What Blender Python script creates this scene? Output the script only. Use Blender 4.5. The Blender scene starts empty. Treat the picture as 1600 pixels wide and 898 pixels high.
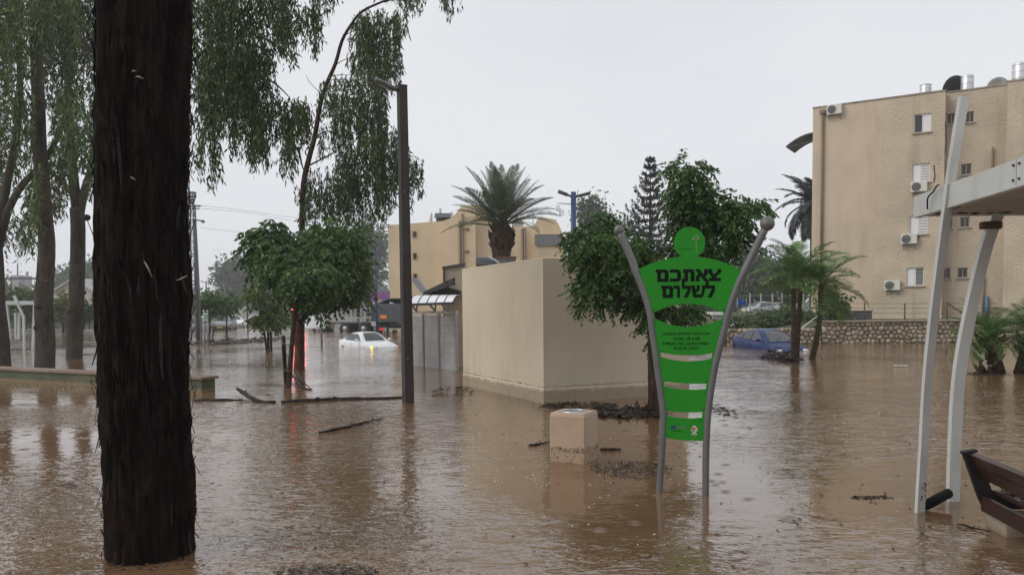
import bpy, bmesh, math, random
import numpy as np
from mathutils import Vector, Matrix, Euler, noise as mnoise

random.seed(7)
R = np.random.default_rng(11)
scene = bpy.context.scene
COL = scene.collection
rad = math.radians

# ------------------------------------------------------------------ camera
F, PY0 = 1256.0, 549.0            # focal length and principal row in photograph pixels (1600 x 898)
EYE = Vector((0, 0, 1.6))
cam_d = bpy.data.cameras.new('camera')
cam = bpy.data.objects.new('camera', cam_d)
COL.objects.link(cam)
cam_d.sensor_width = 36.0
cam_d.lens = 36.0 * F / 1600.0
cam_d.shift_y = (PY0 - 449.0) / 1600.0
cam_d.clip_start, cam_d.clip_end = 0.05, 3000
CAM_R = Matrix.Rotation(rad(90 - 3.0), 3, 'X') @ Matrix.Rotation(rad(-0.5), 3, 'Z')
cam.matrix_world = Matrix.Translation(EYE) @ CAM_R.to_4x4()
scene.camera = cam

# ------------------------------------------------------------------ sky and sun (overcast)
SUN = Vector((-0.85, -0.28, 0.75)).normalized()
world = bpy.data.worlds.new('World')
scene.world = world
world.use_nodes = True
nt = world.node_tree
nt.nodes.clear()
sky = nt.nodes.new('ShaderNodeTexSky')
sky.sky_type = 'NISHITA'
sky.sun_disc = False
sky.sun_elevation = math.asin(SUN.z)
sky.sun_rotation = math.atan2(SUN.x, SUN.y)
hs = nt.nodes.new('ShaderNodeHueSaturation'); hs.inputs['Saturation'].default_value = 0.35
nt.links.new(sky.outputs[0], hs.inputs['Color'])
tc = nt.nodes.new('ShaderNodeTexCoord')
mp = nt.nodes.new('ShaderNodeMapping'); mp.inputs['Scale'].default_value = (1, 1, 2.5)
nz = nt.nodes.new('ShaderNodeTexNoise'); nz.inputs['Scale'].default_value = 1.6; nz.inputs['Detail'].default_value = 3
cr = nt.nodes.new('ShaderNodeValToRGB')
cr.color_ramp.elements[0].position, cr.color_ramp.elements[0].color = 0.3, (6.7, 6.95, 7.5, 1)
cr.color_ramp.elements[1].position, cr.color_ramp.elements[1].color = 0.7, (8.0, 8.15, 8.4, 1)
nt.links.new(tc.outputs['Generated'], mp.inputs[0]); nt.links.new(mp.outputs[0], nz.inputs['Vector'])
nt.links.new(nz.outputs['Fac'], cr.inputs[0])
mx = nt.nodes.new('ShaderNodeMixRGB'); mx.inputs[0].default_value = 0.88
nt.links.new(hs.outputs[0], mx.inputs[1]); nt.links.new(cr.outputs[0], mx.inputs[2])
bg = nt.nodes.new('ShaderNodeBackground'); bg.inputs['Strength'].default_value = 0.1
wo = nt.nodes.new('ShaderNodeOutputWorld')
nt.links.new(mx.outputs[0], bg.inputs['Color']); nt.links.new(bg.outputs[0], wo.inputs['Surface'])

sl = bpy.data.lights.new('sun', 'SUN'); sl.energy = 1.5; sl.angle = rad(40); sl.color = (1.0, 0.97, 0.92)
so = bpy.data.objects.new('sun', sl); COL.objects.link(so)
so.rotation_euler = SUN.to_track_quat('Z', 'Y').to_euler()

vs = scene.view_settings
vs.view_transform = 'Standard'; vs.look = 'None'; vs.exposure = 0.12; vs.gamma = 1.0; vs.use_curve_mapping = False
scene.cycles.max_bounces = 6; scene.cycles.diffuse_bounces = 3; scene.cycles.glossy_bounces = 3
scene.cycles.transmission_bounces = 3; scene.cycles.transparent_max_bounces = 6; scene.cycles.volume_bounces = 1
scene.cycles.sample_clamp_indirect = 6.0
scene.cycles.use_denoising = True

# ------------------------------------------------------------------ survey: photograph direction + a real distance -> a point of the place
def ray(px, py):
    return CAM_R @ Vector(((px - 800) / F, -(py - PY0) / F, -1))
def at(px, py, y):
    r = ray(px, py); return EYE + r * (y / r.y)
def gnd(px, py, z=0.0):
    r = ray(px, py); return EYE + r * ((z - EYE.z) / r.z)
def onp(px, py, p0, n):
    r = ray(px, py); return EYE + r * ((p0 - EYE).dot(n) / r.dot(n))

# ------------------------------------------------------------------ materials
MATS = {}
def M(name, base, rough=0.7, var=0.12, scale=4.0, bump=0.0, bscale=30.0, metallic=0.0, spec=0.4, stain=None, stain_scale=(3, 3, .6),
      stain_amt=0.4, stretch=(1, 1, 1), isl=0.0, emit=None, estr=0.0, trans=0.0, coat=0.0, detail=5.0, rnd=True, line=None):
    if name in MATS: return MATS[name]
    m = bpy.data.materials.new(name); m.use_nodes = True
    n = m.node_tree; n.nodes.clear(); L = n.links.new
    out = n.nodes.new('ShaderNodeOutputMaterial'); b = n.nodes.new('ShaderNodeBsdfPrincipled')
    b.inputs['Roughness'].default_value = rough; b.inputs['Metallic'].default_value = metallic
    b.inputs['Specular IOR Level'].default_value = spec; b.inputs['Coat Weight'].default_value = coat
    b.inputs['Coat Roughness'].default_value = 0.08
    t = n.nodes.new('ShaderNodeTexCoord'); mpn = n.nodes.new('ShaderNodeMapping')
    mpn.inputs['Scale'].default_value = stretch
    L(t.outputs['Object'], mpn.inputs[0])
    if rnd:
        oi = n.nodes.new('ShaderNodeObjectInfo'); sc = n.nodes.new('ShaderNodeMath'); sc.operation = 'MULTIPLY'; sc.inputs[1].default_value = 37.0
        L(oi.outputs['Random'], sc.inputs[0]); L(sc.outputs[0], mpn.inputs['Location'])
    nz = n.nodes.new('ShaderNodeTexNoise'); nz.inputs['Scale'].default_value = scale; nz.inputs['Detail'].default_value = detail
    L(mpn.outputs[0], nz.inputs['Vector'])
    ramp = n.nodes.new('ShaderNodeValToRGB')
    c = base
    ramp.color_ramp.elements[0].position = 0.3; ramp.color_ramp.elements[1].position = 0.7
    ramp.color_ramp.elements[0].color = (c[0] * (1 - var), c[1] * (1 - var), c[2] * (1 - var), 1)
    ramp.color_ramp.elements[1].color = (min(1, c[0] * (1 + var)), min(1, c[1] * (1 + var)), min(1, c[2] * (1 + var)), 1)
    L(nz.outputs['Fac'], ramp.inputs[0])
    colr = ramp.outputs[0]
    if stain is not None:
        mp2 = n.nodes.new('ShaderNodeMapping'); mp2.inputs['Scale'].default_value = stain_scale
        L(t.outputs['Object'], mp2.inputs[0])
        n2 = n.nodes.new('ShaderNodeTexNoise'); n2.inputs['Scale'].default_value = 1.0; n2.inputs['Detail'].default_value = 6; n2.inputs['Roughness'].default_value = .65
        L(mp2.outputs[0], n2.inputs['Vector'])
        r2 = n.nodes.new('ShaderNodeMapRange'); r2.inputs[1].default_value = .5; r2.inputs[2].default_value = .75; r2.inputs[3].default_value = 0; r2.inputs[4].default_value = stain_amt
        L(n2.outputs['Fac'], r2.inputs[0])
        mixn = n.nodes.new('ShaderNodeMixRGB'); mixn.inputs[2].default_value = (*stain, 1)
        L(r2.outputs[0], mixn.inputs[0]); L(colr, mixn.inputs[1]); colr = mixn.outputs[0]
    if line is not None:            # tide line: mud left on the lowest part of a wall, up to a height above the water
        z0, colm, amt = line
        sx = n.nodes.new('ShaderNodeSeparateXYZ'); gp = n.nodes.new('ShaderNodeNewGeometry'); L(gp.outputs['Position'], sx.inputs[0])
        n3 = n.nodes.new('ShaderNodeTexNoise'); n3.inputs['Scale'].default_value = 6; n3.inputs['Detail'].default_value = 5
        L(gp.outputs['Position'], n3.inputs['Vector'])
        ad = n.nodes.new('ShaderNodeMath'); ad.operation = 'MULTIPLY_ADD'; ad.inputs[1].default_value = .12
        L(n3.outputs['Fac'], ad.inputs[0]); L(sx.outputs['Z'], ad.inputs[2])
        r3 = n.nodes.new('ShaderNodeMapRange'); r3.inputs[1].default_value = z0 + .05; r3.inputs[2].default_value = z0 + .10; r3.inputs[3].default_value = amt; r3.inputs[4].default_value = 0
        L(ad.outputs[0], r3.inputs[0])
        mixn = n.nodes.new('ShaderNodeMixRGB'); mixn.inputs[2].default_value = (*colm, 1)
        L(r3.outputs[0], mixn.inputs[0]); L(colr, mixn.inputs[1]); colr = mixn.outputs[0]
    if isl > 0:
        g = n.nodes.new('ShaderNodeNewGeometry'); h = n.nodes.new('ShaderNodeHueSaturation')
        mr = n.nodes.new('ShaderNodeMapRange'); mr.inputs[3].default_value = 1 - isl; mr.inputs[4].default_value = 1 + isl
        L(g.outputs['Random Per Island'], mr.inputs[0]); L(mr.outputs[0], h.inputs['Value'])
        mr2 = n.nodes.new('ShaderNodeMapRange'); mr2.inputs[3].default_value = .5 + isl * .05; mr2.inputs[4].default_value = .5 - isl * .05
        L(g.outputs['Random Per Island'], mr2.inputs[0]); L(mr2.outputs[0], h.inputs['Hue'])
        L(colr, h.inputs['Color']); colr = h.outputs[0]
    L(colr, b.inputs['Base Color'])
    if bump > 0:
        nb = n.nodes.new('ShaderNodeTexNoise'); nb.inputs['Scale'].default_value = bscale; nb.inputs['Detail'].default_value = 5
        L(mpn.outputs[0], nb.inputs['Vector'])
        bp = n.nodes.new('ShaderNodeBump'); bp.inputs['Strength'].default_value = 1.0; bp.inputs['Distance'].default_value = bump
        L(nb.outputs['Fac'], bp.inputs['Height']); L(bp.outputs[0], b.inputs['Normal'])
    if emit is not None:
        b.inputs['Emission Color'].default_value = (*emit, 1); b.inputs['Emission Strength'].default_value = estr
    if trans > 0:
        tr = n.nodes.new('ShaderNodeBsdfTranslucent'); L(colr, tr.inputs['Color'])
        ms = n.nodes.new('ShaderNodeMixShader'); ms.inputs[0].default_value = trans
        L(b.outputs[0], ms.inputs[1]); L(tr.outputs[0], ms.inputs[2]); L(ms.outputs[0], out.inputs['Surface'])
    else:
        L(b.outputs[0], out.inputs['Surface'])
    MATS[name] = m
    return m

def brick_mat(name, base, mort, bw=0.30, bh=0.115, bump=0.010):
    """rough split-face block work; u runs along the facade (object x), v is the height (object z)."""
    m = bpy.data.materials.new(name); m.use_nodes = True
    n = m.node_tree; L = n.links.new; b = n.nodes['Principled BSDF']; b.inputs['Roughness'].default_value = .85; b.inputs['Specular IOR Level'].default_value = .2
    t = n.nodes.new('ShaderNodeTexCoord'); sx = n.nodes.new('ShaderNodeSeparateXYZ'); L(t.outputs['Object'], sx.inputs[0])
    cx = n.nodes.new('ShaderNodeCombineXYZ'); L(sx.outputs['X'], cx.inputs[0]); L(sx.outputs['Z'], cx.inputs[1])
    br = n.nodes.new('ShaderNodeTexBrick'); L(cx.outputs[0], br.inputs['Vector'])
    br.inputs['Scale'].default_value = 1.0; br.inputs['Brick Width'].default_value = bw; br.inputs['Row Height'].default_value = bh
    br.inputs['Mortar Size'].default_value = .008; br.inputs['Mortar Smooth'].default_value = .4
    br.inputs['Color1'].default_value = (*base, 1); br.inputs['Color2'].default_value = (base[0] * .96, base[1] * .955, base[2] * .95, 1); br.inputs['Mortar'].default_value = (*mort, 1)
    nz = n.nodes.new('ShaderNodeTexNoise'); nz.inputs['Scale'].default_value = .7; nz.inputs['Detail'].default_value = 6; L(t.outputs['Object'], nz.inputs['Vector'])
    mr = n.nodes.new('ShaderNodeMapRange'); mr.inputs[1].default_value = .3; mr.inputs[2].default_value = .7; mr.inputs[3].default_value = .84; mr.inputs[4].default_value = 1.06; L(nz.outputs['Fac'], mr.inputs[0])
    mul = n.nodes.new('ShaderNodeVectorMath'); mul.operation = 'SCALE'; L(br.outputs['Color'], mul.inputs[0]); L(mr.outputs[0], mul.inputs['Scale'])
    mp = n.nodes.new('ShaderNodeMapping'); mp.inputs['Scale'].default_value = (1.6, 1.6, .18); L(t.outputs['Object'], mp.inputs[0])
    n2 = n.nodes.new('ShaderNodeTexNoise'); n2.inputs['Scale'].default_value = 1.0; n2.inputs['Detail'].default_value = 6; L(mp.outputs[0], n2.inputs['Vector'])
    r2 = n.nodes.new('ShaderNodeMapRange'); r2.inputs[1].default_value = .55; r2.inputs[2].default_value = .75; r2.inputs[4].default_value = .38; L(n2.outputs['Fac'], r2.inputs[0])
    mixn = n.nodes.new('ShaderNodeMixRGB'); mixn.inputs[2].default_value = (.17, .14, .11, 1); L(r2.outputs[0], mixn.inputs[0]); L(mul.outputs[0], mixn.inputs[1])
    L(mixn.outputs[0], b.inputs['Base Color'])
    nb = n.nodes.new('ShaderNodeTexNoise'); nb.inputs['Scale'].default_value = 9; nb.inputs['Detail'].default_value = 4; L(t.outputs['Object'], nb.inputs['Vector'])
    sb = n.nodes.new('ShaderNodeMath'); sb.operation = 'SUBTRACT'; q3 = n.nodes.new('ShaderNodeMath'); q3.operation = 'MULTIPLY'; q3.inputs[1].default_value = .3; L(br.outputs['Fac'], q3.inputs[0]); L(nb.outputs['Fac'], sb.inputs[0]); L(q3.outputs[0], sb.inputs[1])
    bp = n.nodes.new('ShaderNodeBump'); bp.inputs['Distance'].default_value = bump * 4; L(sb.outputs[0], bp.inputs['Height']); L(bp.outputs[0], b.inputs['Normal'])
    MATS[name] = m
    return m

def water_mat():
    m = bpy.data.materials.new('flood_water'); m.use_nodes = True
    n = m.node_tree; L = n.links.new; b = n.nodes['Principled BSDF']
    b.inputs['Roughness'].default_value = .06; b.inputs['IOR'].default_value = 2.05; b.inputs['Specular IOR Level'].default_value = .5
    g = n.nodes.new('ShaderNodeNewGeometry')
    def nzt(scale, detail, mapping, rough=.5, dist=0.0):
        mp = n.nodes.new('ShaderNodeMapping'); mp.inputs['Scale'].default_value = mapping[0]; mp.inputs['Rotation'].default_value = (0, 0, mapping[1])
        L(g.outputs['Position'], mp.inputs[0])
        z = n.nodes.new('ShaderNodeTexNoise'); z.inputs['Scale'].default_value = scale; z.inputs['Detail'].default_value = detail; z.inputs['Roughness'].default_value = rough; z.inputs['Distortion'].default_value = dist
        L(mp.outputs[0], z.inputs['Vector']); return z.outputs['Fac']
    def math_(op, a, bb=None, c=None):
        x = n.nodes.new('ShaderNodeMath'); x.operation = op
        for i, v in enumerate((a, bb, c)):
            if v is None: continue
            if isinstance(v, (int, float)): x.inputs[i].default_value = v
            else: L(v, x.inputs[i])
        return x.outputs[0]
    def rng(v, a, bb, c, d):
        x = n.nodes.new('ShaderNodeMapRange'); x.inputs[1].default_value = a; x.inputs[2].default_value = bb; x.inputs[3].default_value = c; x.inputs[4].default_value = d
        L(v, x.inputs[0]); return x.outputs[0]
    # silt: lighter and redder patches in the muddy water
    big = nzt(.16, 4, ((1, 1.6, 1), .2)); fine = nzt(1.1, 5, ((1, 2.2, 1), -.3))
    ramp = n.nodes.new('ShaderNodeValToRGB')
    ramp.color_ramp.elements[0].position, ramp.color_ramp.elements[0].color = .34, (.140, .080, .041, 1)
    ramp.color_ramp.elements[1].position, ramp.color_ramp.elements[1].color = .66, (.21, .124, .067, 1)
    L(math_('MULTIPLY_ADD', fine, .35, math_('MULTIPLY', big, .65)), ramp.inputs[0])
    # rain bubbles: small pale froth spots
    vo = n.nodes.new('ShaderNodeTexVoronoi'); vo.inputs['Scale'].default_value = 3.2; vo.inputs['Randomness'].default_value = 1.0; L(g.outputs['Position'], vo.inputs['Vector'])
    spot = rng(vo.outputs['Distance'], .035, .055, 1, 0)
    sxc = n.nodes.new('ShaderNodeSeparateColor'); L(vo.outputs['Color'], sxc.inputs[0])
    spot = math_('MULTIPLY', spot, math_('MULTIPLY', rng(sxc.outputs[0], .62, .64, 0, .5), rng(big, .50, .60, 0, 1)))
    mixn = n.nodes.new('ShaderNodeMixRGB'); mixn.inputs[2].default_value = (.62, .55, .46, 1); L(spot, mixn.inputs[0]); L(ramp.outputs[0], mixn.inputs[1])
    L(mixn.outputs[0], b.inputs['Base Color'])
    # ripples: wind wavelets, shorter rain chop and drop rings
    sx = n.nodes.new('ShaderNodeSeparateXYZ'); L(g.outputs['Position'], sx.inputs[0])
    calm = rng(nzt(.17, 3, ((1, 1.5, 1), .8)), .40, .62, .16, 1.25)
    w1 = nzt(8.0, 2, ((.6, 1.0, 1), .22), .55, .35)
    w2 = nzt(23.0, 2, ((.6, 1.0, 1), -.35), .5, .4)
    w3 = nzt(2.2, 2, ((.6, 1.0, 1), .1))
    w4 = nzt(44.0, 1, ((1, 1.0, 1), .5))
    h = math_('MULTIPLY', w1, .011)
    h = math_('MULTIPLY_ADD', w2, .0056, h)
    h = math_('MULTIPLY_ADD', w3, .009, h)
    h = math_('MULTIPLY_ADD', w4, .0012, h)
    h = math_('MULTIPLY', h, calm)
    v2 = n.nodes.new('ShaderNodeTexVoronoi'); v2.inputs['Scale'].default_value = 3.4; L(g.outputs['Position'], v2.inputs['Vector'])
    ring = math_('MULTIPLY', math_('SINE', math_('MULTIPLY', v2.outputs['Distance'], 80.0)), rng(v2.outputs['Distance'], .02, .34, .0010, 0))
    h = math_('ADD', h, ring)
    bp = n.nodes.new('ShaderNodeBump'); bp.inputs['Strength'].default_value = 1.0; bp.inputs['Distance'].default_value = 1.0
    L(h, bp.inputs['Height'])
    nrm = bp.outputs[0]
    for (scl, rot, amp, st) in ((10.0, .2, .28, (.5, 1, 1)), (31.0, -.4, .28, (.65, 1, 1))):   # facets of the chop, the same slope at any distance
        mp = n.nodes.new('ShaderNodeMapping'); mp.inputs['Scale'].default_value = st; mp.inputs['Rotation'].default_value = (0, 0, rot); L(g.outputs['Position'], mp.inputs[0])
        z = n.nodes.new('ShaderNodeTexNoise'); z.inputs['Scale'].default_value = scl; z.inputs['Detail'].default_value = 2; L(mp.outputs[0], z.inputs['Vector'])
        v1 = n.nodes.new('ShaderNodeVectorMath'); v1.operation = 'SUBTRACT'; v1.inputs[1].default_value = (.5, .5, .5); L(z.outputs['Color'], v1.inputs[0])
        v2_ = n.nodes.new('ShaderNodeVectorMath'); v2_.operation = 'MULTIPLY'; v2_.inputs[1].default_value = (amp, amp, 0); L(v1.outputs[0], v2_.inputs[0])
        v4 = n.nodes.new('ShaderNodeVectorMath'); v4.operation = 'SCALE'; L(v2_.outputs[0], v4.inputs[0]); L(calm, v4.inputs['Scale'])
        v3 = n.nodes.new('ShaderNodeVectorMath'); v3.operation = 'ADD'; L(nrm, v3.inputs[0]); L(v4.outputs[0], v3.inputs[1]); nrm = v3.outputs[0]
    v5 = n.nodes.new('ShaderNodeVectorMath'); v5.operation = 'NORMALIZE'; L(nrm, v5.inputs[0]); L(v5.outputs[0], b.inputs['Normal'])
    MATS['flood_water'] = m
    return m

def bark_mat(name, cols, zs=.25, scale=14.0, bump=.02, rough=.9, cont=(.35, .65), mud=None):
    m = bpy.data.materials.new(name); m.use_nodes = True
    n = m.node_tree; L = n.links.new; b = n.nodes['Principled BSDF']; b.inputs['Roughness'].default_value = rough; b.inputs['Specular IOR Level'].default_value = .10
    t = n.nodes.new('ShaderNodeTexCoord'); mp = n.nodes.new('ShaderNodeMapping'); mp.inputs['Scale'].default_value = (1, 1, zs); L(t.outputs['Object'], mp.inputs[0])
    nz = n.nodes.new('ShaderNodeTexNoise'); nz.inputs['Scale'].default_value = scale; nz.inputs['Detail'].default_value = 7; nz.inputs['Roughness'].default_value = .65; L(mp.outputs[0], nz.inputs['Vector'])
    rp = n.nodes.new('ShaderNodeValToRGB'); k = len(cols)
    while len(rp.color_ramp.elements) < k: rp.color_ramp.elements.new(.5)
    for i, c in enumerate(cols):
        e = rp.color_ramp.elements[i]; e.position = cont[0] + (cont[1] - cont[0]) * i / (k - 1); e.color = (*c, 1)
    L(nz.outputs['Fac'], rp.inputs[0]); bc = rp.outputs[0]
    if mud is not None:         # silt splashed on the lowest part by the flood
        gp = n.nodes.new('ShaderNodeNewGeometry'); sx = n.nodes.new('ShaderNodeSeparateXYZ'); L(gp.outputs['Position'], sx.inputs[0])
        n2 = n.nodes.new('ShaderNodeTexNoise'); n2.inputs['Scale'].default_value = 7; n2.inputs['Detail'].default_value = 6; L(gp.outputs['Position'], n2.inputs['Vector'])
        ad = n.nodes.new('ShaderNodeMath'); ad.operation = 'MULTIPLY_ADD'; ad.inputs[1].default_value = 1.3; L(n2.outputs['Fac'], ad.inputs[0]); L(sx.outputs['Z'], ad.inputs[2])
        mr = n.nodes.new('ShaderNodeMapRange'); mr.inputs[1].default_value = .55; mr.inputs[2].default_value = 1.35; mr.inputs[3].default_value = .75; mr.inputs[4].default_value = 0; L(ad.outputs[0], mr.inputs[0])
        mm = n.nodes.new('ShaderNodeMixRGB'); mm.inputs[2].default_value = (*mud, 1); L(mr.outputs[0], mm.inputs[0]); L(bc, mm.inputs[1]); bc = mm.outputs[0]
    L(bc, b.inputs['Base Color'])
    bp = n.nodes.new('ShaderNodeBump'); bp.inputs['Distance'].default_value = bump; L(nz.outputs['Fac'], bp.inputs['Height']); L(bp.outputs[0], b.inputs['Normal'])
    MATS[name] = m
    return m

# ------------------------------------------------------------------ objects, names, tags
WM = {}
def tag(o, label=None, cat=None, group=None, kind=None):
    if label: o['label'] = label
    if cat: o['category'] = cat
    if group: o['group'] = group
    if kind: o['kind'] = kind
    return o
def thing(name, label, cat, loc=(0, 0, 0), rotz=0.0, group=None, tilt=None):
    o = bpy.data.objects.new(name, None); COL.objects.link(o)
    o.empty_display_size = .3
    e = Euler((tilt[0] if tilt else 0, tilt[1] if tilt else 0, rotz))
    o.location = loc; o.rotation_euler = e
    WM[o.name] = Matrix.Translation(Vector(loc)) @ e.to_matrix().to_4x4()
    return tag(o, label, cat, group)
def link_mesh(name, me, parent=None, kind=None, label=None):
    o = bpy.data.objects.new(name, me); COL.objects.link(o)
    if parent is not None:
        o.parent = parent; WM[o.name] = WM[parent.name]
    else: WM[o.name] = Matrix.Identity(4)
    if kind: o['kind'] = kind
    if label: o['label'] = label
    return o
def copy_tree(o, parent=None):
    c = o.copy(); COL.objects.link(c)
    if parent is not None: c.parent = parent
    for ch in list(o.children): copy_tree(ch, c)
    return c
def place(o, loc, rotz=0.0, scale=None, label=None):
    o.location = loc; o.rotation_euler = (0, 0, rotz)
    if scale: o.scale = (scale,) * 3
    if label: o['label'] = label
    return o

class MB:
    def __init__(s): s.v = []; s.f = []; s.sm = []
    def add(s, vs, fs, smooth=False):
        b = len(s.v); s.v += [tuple(v) for v in vs]
        for f in fs: s.f.append(tuple(b + i for i in f)); s.sm.append(smooth)
        return s
    def quad(s, a, b, c, d): return s.add((a, b, c, d), ((0, 1, 2, 3),))
    def hexa(s, lo, hi):
        """a solid between two matching rings of corners"""
        k = len(lo)
        fs = [tuple(range(k))[::-1], tuple(range(k, 2 * k))] + [(i, (i + 1) % k, k + (i + 1) % k, k + i) for i in range(k)]
        return s.add(list(lo) + list(hi), fs)
    def box(s, c, d, m=None):
        x, y, z = d[0] / 2, d[1] / 2, d[2] / 2
        vs = [Vector(p) for p in ((-x, -y, -z), (x, -y, -z), (x, y, -z), (-x, y, -z), (-x, -y, z), (x, -y, z), (x, y, z), (-x, y, z))]
        if m is not None: vs = [m @ v for v in vs]
        vs = [v + Vector(c) for v in vs]
        return s.add(vs, ((3, 2, 1, 0), (4, 5, 6, 7), (0, 1, 5, 4), (1, 2, 6, 5), (2, 3, 7, 6), (3, 0, 4, 7)))
    def bbox(s, c, d, bev=.01, m=None):
        """a box with chamfered edges"""
        x, y, z = d[0] / 2, d[1] / 2, d[2] / 2; bev = min(bev, x * .6, y * .6, z * .6)
        bm = bmesh.new(); bmesh.ops.create_cube(bm, size=1)
        bmesh.ops.scale(bm, vec=d, verts=bm.verts)
        bmesh.ops.bevel(bm, geom=list(bm.edges), offset=bev, segments=1, affect='EDGES')
        bm.verts.index_update()
        vs = [(m @ v.co if m is not None else v.co) + Vector(c) for v in bm.verts]
        fs = [tuple(v.index for v in f.verts) for f in bm.faces]; bm.free()
        return s.add(vs, fs)
    def bar(s, a, b, w, h, up=(0, 0, 1)):
        """a rectangular bar from a to b, w across, h along up"""
        a, b = Vector(a), Vector(b); d = (b - a).normalized(); up = Vector(up)
        x = d.cross(up)
        if x.length < 1e-4: x = d.cross(Vector((0, 1, 0)))
        x.normalize(); z = x.cross(d).normalized()
        c = [x * (-w / 2) + z * (-h / 2), x * (w / 2) + z * (-h / 2), x * (w / 2) + z * (h / 2), x * (-w / 2) + z * (h / 2)]
        return s.hexa([a + q for q in c], [b + q for q in c])
    def tube(s, pts, rs, n=8, caps=True, smooth=True):
        pts = [Vector(p) for p in pts]
        if isinstance(rs, (int, float)): rs = [rs] * len(pts)
        vs, fs = [], []
        ref = Vector((0.13, 0.97, .11))
        for i, p in enumerate(pts):
            d = (pts[min(i + 1, len(pts) - 1)] - pts[max(i - 1, 0)])
            d = d.normalized() if d.length > 1e-9 else Vector((0, 0, 1))
            x = d.cross(ref)
            if x.length < .05: x = d.cross(Vector((1, 0, 0)))
            x.normalize(); y = d.cross(x)
            for k in range(n):
                a = 2 * math.pi * k / n
                vs.append(p + (x * math.cos(a) + y * math.sin(a)) * rs[i])
        m = len(pts)
        for i in range(m - 1):
            for k in range(n):
                fs.append((i * n + k, i * n + (k + 1) % n, (i + 1) * n + (k + 1) % n, (i + 1) * n + k))
        if caps: fs += [tuple(range(n))[::-1], tuple((m - 1) * n + k for k in range(n))]
        return s.add(vs, fs, smooth)
    def cyl(s, a, b, r, n=12, r2=None): return s.tube((a, b), (r, r if r2 is None else r2), n)
    def ball(s, c, r, n=12, m=8, sq=(1, 1, 1)):
        c = Vector(c); vs = [c + Vector((0, 0, r * sq[2]))]; fs = []
        for i in range(1, m):
            t = math.pi * i / m
            for k in range(n):
                a = 2 * math.pi * k / n
                vs.append(c + Vector((r * sq[0] * math.sin(t) * math.cos(a), r * sq[1] * math.sin(t) * math.sin(a), r * sq[2] * math.cos(t))))
        vs.append(c - Vector((0, 0, r * sq[2])))
        for k in range(n): fs.append((0, 1 + k, 1 + (k + 1) % n))
        for i in range(m - 2):
            for k in range(n): fs.append((1 + i * n + k, 1 + (i + 1) * n + k, 1 + (i + 1) * n + (k + 1) % n, 1 + i * n + (k + 1) % n))
        l = len(vs) - 1; o = 1 + (m - 2) * n
        for k in range(n): fs.append((o + k, l, o + (k + 1) % n))
        return s.add(vs, fs, True)
    def prism(s, poly, d):
        """poly (list of points) pushed along vector d"""
        d = Vector(d); return s.hexa([Vector(p) for p in poly], [Vector(p) + d for p in poly])
    def mesh(s, name, mat, inv=None):
        me = bpy.data.meshes.new(name)
        vs = s.v if inv is None else [tuple(inv @ Vector(v)) for v in s.v]
        me.from_pydata(vs, [], s.f); me.polygons.foreach_set('use_smooth', s.sm)
        me.materials.append(mat); 
        bm = bmesh.new(); bm.from_mesh(me); bmesh.ops.recalc_face_normals(bm, faces=bm.faces); bm.to_mesh(me); bm.free()
        me.update(); return me
    def build(s, name, mat, parent=None, kind=None, label=None, local=False):
        inv = None
        if parent is not None and not local: inv = WM[parent.name].inverted()
        return link_mesh(name, s.mesh(name, mat, inv), parent, kind, label)

def np_mesh(name, V, Fq, mat, smooth=False):
    me = bpy.data.meshes.new(name)
    k = Fq.shape[1]
    me.vertices.add(len(V)); me.vertices.foreach_set('co', np.ascontiguousarray(V, dtype=np.float32).ravel())
    me.loops.add(Fq.size); me.loops.foreach_set('vertex_index', np.ascontiguousarray(Fq, dtype=np.int32).ravel())
    me.polygons.add(len(Fq)); me.polygons.foreach_set('loop_start', np.arange(len(Fq), dtype=np.int32) * k)
    me.polygons.foreach_set('loop_total', np.full(len(Fq), k, dtype=np.int32))
    if smooth: me.polygons.foreach_set('use_smooth', np.ones(len(Fq), dtype=bool))
    me.materials.append(mat); me.update(); me.validate(); return me
def np_obj(name, V, Fq, mat, parent=None, kind=None, label=None, smooth=False):
    V = np.asarray(V, dtype=float)
    if parent is not None:
        inv = np.array(WM[parent.name].inverted()); V = V @ inv[:3, :3].T + inv[:3, 3]
    return link_mesh(name, np_mesh(name, V, Fq, mat, smooth), parent, kind, label)
def unit(a): return a / np.maximum(np.linalg.norm(a, axis=-1, keepdims=True), 1e-9)
def leaf_quads(pos, dirs, length, width):
    """one rhombic leaf per position, hanging along dirs with a random roll"""
    N = len(pos); dirs = unit(dirs)
    side = unit(np.cross(dirs, unit(R.normal(size=(N, 3))))); nrm = np.cross(dirs, side)
    L = np.reshape(length, (-1, 1)) * np.ones((N, 1)); W = np.reshape(width, (-1, 1)) * np.ones((N, 1))
    mid = pos + dirs * L * .42 + nrm * W * .18
    V = np.stack([pos, mid + side * W * .5, pos + dirs * L, mid - side * W * .5], axis=1).reshape(-1, 3)
    return V, np.arange(4 * N).reshape(N, 4)
def join_np(parts):
    Vs, Fs, o = [], [], 0
    for V, Fq in parts: Vs.append(V); Fs.append(Fq + o); o += len(V)
    return np.concatenate(Vs), np.concatenate(Fs)
def smooth_path(pts, sub=5):
    pts = [Vector(p) for p in pts]; out = []
    P = [pts[0] * 2 - pts[1]] + pts + [pts[-1] * 2 - pts[-2]]
    for i in range(1, len(P) - 2):
        a, b, c, d = P[i - 1:i + 3]
        for k in range(sub):
            t = k / sub
            out.append(.5 * ((2 * b) + (c - a) * t + (2 * a - 5 * b + 4 * c - d) * t * t + (3 * b - a - 3 * c + d) * t ** 3))
    out.append(pts[-1]); return out
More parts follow.
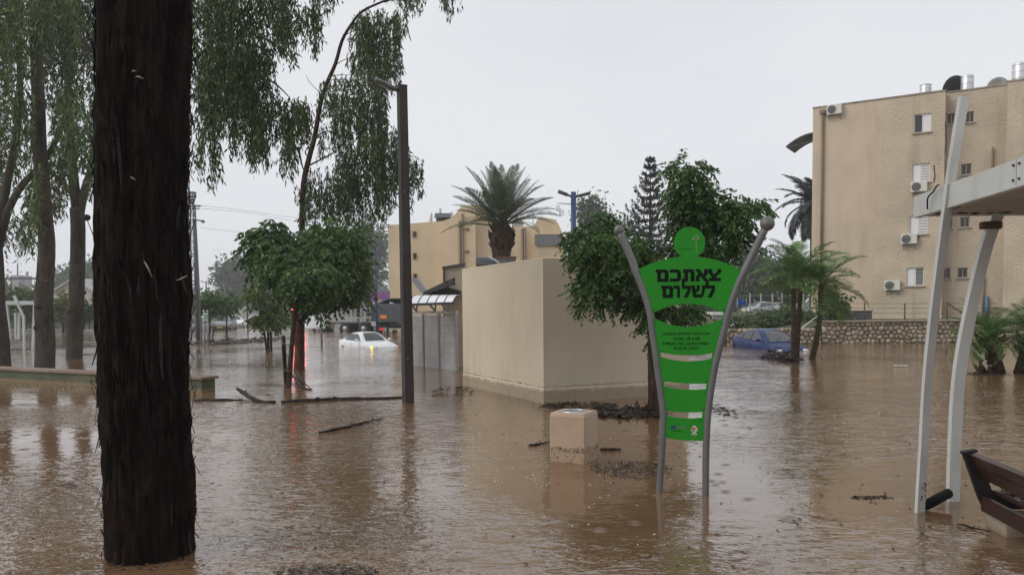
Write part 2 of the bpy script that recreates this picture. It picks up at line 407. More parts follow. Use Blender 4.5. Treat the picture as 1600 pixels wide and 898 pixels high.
def limb(mb, pts, r0, r1, n=8, sub=4, wob=0.0):
    p = smooth_path(pts, sub)
    if wob: p = [q + Vector((random.uniform(-wob, wob), random.uniform(-wob, wob), 0)) if 0 < i < len(p) - 1 else q for i, q in enumerate(p)]
    k = len(p) - 1
    mb.tube(p, [r0 + (r1 - r0) * (i / k) for i in range(k + 1)], n)
    return p
# ------------------------------------------------------------------ the setting
M_mud = M('mud_ground', (.16, .10, .06), .9, .25, 2, .02, 8)
def sheet(name, x0, x1, y0, y1, z, mat):
    return MB().quad((x0, y0, z), (x1, y0, z), (x1, y1, z), (x0, y1, z)).build(name, mat, kind='structure')
sheet('ground', -420, 420, -420, 420, -.75, M_mud)
sheet('water', -420, 420, -420, 420, 0.0, water_mat())

def grid_mesh(name, xs, ys, hf, mat, kind='structure'):
    X, Y = np.meshgrid(xs, ys); Z = np.vectorize(hf)(X, Y)
    V = np.stack([X, Y, Z], -1).reshape(-1, 3); nx, ny = len(xs), len(ys)
    i = np.arange(ny - 1)[:, None] * nx + np.arange(nx - 1)[None, :]
    Fq = np.stack([i, i + 1, i + nx + 1, i + nx], -1).reshape(-1, 4)
    return np_obj(name, V, Fq, mat, kind=kind, smooth=True)
def sstep(a, b, x):
    t = min(1, max(0, (x - a) / (b - a))); return t * t * (3 - 2 * t)
def bank_h(x, y):
    left = .50 + .42 * sstep(35.3, 44, y) + 2.6 * sstep(70, 105, y)
    right = .93
    h = left + (right - left) * sstep(11.5, 14.5, x) * (1 - .0 * y)
    h += .10 * mnoise.noise(Vector((x * .35, y * .35, 0)))
    return h - 1.6 * (1 - sstep(7.3, 9.2, x)) * sstep(35, 36, y)
M_bank = M('bank_grass', (.075, .085, .035), .95, .4, 1.6, .05, 12, stain=(.16, .11, .06), stain_scale=(.5, .5, .5), stain_amt=.9)
grid_mesh('grass_bank', np.linspace(7.4, 120, 120), np.linspace(35.05, 120, 70), bank_h, M_bank)

# ------------------------------------------------------------------ kiosk
M_kiosk = M('kiosk_paint', (.60, .515, .39), .62, .05, 1.2, .0015, 60, stain=(.42, .35, .25), stain_scale=(2.2, 2.2, .35), stain_amt=.42, line=(.19, (.22, .155, .095), .6), rnd=False)
M_edge = M('dark_sealant', (.06, .05, .045), .8)
Kc, Kl = gnd(849, 630), gnd(722, 601)
ul = (Kl - Kc); KL = ul.length; ul.normalize()
ur = Vector((-ul.y, ul.x, 0)); ur = ur if ur.x > 0 else -ur
KR = 3.05
KH = at(846, 402, Kc.y).z
def kp(a, b, z): p = Kc + ul * a + ur * b; return Vector((p.x, p.y, z))
kiosk = thing('kiosk', 'plain beige rendered kiosk hut without windows standing in the flood', 'kiosk', Kc)
ring = lambda i, z: [kp(i, i, z), kp(KL - i, i, z), kp(KL - i, KR - i, z), kp(i, KR - i, z)]
mb = MB(); mb.hexa(ring(.022, .2), ring(.022, KH - .045)); mb.build('wall', M_kiosk, kiosk)
mb = MB(); mb.hexa(ring(.012, -.7), ring(.012, .235)); mb.hexa(ring(.012, .235), ring(.022, .246)); mb.build('plinth', M_kiosk, kiosk)
mb = MB(); mb.hexa(ring(.022, KH - .045), ring(.018, KH - .012)); mb.hexa(ring(.018, KH - .012), ring(.05, KH)); mb.build('roof_edge', M_kiosk, kiosk)
mb = MB(); c = kp(.0, .0, 0)
mb.hexa([kp(.016, .016, .25), kp(.045, .016, .25), kp(.045, .045, .25), kp(.016, .045, .25)], [kp(.016, .016, KH - .05), kp(.045, .016, KH - .05), kp(.045, .045, KH - .05), kp(.016, .045, KH - .05)])
mb.build('corner_trim', M_kiosk, kiosk)
mb = MB()
for k in range(900):
    left = random.random() < .5; a = random.random() * (KL if left else KR)
    z = .262 + abs(random.gauss(0, .012)) if random.random() < .4 else (random.uniform(.01, .235) if random.random() < .8 else random.uniform(.27, .42)); e = .011 if z < .24 else .020
    p = kp(a, e, z) if left else kp(e, a, z); q = random.uniform(.002, .007); mb.box(p, (q * 2.2, q * 2.2, q))
mb.build('dirt_specks', M('wall_dirt', (.055, .04, .028), .9, .4, 9), kiosk, kind='stuff')

# wall pieces, dark roof and polycarbonate awning of the yard behind the kiosk
M_tan = M('tan_wall', (.46, .38, .27), .8, .08, 2, .004, 40)
M_dgrey = M('dark_grey_metal', (.075, .07, .068), .45, .12, 3, metallic=.3)
M_grey = M('grey_metal', (.27, .27, .26), .45, .10, 3, metallic=.35)
M_lgrey = M('light_grey_metal', (.46, .46, .45), .4, .10, 3, metallic=.3)
M_white = M('white_paint', (.72, .72, .70), .4, .06, 3, stain=(.42, .38, .30), stain_scale=(4, 4, .8), stain_amt=.45)
M_black = M('black_rubber', (.007, .007, .0075), .75, .2, 6, spec=.15)
YB = 22.6
shed = thing('shed', 'tan shed wall with jutting dark grey roof behind the left end of the kiosk', 'shed', (at(705, 480, YB).x, YB, 0))
def sp(px, py, dy=0.0): return at(px, py, YB + dy)
MB().prism([sp(692, 600), sp(726, 600), sp(726, 414), sp(692, 420)], (0, 1.6, 0)).build('wall', M_tan, shed)
MB().bar(sp(691, 418.5, -.04), sp(727, 412.5, -.04), .1, .06).build('coping', M_dgrey, shed)
MB().prism([sp(692.5, 470, -.06), sp(695, 470, -.06), sp(695, 417, -.06), sp(692.5, 417, -.06)], (0, .05, 0)).build('corner_strip', M_edge, shed)
MB().prism([sp(660, 461, -1.1), sp(697, 449, -1.1), sp(697, 439, -1.1), sp(662, 455.5, -1.1)], (0, 1.05, 0)).build('roof_slope', M_dgrey, shed)
MB().prism([sp(697.2, 449, -1.1), sp(711, 445, -1.1), sp(711, 433, -1.1), sp(697.2, 439, -1.1)], (0, .10, 0)).build('fascia', M_dgrey, shed)
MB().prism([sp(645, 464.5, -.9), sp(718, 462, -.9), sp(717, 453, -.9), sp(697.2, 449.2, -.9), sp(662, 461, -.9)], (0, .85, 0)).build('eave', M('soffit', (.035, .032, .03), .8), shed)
MB().prism([sp(644, 434, -.5), sp(652, 434, -.5), sp(667, 456, -.5), sp(660, 459, -.5), sp(644, 440, -.5)], (0, .45, 0)).build('roof_wing', M('zinc_sheet', (.42, .43, .45), .4, .1, 3, metallic=.4), shed)
for (bx, by) in ((697.6, 440.5), (709, 435.5), (697.6, 447), (709, 443.5)):
    MB().box(sp(bx, by, -1.12), (.035, .03, .035)).build('bolt', M_black, shed)

awn = thing('awning', 'curved white ribbed sheet awning over the grey slatted fence', 'awning', (at(670, 480, 20.5).x, 20.5, 0))
Aw = lambda px, py, y: at(px, py, y)
M_poly = M('white_sheet', (.86, .87, .88), .25, .03, 3, spec=.6)
for i in range(5):
    a0, a1 = i / 5, (i + 1) / 5 - .02
    n = 4; lo, hi = [], []
    mbp = MB()
    rows = []
    for k in range(n + 1):
        t = k / n
        def pt(a):
            fx = 640 + (708 - 640) * a
            f = at(fx, 474.5 - 2.5 * a, 20.2); b = at(fx + 12, 462, 21.4)
            p = f.lerp(b, t); p.z += .08 * math.sin(math.pi * t); return p
        rows.append((pt(a0), pt(a1)))
    for k in range(n):
        p, q, r, s_ = rows[k][0], rows[k][1], rows[k + 1][1], rows[k + 1][0]
        up = Vector((0, 0, .012)); mbp.hexa([p, q, r, s_], [p + up, q + up, r + up, s_ + up])
    mbp.build('panel', M_poly, awn)
    pr = [(r[0] + Vector((-.008, 0, .012))) for r in rows]
    MB().tube(pr, .014, 6).build('rib', M_dgrey, awn)
MB().bar(at(640, 476, 20.2), at(709, 473.5, 20.2), .05, .06).build('front_rail', M_dgrey, awn)
for px in (651, 680, 700):
    mb = MB(); mb.bar(at(px, 486, 21.5), at(px - 9, 475.5, 20.3), .04, .04); mb.bar(at(px, 486, 21.5), at(px + 1, 466, 21.4), .04, .04); mb.build('bracket', M_grey, awn)

# grey slatted fence
F0, F1 = gnd(637, 569), gnd(716, 579); fd = (F1 - F0); FL = fd.length; fd.normalize(); fn = Vector((fd.y, -fd.x, 0))
fz = at(690, 487, F1.y).z
fence = thing('slatted_fence', 'grey slatted fence with a plain sheet door left of the kiosk', 'fence', F0)
def fp(px): # distance along the fence for a photograph column
    r = ray(px, 500); n = Vector((fd.y, -fd.x, 0)); t = (F0 - EYE).dot(n) / Vector((r.x, r.y, 0)).dot(n); q = EYE + r * t
    return (Vector((q.x, q.y, 0)) - Vector((F0.x, F0.y, 0))).dot(fd)
M_fence = M('fence_slat', (.52, .51, .50), .5, .12, 3, metallic=.2, stain=(.2, .16, .12), stain_amt=.4)
M_fpost = M('fence_post', (.36, .35, .34), .5, .1, 3, metallic=.2)
bays = [(637, 662), (663.5, 686.5), (688, 712)]
def fbox(a, b, z0, z1, off, th):
    p, q = F0 + fd * a + fn * off, F0 + fd * b + fn * off
    lo = [p, q, q + fn * th, p + fn * th]
    return [Vector((v.x, v.y, z0)) for v in lo], [Vector((v.x, v.y, z1)) for v in lo]
for bi, (a, b) in enumerate(bays):
    a, b = fp(a), fp(b)
    if bi == 1:
        MB().hexa(*fbox(a + .04, b - .04, -.5, fz - .09, 0, .03)).build('sheet_door', M_fence, fence)
        MB().hexa(*fbox(b - .14, b - .11, .82, .98, -.03, .03)).build('handle', M_black, fence)
    else:
        z = -.28
        while z < fz - .12:
            MB().hexa(*fbox(a + .04, b - .04, z, min(z + .235, fz - .09), random.uniform(-.004, .004), .025)).build('slat', M_fence, fence); z += .247
for px in (637, 662.7, 687.2, 713.5):
    s_ = fp(px); MB().hexa(*fbox(s_ - .04, s_ + .04, -.7, fz - .06, -.02, .08)).build('post', M_fpost, fence)
MB().hexa(*fbox(0, FL, fz - .055, fz + .02, -.03, .09)).build('top_rail', M_fence, fence)

# ------------------------------------------------------------------ apartment block on the right
A0 = at(1269, 300, 45.7); A0.z = 0
bu = Vector((.847, -.532, 0)).normalized(); bn = Vector((-bu.y, bu.x, 0)) * -1
bn = bn if bn.y < 0 else -bn
BANG = math.atan2(bu.y, bu.x)
block = thing('apartment_block', 'four storey beige apartment block of rough masonry behind the stone wall', 'apartment block', A0, BANG)
Binv = WM[block.name].inverted()
def bl(px, py, off=0.0):
    """point on the facade plane (off = metres in front of it), in the block's own coordinates"""
    p = onp(px, py, A0 + bn * off, bn); return Binv @ p
M_stucco = M('stucco', (.53, .43, .32), .9, .07, .8, .006, 25, stain=(.30, .23, .16), stain_scale=(1.2, 1.2, .12), stain_amt=.45, rnd=False)
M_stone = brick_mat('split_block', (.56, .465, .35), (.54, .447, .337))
M_stone_d = brick_mat('split_block_recess', (.52, .43, .325), (.50, .413, .312))  # same block work, the shade of the recess put into a darker colour
def facade(mb, s0, s1, z0, z1, y, ops, depth=.16):
    ss = sorted({s0, s1, *[o[0] for o in ops], *[o[1] for o in ops]}); zs = sorted({z0, z1, *[o[2] for o in ops], *[o[3] for o in ops]})
    for i in range(len(ss) - 1):
        for j in range(len(zs) - 1):
            cs, cz = (ss[i] + ss[i + 1]) / 2, (zs[j] + zs[j + 1]) / 2
            if any(o[0] < cs < o[1] and o[2] < cz < o[3] for o in ops): continue
            mb.quad((ss[i], y, zs[j]), (ss[i + 1], y, zs[j]), (ss[i + 1], y, zs[j + 1]), (ss[i], y, zs[j + 1]))
    for (a, b, c, d) in ops:
        mb.quad((a, y, c), (b, y, c), (b, y + depth, c), (a, y + depth, c)); mb.quad((a, y, d), (b, y, d), (b, y + depth, d), (a, y + depth, d))
        mb.quad((a, y, c), (a, y, d), (a, y + depth, d), (a, y + depth, c)); mb.quad((b, y, c), (b, y, d), (b, y + depth, d), (b, y + depth, c))
OFF1, OFFR = .35, -.55
sA1 = bl(1368, 300).x; sB1 = bl(1474.5, 300, OFF1).x; sR1 = bl(1572, 250, OFFR).x; sE = sR1 + 9
zst = bl(1318, 163.5).z; zb1 = bl(1420, 150, OFF1).z; zrc = bl(1530, 139, OFFR).z; zb2 = bl(1586, 127, OFF1).z
D = 9.0
def op(px0, px1, py0, py1, off):
    p, q = bl(px0, (py0 + py1) / 2, off), bl(px1, (py0 + py1) / 2, off)
    za, zb_ = bl((px0 + px1) / 2, py1, off).z, bl((px0 + px1) / 2, py0, off).z
    return (p.x, q.x, za, zb_)
big = [op(1428, 1455, 178, 207, OFF1), op(1425.5, 1453, 255.5, 285, OFF1), op(1421.5, 1449, 337, 366, OFF1), op(1416.5, 1443.5, 418, 446.5, OFF1)]
small = [op(1479, 1494, 177.5, 194, OFFR), op(1508.5, 1522, 174.5, 191.5, OFFR), op(1476, 1487, 258, 275, OFFR), op(1501.5, 1518, 256, 273, OFFR),
         op(1476.5, 1488, 341, 357, OFFR), op(1500, 1515, 339, 355, OFFR), op(1470.5, 1485, 418.5, 435, OFFR), op(1496, 1512, 418, 434, OFFR)]
mb = MB(); facade(mb, 0, sA1 + .1, .3, zst, 0, [])
mb.quad((0, 0, .3), (0, D, .3), (0, D, zst), (0, 0, zst)); mb.quad((0, 0, zst), (sA1 + .1, 0, zst), (sA1 + .1, D, zst), (0, D, zst)); mb.build('stucco_wall', M_stucco, block, local=True)
def bay(name, s0, s1, z1, off, ops, mat):
    mb = MB(); facade(mb, s0, s1, .3, z1, -off, ops)
    mb.quad((s0, -off, .3), (s0, D, .3), (s0, D, z1), (s0, -off, z1)); mb.quad((s1, -off, .3), (s1, D, .3), (s1, D, z1), (s1, -off, z1))
    mb.quad((s0, -off, z1), (s1, -off, z1), (s1, D, z1), (s0, D, z1)); return mb.build(name, mat, block, local=True)
bay('masonry_wall', sA1, sB1, zb1, OFF1, big, M_stone)
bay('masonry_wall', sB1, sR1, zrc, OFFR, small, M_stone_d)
bay('masonry_wall', sR1, sE, zb2, OFF1, [], M_stone)
mb = MB()
for (s0, s1, z, off) in ((0, sA1 - .03, zst, 0), (sA1, sB1, zb1, OFF1), (sB1 + .03, sR1 - .03, zrc, OFFR), (sR1, sE, zb2, OFF1)):
    mb.box(((s0 + s1) / 2, -off + .13, z + .035), (s1 - s0 + .04, .34, .07))
mb.build('parapet_coping', M('coping', (.30, .255, .20), .85, .2, 2, stain=(.08, .07, .06), stain_scale=(2, 2, 2), stain_amt=.8), block, local=True)
M_glass = M('dark_glass', (.02, .024, .026), .08, .1, 2, spec=.6)
M_frame = M('white_frame', (.66, .66, .65), .45, .04)
M_shut = M('white_shutter', (.68, .68, .68), .5, .05)
M_sill = M('sill', (.42, .35, .27), .85, .1)
def window(o, off, kind):
    a, b, c, d = o; y = -off + .10; w = .045
    f = MB()
    for (x0, x1, z0, z1) in ((a, a + w, c, d), (b - w, b, c, d), (a + w, b - w, c, c + w), (a + w, b - w, d - w, d), ((a + b) / 2 - w / 2, (a + b) / 2 + w / 2, c + w, d - w)):
        f.box(((x0 + x1) / 2, y, (z0 + z1) / 2), (x1 - x0, .05, z1 - z0))
    fo = f.build('window', M_frame if kind != 'small' else M('old_frame', (.33, .29, .24), .7), block, local=True)
    m_ = (a + b) / 2
    MB().box(((a + b) / 2, y + .03, (c + d) / 2), (b - a - .02, .012, d - c - .02)).build('pane', M_glass, fo, local=True)
    MB().box(((a + b) / 2, -off - .02, c - .025), (b - a + .14, .16, .05)).build('sill', M_sill, fo, local=True)
    if kind == 'small':
        mb = MB()
        for k in range(4): mb.box(((a + b) / 2, y - .02, c + (d - c) * (k + 1) / 5), (b - a - .1, .02, .022))
        mb.build('bar', M('rusty_bar', (.13, .09, .06), .8), fo, local=True); return
    if kind in ('r', 'l', 'lr'):
        x0, x1 = (m_ + .03, b - w) if kind == 'r' else (a + w, m_ - .03)
        MB().box(((x0 + x1) / 2, y - .012, (c + d) / 2), (x1 - x0, .02, d - c - 2 * w)).build('shutter', M_shut, fo, local=True)
    if kind in ('l', 'lr'):
        x0, x1 = m_ + .03, b - w; mb = MB(); n = 11
        for k in range(n):
            z = c + w + (d - c - 2 * w) * (k + .5) / n
            mb.box(((x0 + x1) / 2, y - .02, z), (x1 - x0, .012, (d - c - 2 * w) / n * .66), Matrix.Rotation(rad(-25), 3, 'X'))
        mb.build('louvre', M_shut if kind == 'lr' else M('grey_louvre', (.20, .20, .19), .6), fo, local=True)
for o, k in zip(big, ('r', 'lr', 'lr', 'l')): window(o, OFF1, k)
for o in small: window(o, OFFR, 'small')
def pipe(name, px0, py0, px1, py1, off, r, mat):
    a, b = bl(px0, py0, off), bl(px1, py1, off); return MB().tube((a, (a.x, a.y, b.z)), r, 8).build(name, mat, block, local=True)
M_pipe = M('brown_pipe', (.20, .14, .09), .6, .15, 3)
pipe('drainpipe', 1285.5, 173, 1281, 480, .10, .075, M_pipe)
a = bl(1285.5, 175, .12); MB().bbox(a, (.30, .24, .22), .02).build('rainwater_head', M_pipe, block, local=True)
pipe('soil_pipe', 1551, 230, 1551, 300, OFFR + .1, .05, M_pipe)
pipe('soil_pipe', 1537, 430, 1537, 500, OFFR + .1, .05, M_pipe)
pipe('water_pipe', 1542, 463, 1541, 502, OFFR + .12, .09, M('blue_pipe', (.07, .14, .24), .5))
mb = MB()
for (x0, y0, x1, y1) in ((1477, 190, 1477, 240), (1459, 258, 1459, 285), (1436, 366, 1428, 382)):
    a, b = bl(x0, y0, OFF1 + .03), bl(x1, y1, OFF1 + .03); mb.tube((a, a.lerp(b, .5) + Vector((.05, 0, -.1)), b), .02, 5)
mb.build('cable', M_black, block, local=True)
# ribbed curved canopy sticking out of the block's side
can = thing('side_canopy', 'dark ribbed curved canopy jutting from the upper left side of the apartment block', 'canopy', A0, BANG)
mb = MB(); rows = []
zt = bl(1268, 203).z
for k in range(7):
    t = k / 6; x = -1.55 * t; z = zt - .12 - .62 * t * t; rows.append((x, z))
for i in range(6):
    (x0, z0), (x1, z1) = rows[i], rows[i + 1]
    mb.hexa([(x0, .4, z0), (x1, .4, z1), (x1, 2.4, z1), (x0, 2.4, z0)], [(x0, .4, z0 + .03), (x1, .4, z1 + .03), (x1, 2.4, z1 + .03), (x0, 2.4, z0 + .03)])
mb.build('sheet', M('smoke_sheet', (.16, .18, .20), .3), can, local=True)
for j in range(6):
    MB().tube([(x, .4 + .4 * j, z + .015) for x, z in rows], .05, 5).build('rib', M_dgrey, can, local=True)
MB().bar((0, .4, zt - .55), (-1.5, .4, zt - .74), .05, .05).build('bracket', M_dgrey, can, local=True)

# air conditioners: one built, the others copied
def make_ac():
    t = thing('air_conditioner', '', 'air conditioner', (0, 0, 0), 0, 'air conditioners on the apartment block')
    MB().bbox((0, -.17, .30), (.84, .30, .56), .02).build('casing', M('ac_white', (.60, .58, .52), .5, .05, 3, stain=(.3, .25, .18), stain_amt=.4), t, local=True)
    mb = MB(); mb.cyl((-.14, -.325, .30), (-.14, -.335, .30), .23, 20); mb.build('fan_opening', M('ac_dark', (.05, .05, .05), .6), t, local=True)
    mb = MB()
    for r in (.07, .13, .19, .235):
        mb.tube([(-.14 + r * math.cos(a), -.345, .30 + r * math.sin(a)) for a in [2 * math.pi * k / 16 for k in range(17)]], .009, 4)
    mb.build('fan_guard', M_lgrey, t, local=True)
    for x in (-.3, .3):
        MB().bar((x, 0, .0), (x, -.36, .0), .04, .04).bar((x, -.32, -.02), (x, -.01, -.26), .03, .03).build('bracket', M_grey, t, local=True)
    return t
ac = make_ac()
acs = [(1305, 180.5, 0, 'white air conditioner near the roof edge beside the top of the drainpipe'),
       (1436.5, 301, OFF1, 'air conditioner under the second window from the top on the apartment block'),
       (1421, 382, OFF1, 'small air conditioner under the third window from the top on the apartment block'),
       (1395, 454, OFF1, 'lowest air conditioner, left of the bottom shuttered window')]
for i, (px, py, off, lab) in enumerate(acs):
    o = ac if i == 0 else copy_tree(ac)
    p = onp(px, py, A0 + bn * off, bn); place(o, p, BANG, .93, lab)

# roof things
M_tank = M('tank_metal', (.60, .61, .62), .35, .06, 2, metallic=.5)
def roof_tank(px, pyt, pyb, w_px, y, label, tall_cap=True):
    c = at(px, pyb, y); top = at(px, pyt, y); r = w_px / F * y / 2; h = top.z - c.z
    t = thing('water_tank', label, 'water tank', c, 0, 'solar water tanks on the roofs')
    MB().tube([(0, 0, -.5), (0, 0, 0), (0, 0, h * .93), (0, 0, h)], [r, r, r, r * .8], 18).build('drum', M_tank, t, local=True)
    mb = MB()
    for k in range(3): mb.cyl((0, 0, h * (.12 + .36 * k)), (0, 0, h * (.12 + .36 * k) + .02), r * 1.015, 18)
    mb.build('band', M_grey, t, local=True)
    mb = MB()
    for k in range(4):
        a = .6 + k * math.pi / 2; mb.cyl((r * .8 * math.cos(a), r * .8 * math.sin(a), -.9), (r * .8 * math.cos(a), r * .8 * math.sin(a), -.45), .025, 6)
    mb.build('stand', M_dgrey, t, local=True)
def dish(px, py, w_px, y, yaw, label, mat, tilt=62):
    c = at(px, py, y); r = w_px / F * y / 2
    t = thing('satellite_dish', label, 'satellite dish', c, yaw, 'satellite dishes on the roofs')
    mb = MB(); n = 20; rings = [(.02, .0), (.35, .035), (.7, .14), (1.0, .28)]; m = Matrix.Rotation(rad(90 - tilt), 3, 'X') @ Matrix.Rotation(rad(90), 3, 'X')
    vs = []; fs = []
    for (q, d) in rings:
        for k in range(n): a = 2 * math.pi * k / n; vs.append(m @ Vector((r * q * math.cos(a), r * q * math.sin(a), r * d)))
    for i in range(3):
        for k in range(n): fs.append((i * n + k, i * n + (k + 1) % n, (i + 1) * n + (k + 1) % n, (i + 1) * n + k))
    vs2 = [v + m @ Vector((0, 0, -.02)) for v in vs]; nv = len(vs)
    fs += [tuple(nv + q for q in f) for f in fs[:]]
    fs += [(3 * n + k, 3 * n + (k + 1) % n, nv + 3 * n + (k + 1) % n, nv + 3 * n + k) for k in range(n)]
    mb.add(vs + vs2, fs, True); mb.build('reflector', mat, t, local=True)
    MB().tube([m @ Vector((0, -r, r * .28)), m @ Vector((0, -r * .5, r * .8)), m @ Vector((0, 0, r * 1.0))], r * .03, 5).build('feed_arm', M_dgrey, t, local=True)
    mb = MB(); mb.cyl((0, .15, -r * 1.6), (0, .05, -r * .1), r * .05, 8); mb.build('mast', M_dgrey, t, local=True)
roof_tank(1446, 132, 148, 16.5, 44.0, 'short pale water tank on the apartment block roof, left of the black dish')
roof_tank(1511, 118, 146, 18, 42.8, 'tall pale water tank on the apartment block roof, right beside the black dish')
roof_tank(1593, 99, 128, 21, 41.6, 'water tank on the raised roof corner at the right end of the apartment block')
dish(1488, 143, 46, 43.6, .2, 'big black satellite dish on the apartment block roof', M('black_dish', (.02, .021, .025), .5), 80)
dish(1558, 137, 31, 42.6, -.35, 'grey satellite dish on the apartment block roof, furthest right', M('grey_dish', (.36, .37, .38), .5), 75)

# ------------------------------------------------------------------ cream building behind the kiosk
CY = 72.0
cream = thing('cream_building', 'cream apartment building with stepped gables behind the date palm', 'apartment building', (at(740, 480, CY).x, CY, 0))
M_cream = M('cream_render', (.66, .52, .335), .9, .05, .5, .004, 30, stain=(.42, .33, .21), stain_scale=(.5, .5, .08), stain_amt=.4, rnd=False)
M_creamd = M('cream_render_shade', (.58, .455, .30), .9, .05, .5, .004, 30, stain=(.40, .32, .21), stain_scale=(.5, .5, .08), stain_amt=.4, rnd=False)  # shaded copy of the cream render, the shade put into its colour
def cbl(name, prof, dy, mat, depth=9.0):
    pts = [at(px, py, CY + dy) for px, py in prof]
    lo = [(pts[0].x, pts[0].y, -.7), (pts[-1].x, pts[-1].y, -.7)]
    poly = [lo[0]] + [tuple(p) for p in pts] + [lo[1]]
    return MB().prism(poly, (0, depth, 0)).build(name, mat, cream)
cbl('wall', [(606, 352), (650, 348.5), (696, 345)], .4, M_cream)
cbl('stair_tower', [(694, 344.5), (703, 341.5), (711, 335), (717, 327.5), (720.5, 321.5), (742.5, 320.5)], -.3, M_cream)
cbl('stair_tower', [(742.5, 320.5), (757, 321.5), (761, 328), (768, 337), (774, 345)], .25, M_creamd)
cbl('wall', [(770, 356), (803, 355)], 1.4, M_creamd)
cbl('wall', [(799, 354.5), (834, 352.5), (838, 346), (843, 338.5), (868, 343), (873, 351), (880, 366)], -.2, M_cream)
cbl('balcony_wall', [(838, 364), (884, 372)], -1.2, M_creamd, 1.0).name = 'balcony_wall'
for (px, py) in ((647.5, 366), (648, 400), (648.5, 432)):
    p = at(px, py, CY + .36); f = MB().box(p, (.34, .10, .56)).build('window', M('brown_frame', (.22, .13, .07), .7), cream)
    MB().box(p + Vector((.03, -.055, 0)), (.2, .02, .4)).build('pane', M_glass, f)
for (px, py) in ((731, 358), (731, 393)):
    p = at(px, py, CY - .36); MB().cyl(p, p + Vector((0, -.12, 0)), .13, 10).build('vent', M('brown_frame', (.22, .13, .07), .7), cream)
    MB().box(p + Vector((-.22, -.03, 0)), (.16, .06, .10)).build('vent_box', M('brown_frame', (.22, .13, .07), .7), cream)
for px, y0 in ((718, 345), (722.5, 334), (816, 357), (820, 356)):
    a = at(px, y0, CY - .42); MB().tube((a, (a.x, a.y, 0)), .11, 6).build('drainpipe', M_pipe, cream)
p = at(857, 375, CY - 1.3)
MB().box(p, (2.4, .1, 1.0)).build('balcony_window', M('dusty_glass', (.16, .16, .16), .3), cream)
roof_tank(673, 333, 345, 6, CY + 3, 'small water tank leftmost on the cream building roof')
roof_tank(687, 325.5, 340, 6.5, CY + 2.5, 'tallest small water tank in the middle of the three on the cream building roof')
roof_tank(705, 331, 342, 6.5, CY + 3, 'small water tank right beside the stepped gable of the cream building')
dish(808, 349, 19, CY + .8, .35, 'pale satellite dish beside the palm crown on the cream building', M('pale_dish', (.45, .46, .47), .5), 70)
sp_ = thing('solar_panel', 'dark solar panel leaning on the cream building roof by the small tanks', 'solar panel', at(692, 341, CY + 1.6))
MB().box((0, 0, .25), (1.5, 1.0, .06), Matrix.Rotation(rad(28), 3, 'X')).build('panel', M('panel_dark', (.02, .025, .035), .15), sp_, local=True)
MB().box((0, .35, -.05), (1.3, .05, .75)).build('stand', M_dgrey, sp_, local=True)
an = thing('antenna', 'thin antenna mast on the roof right of the palm crown', 'antenna', at(833, 356, CY))
MB().cyl((0, 0, -.5), (0, 0, 1.8), .03, 5).build('mast', M_dgrey, an, local=True)
MB().bar((-.3, 0, 1.5), (.3, 0, 1.5), .03, .03).build('cross_arm', M_dgrey, an, local=True)

# roofed stall just visible over the kiosk
st = thing('stall_roof', 'dark flat stall roof with a leaning white bar just above the kiosk top', 'stall', (at(775, 405, 24).x, 24, 0))
MB().prism([at(744, 415, 24), at(806, 415, 24), at(806, 402, 24), at(744, 402.5, 24)], (0, 2.0, 0)).build('roof', M('stall_roof_paint', (.13, .14, .15), .5, .25, 4), st)
for k in range(3):
    MB().bar(at(745, 405 + 3.4 * k, 23.95), at(770, 405 + 3.4 * k, 23.95), .05, .035).build('slat', M('slat_blue', (.22, .26, .30), .5), st)
MB().bar(at(763, 400, 23.8), at(780, 410.5, 23.8), .06, .05).build('bar', M_white, st)
MB().bar(at(776, 402.5, 23.7), at(807, 402.5, 23.7), .1, .07).build('edge_board', M('brown_board', (.12, .07, .04), .8), st)
for px in (748, 802): a = at(px, 410, 24.6); MB().box((a.x, a.y, a.z / 2 - .4), (.08, .08, a.z + .8)).build('post', M_dgrey, st)
# ------------------------------------------------------------------ stone wall, every stone a piece
def clip(poly, a, b, c):            # keep a*x + b*y <= c
    out = []
    for i in range(len(poly)):
        p, q = poly[i], poly[(i + 1) % len(poly)]; dp, dq = a * p[0] + b * p[1] - c, a * q[0] + b * q[1] - c
        if dp <= 0: out.append(p)
        if dp * dq < 0: t = dp / (dp - dq); out.append((p[0] + (q[0] - p[0]) * t, p[1] + (q[1] - p[1]) * t))
    return out
def voronoi(x0, x1, z0, z1, sx, sz, jit=.36):
    pts = []; nz_ = max(1, round((z1 - z0) / sz)); 
    for j in range(nz_):
        nx_ = round((x1 - x0) / sx)
        for i in range(nx_):
            pts.append((x0 + (i + .5 + (.5 if j % 2 else 0) + random.uniform(-jit, jit)) * (x1 - x0) / nx_, z0 + (j + .5 + random.uniform(-jit, jit)) * (z1 - z0) / nz_))
    cells = []
    for i, p in enumerate(pts):
        poly = [(x0, z0), (x1, z0), (x1, z1), (x0, z1)]
        for j, q in enumerate(pts):
            if i == j or abs(q[0] - p[0]) > 4 * sx or abs(q[1] - p[1]) > 4 * sz: continue
            a, b = q[0] - p[0], q[1] - p[1]; c = (q[0] ** 2 + q[1] ** 2 - p[0] ** 2 - p[1] ** 2) / 2
            poly = clip(poly, a, b, c)
            if len(poly) < 3: break
        if len(poly) >= 3: cells.append((p, poly))
    return cells
YW = 34.8
wall = thing('stone_wall', 'dry laid rubble stone retaining wall below the apartment block', 'stone wall', (16, YW, 0))
M_mort = M('dark_joint', (.055, .043, .032), .95, .2, 6, .01, 20)
M_stn = [M('field_stone_%d' % i, c, .85, .22, 5, .012, 22) for i, c in enumerate(((.36, .30, .22), (.30, .245, .175), (.41, .345, .26), (.25, .205, .15)))]
XL, XM, XR = at(1136, 520, YW).x, at(1284, 520, YW).x, at(1508, 520, YW).x
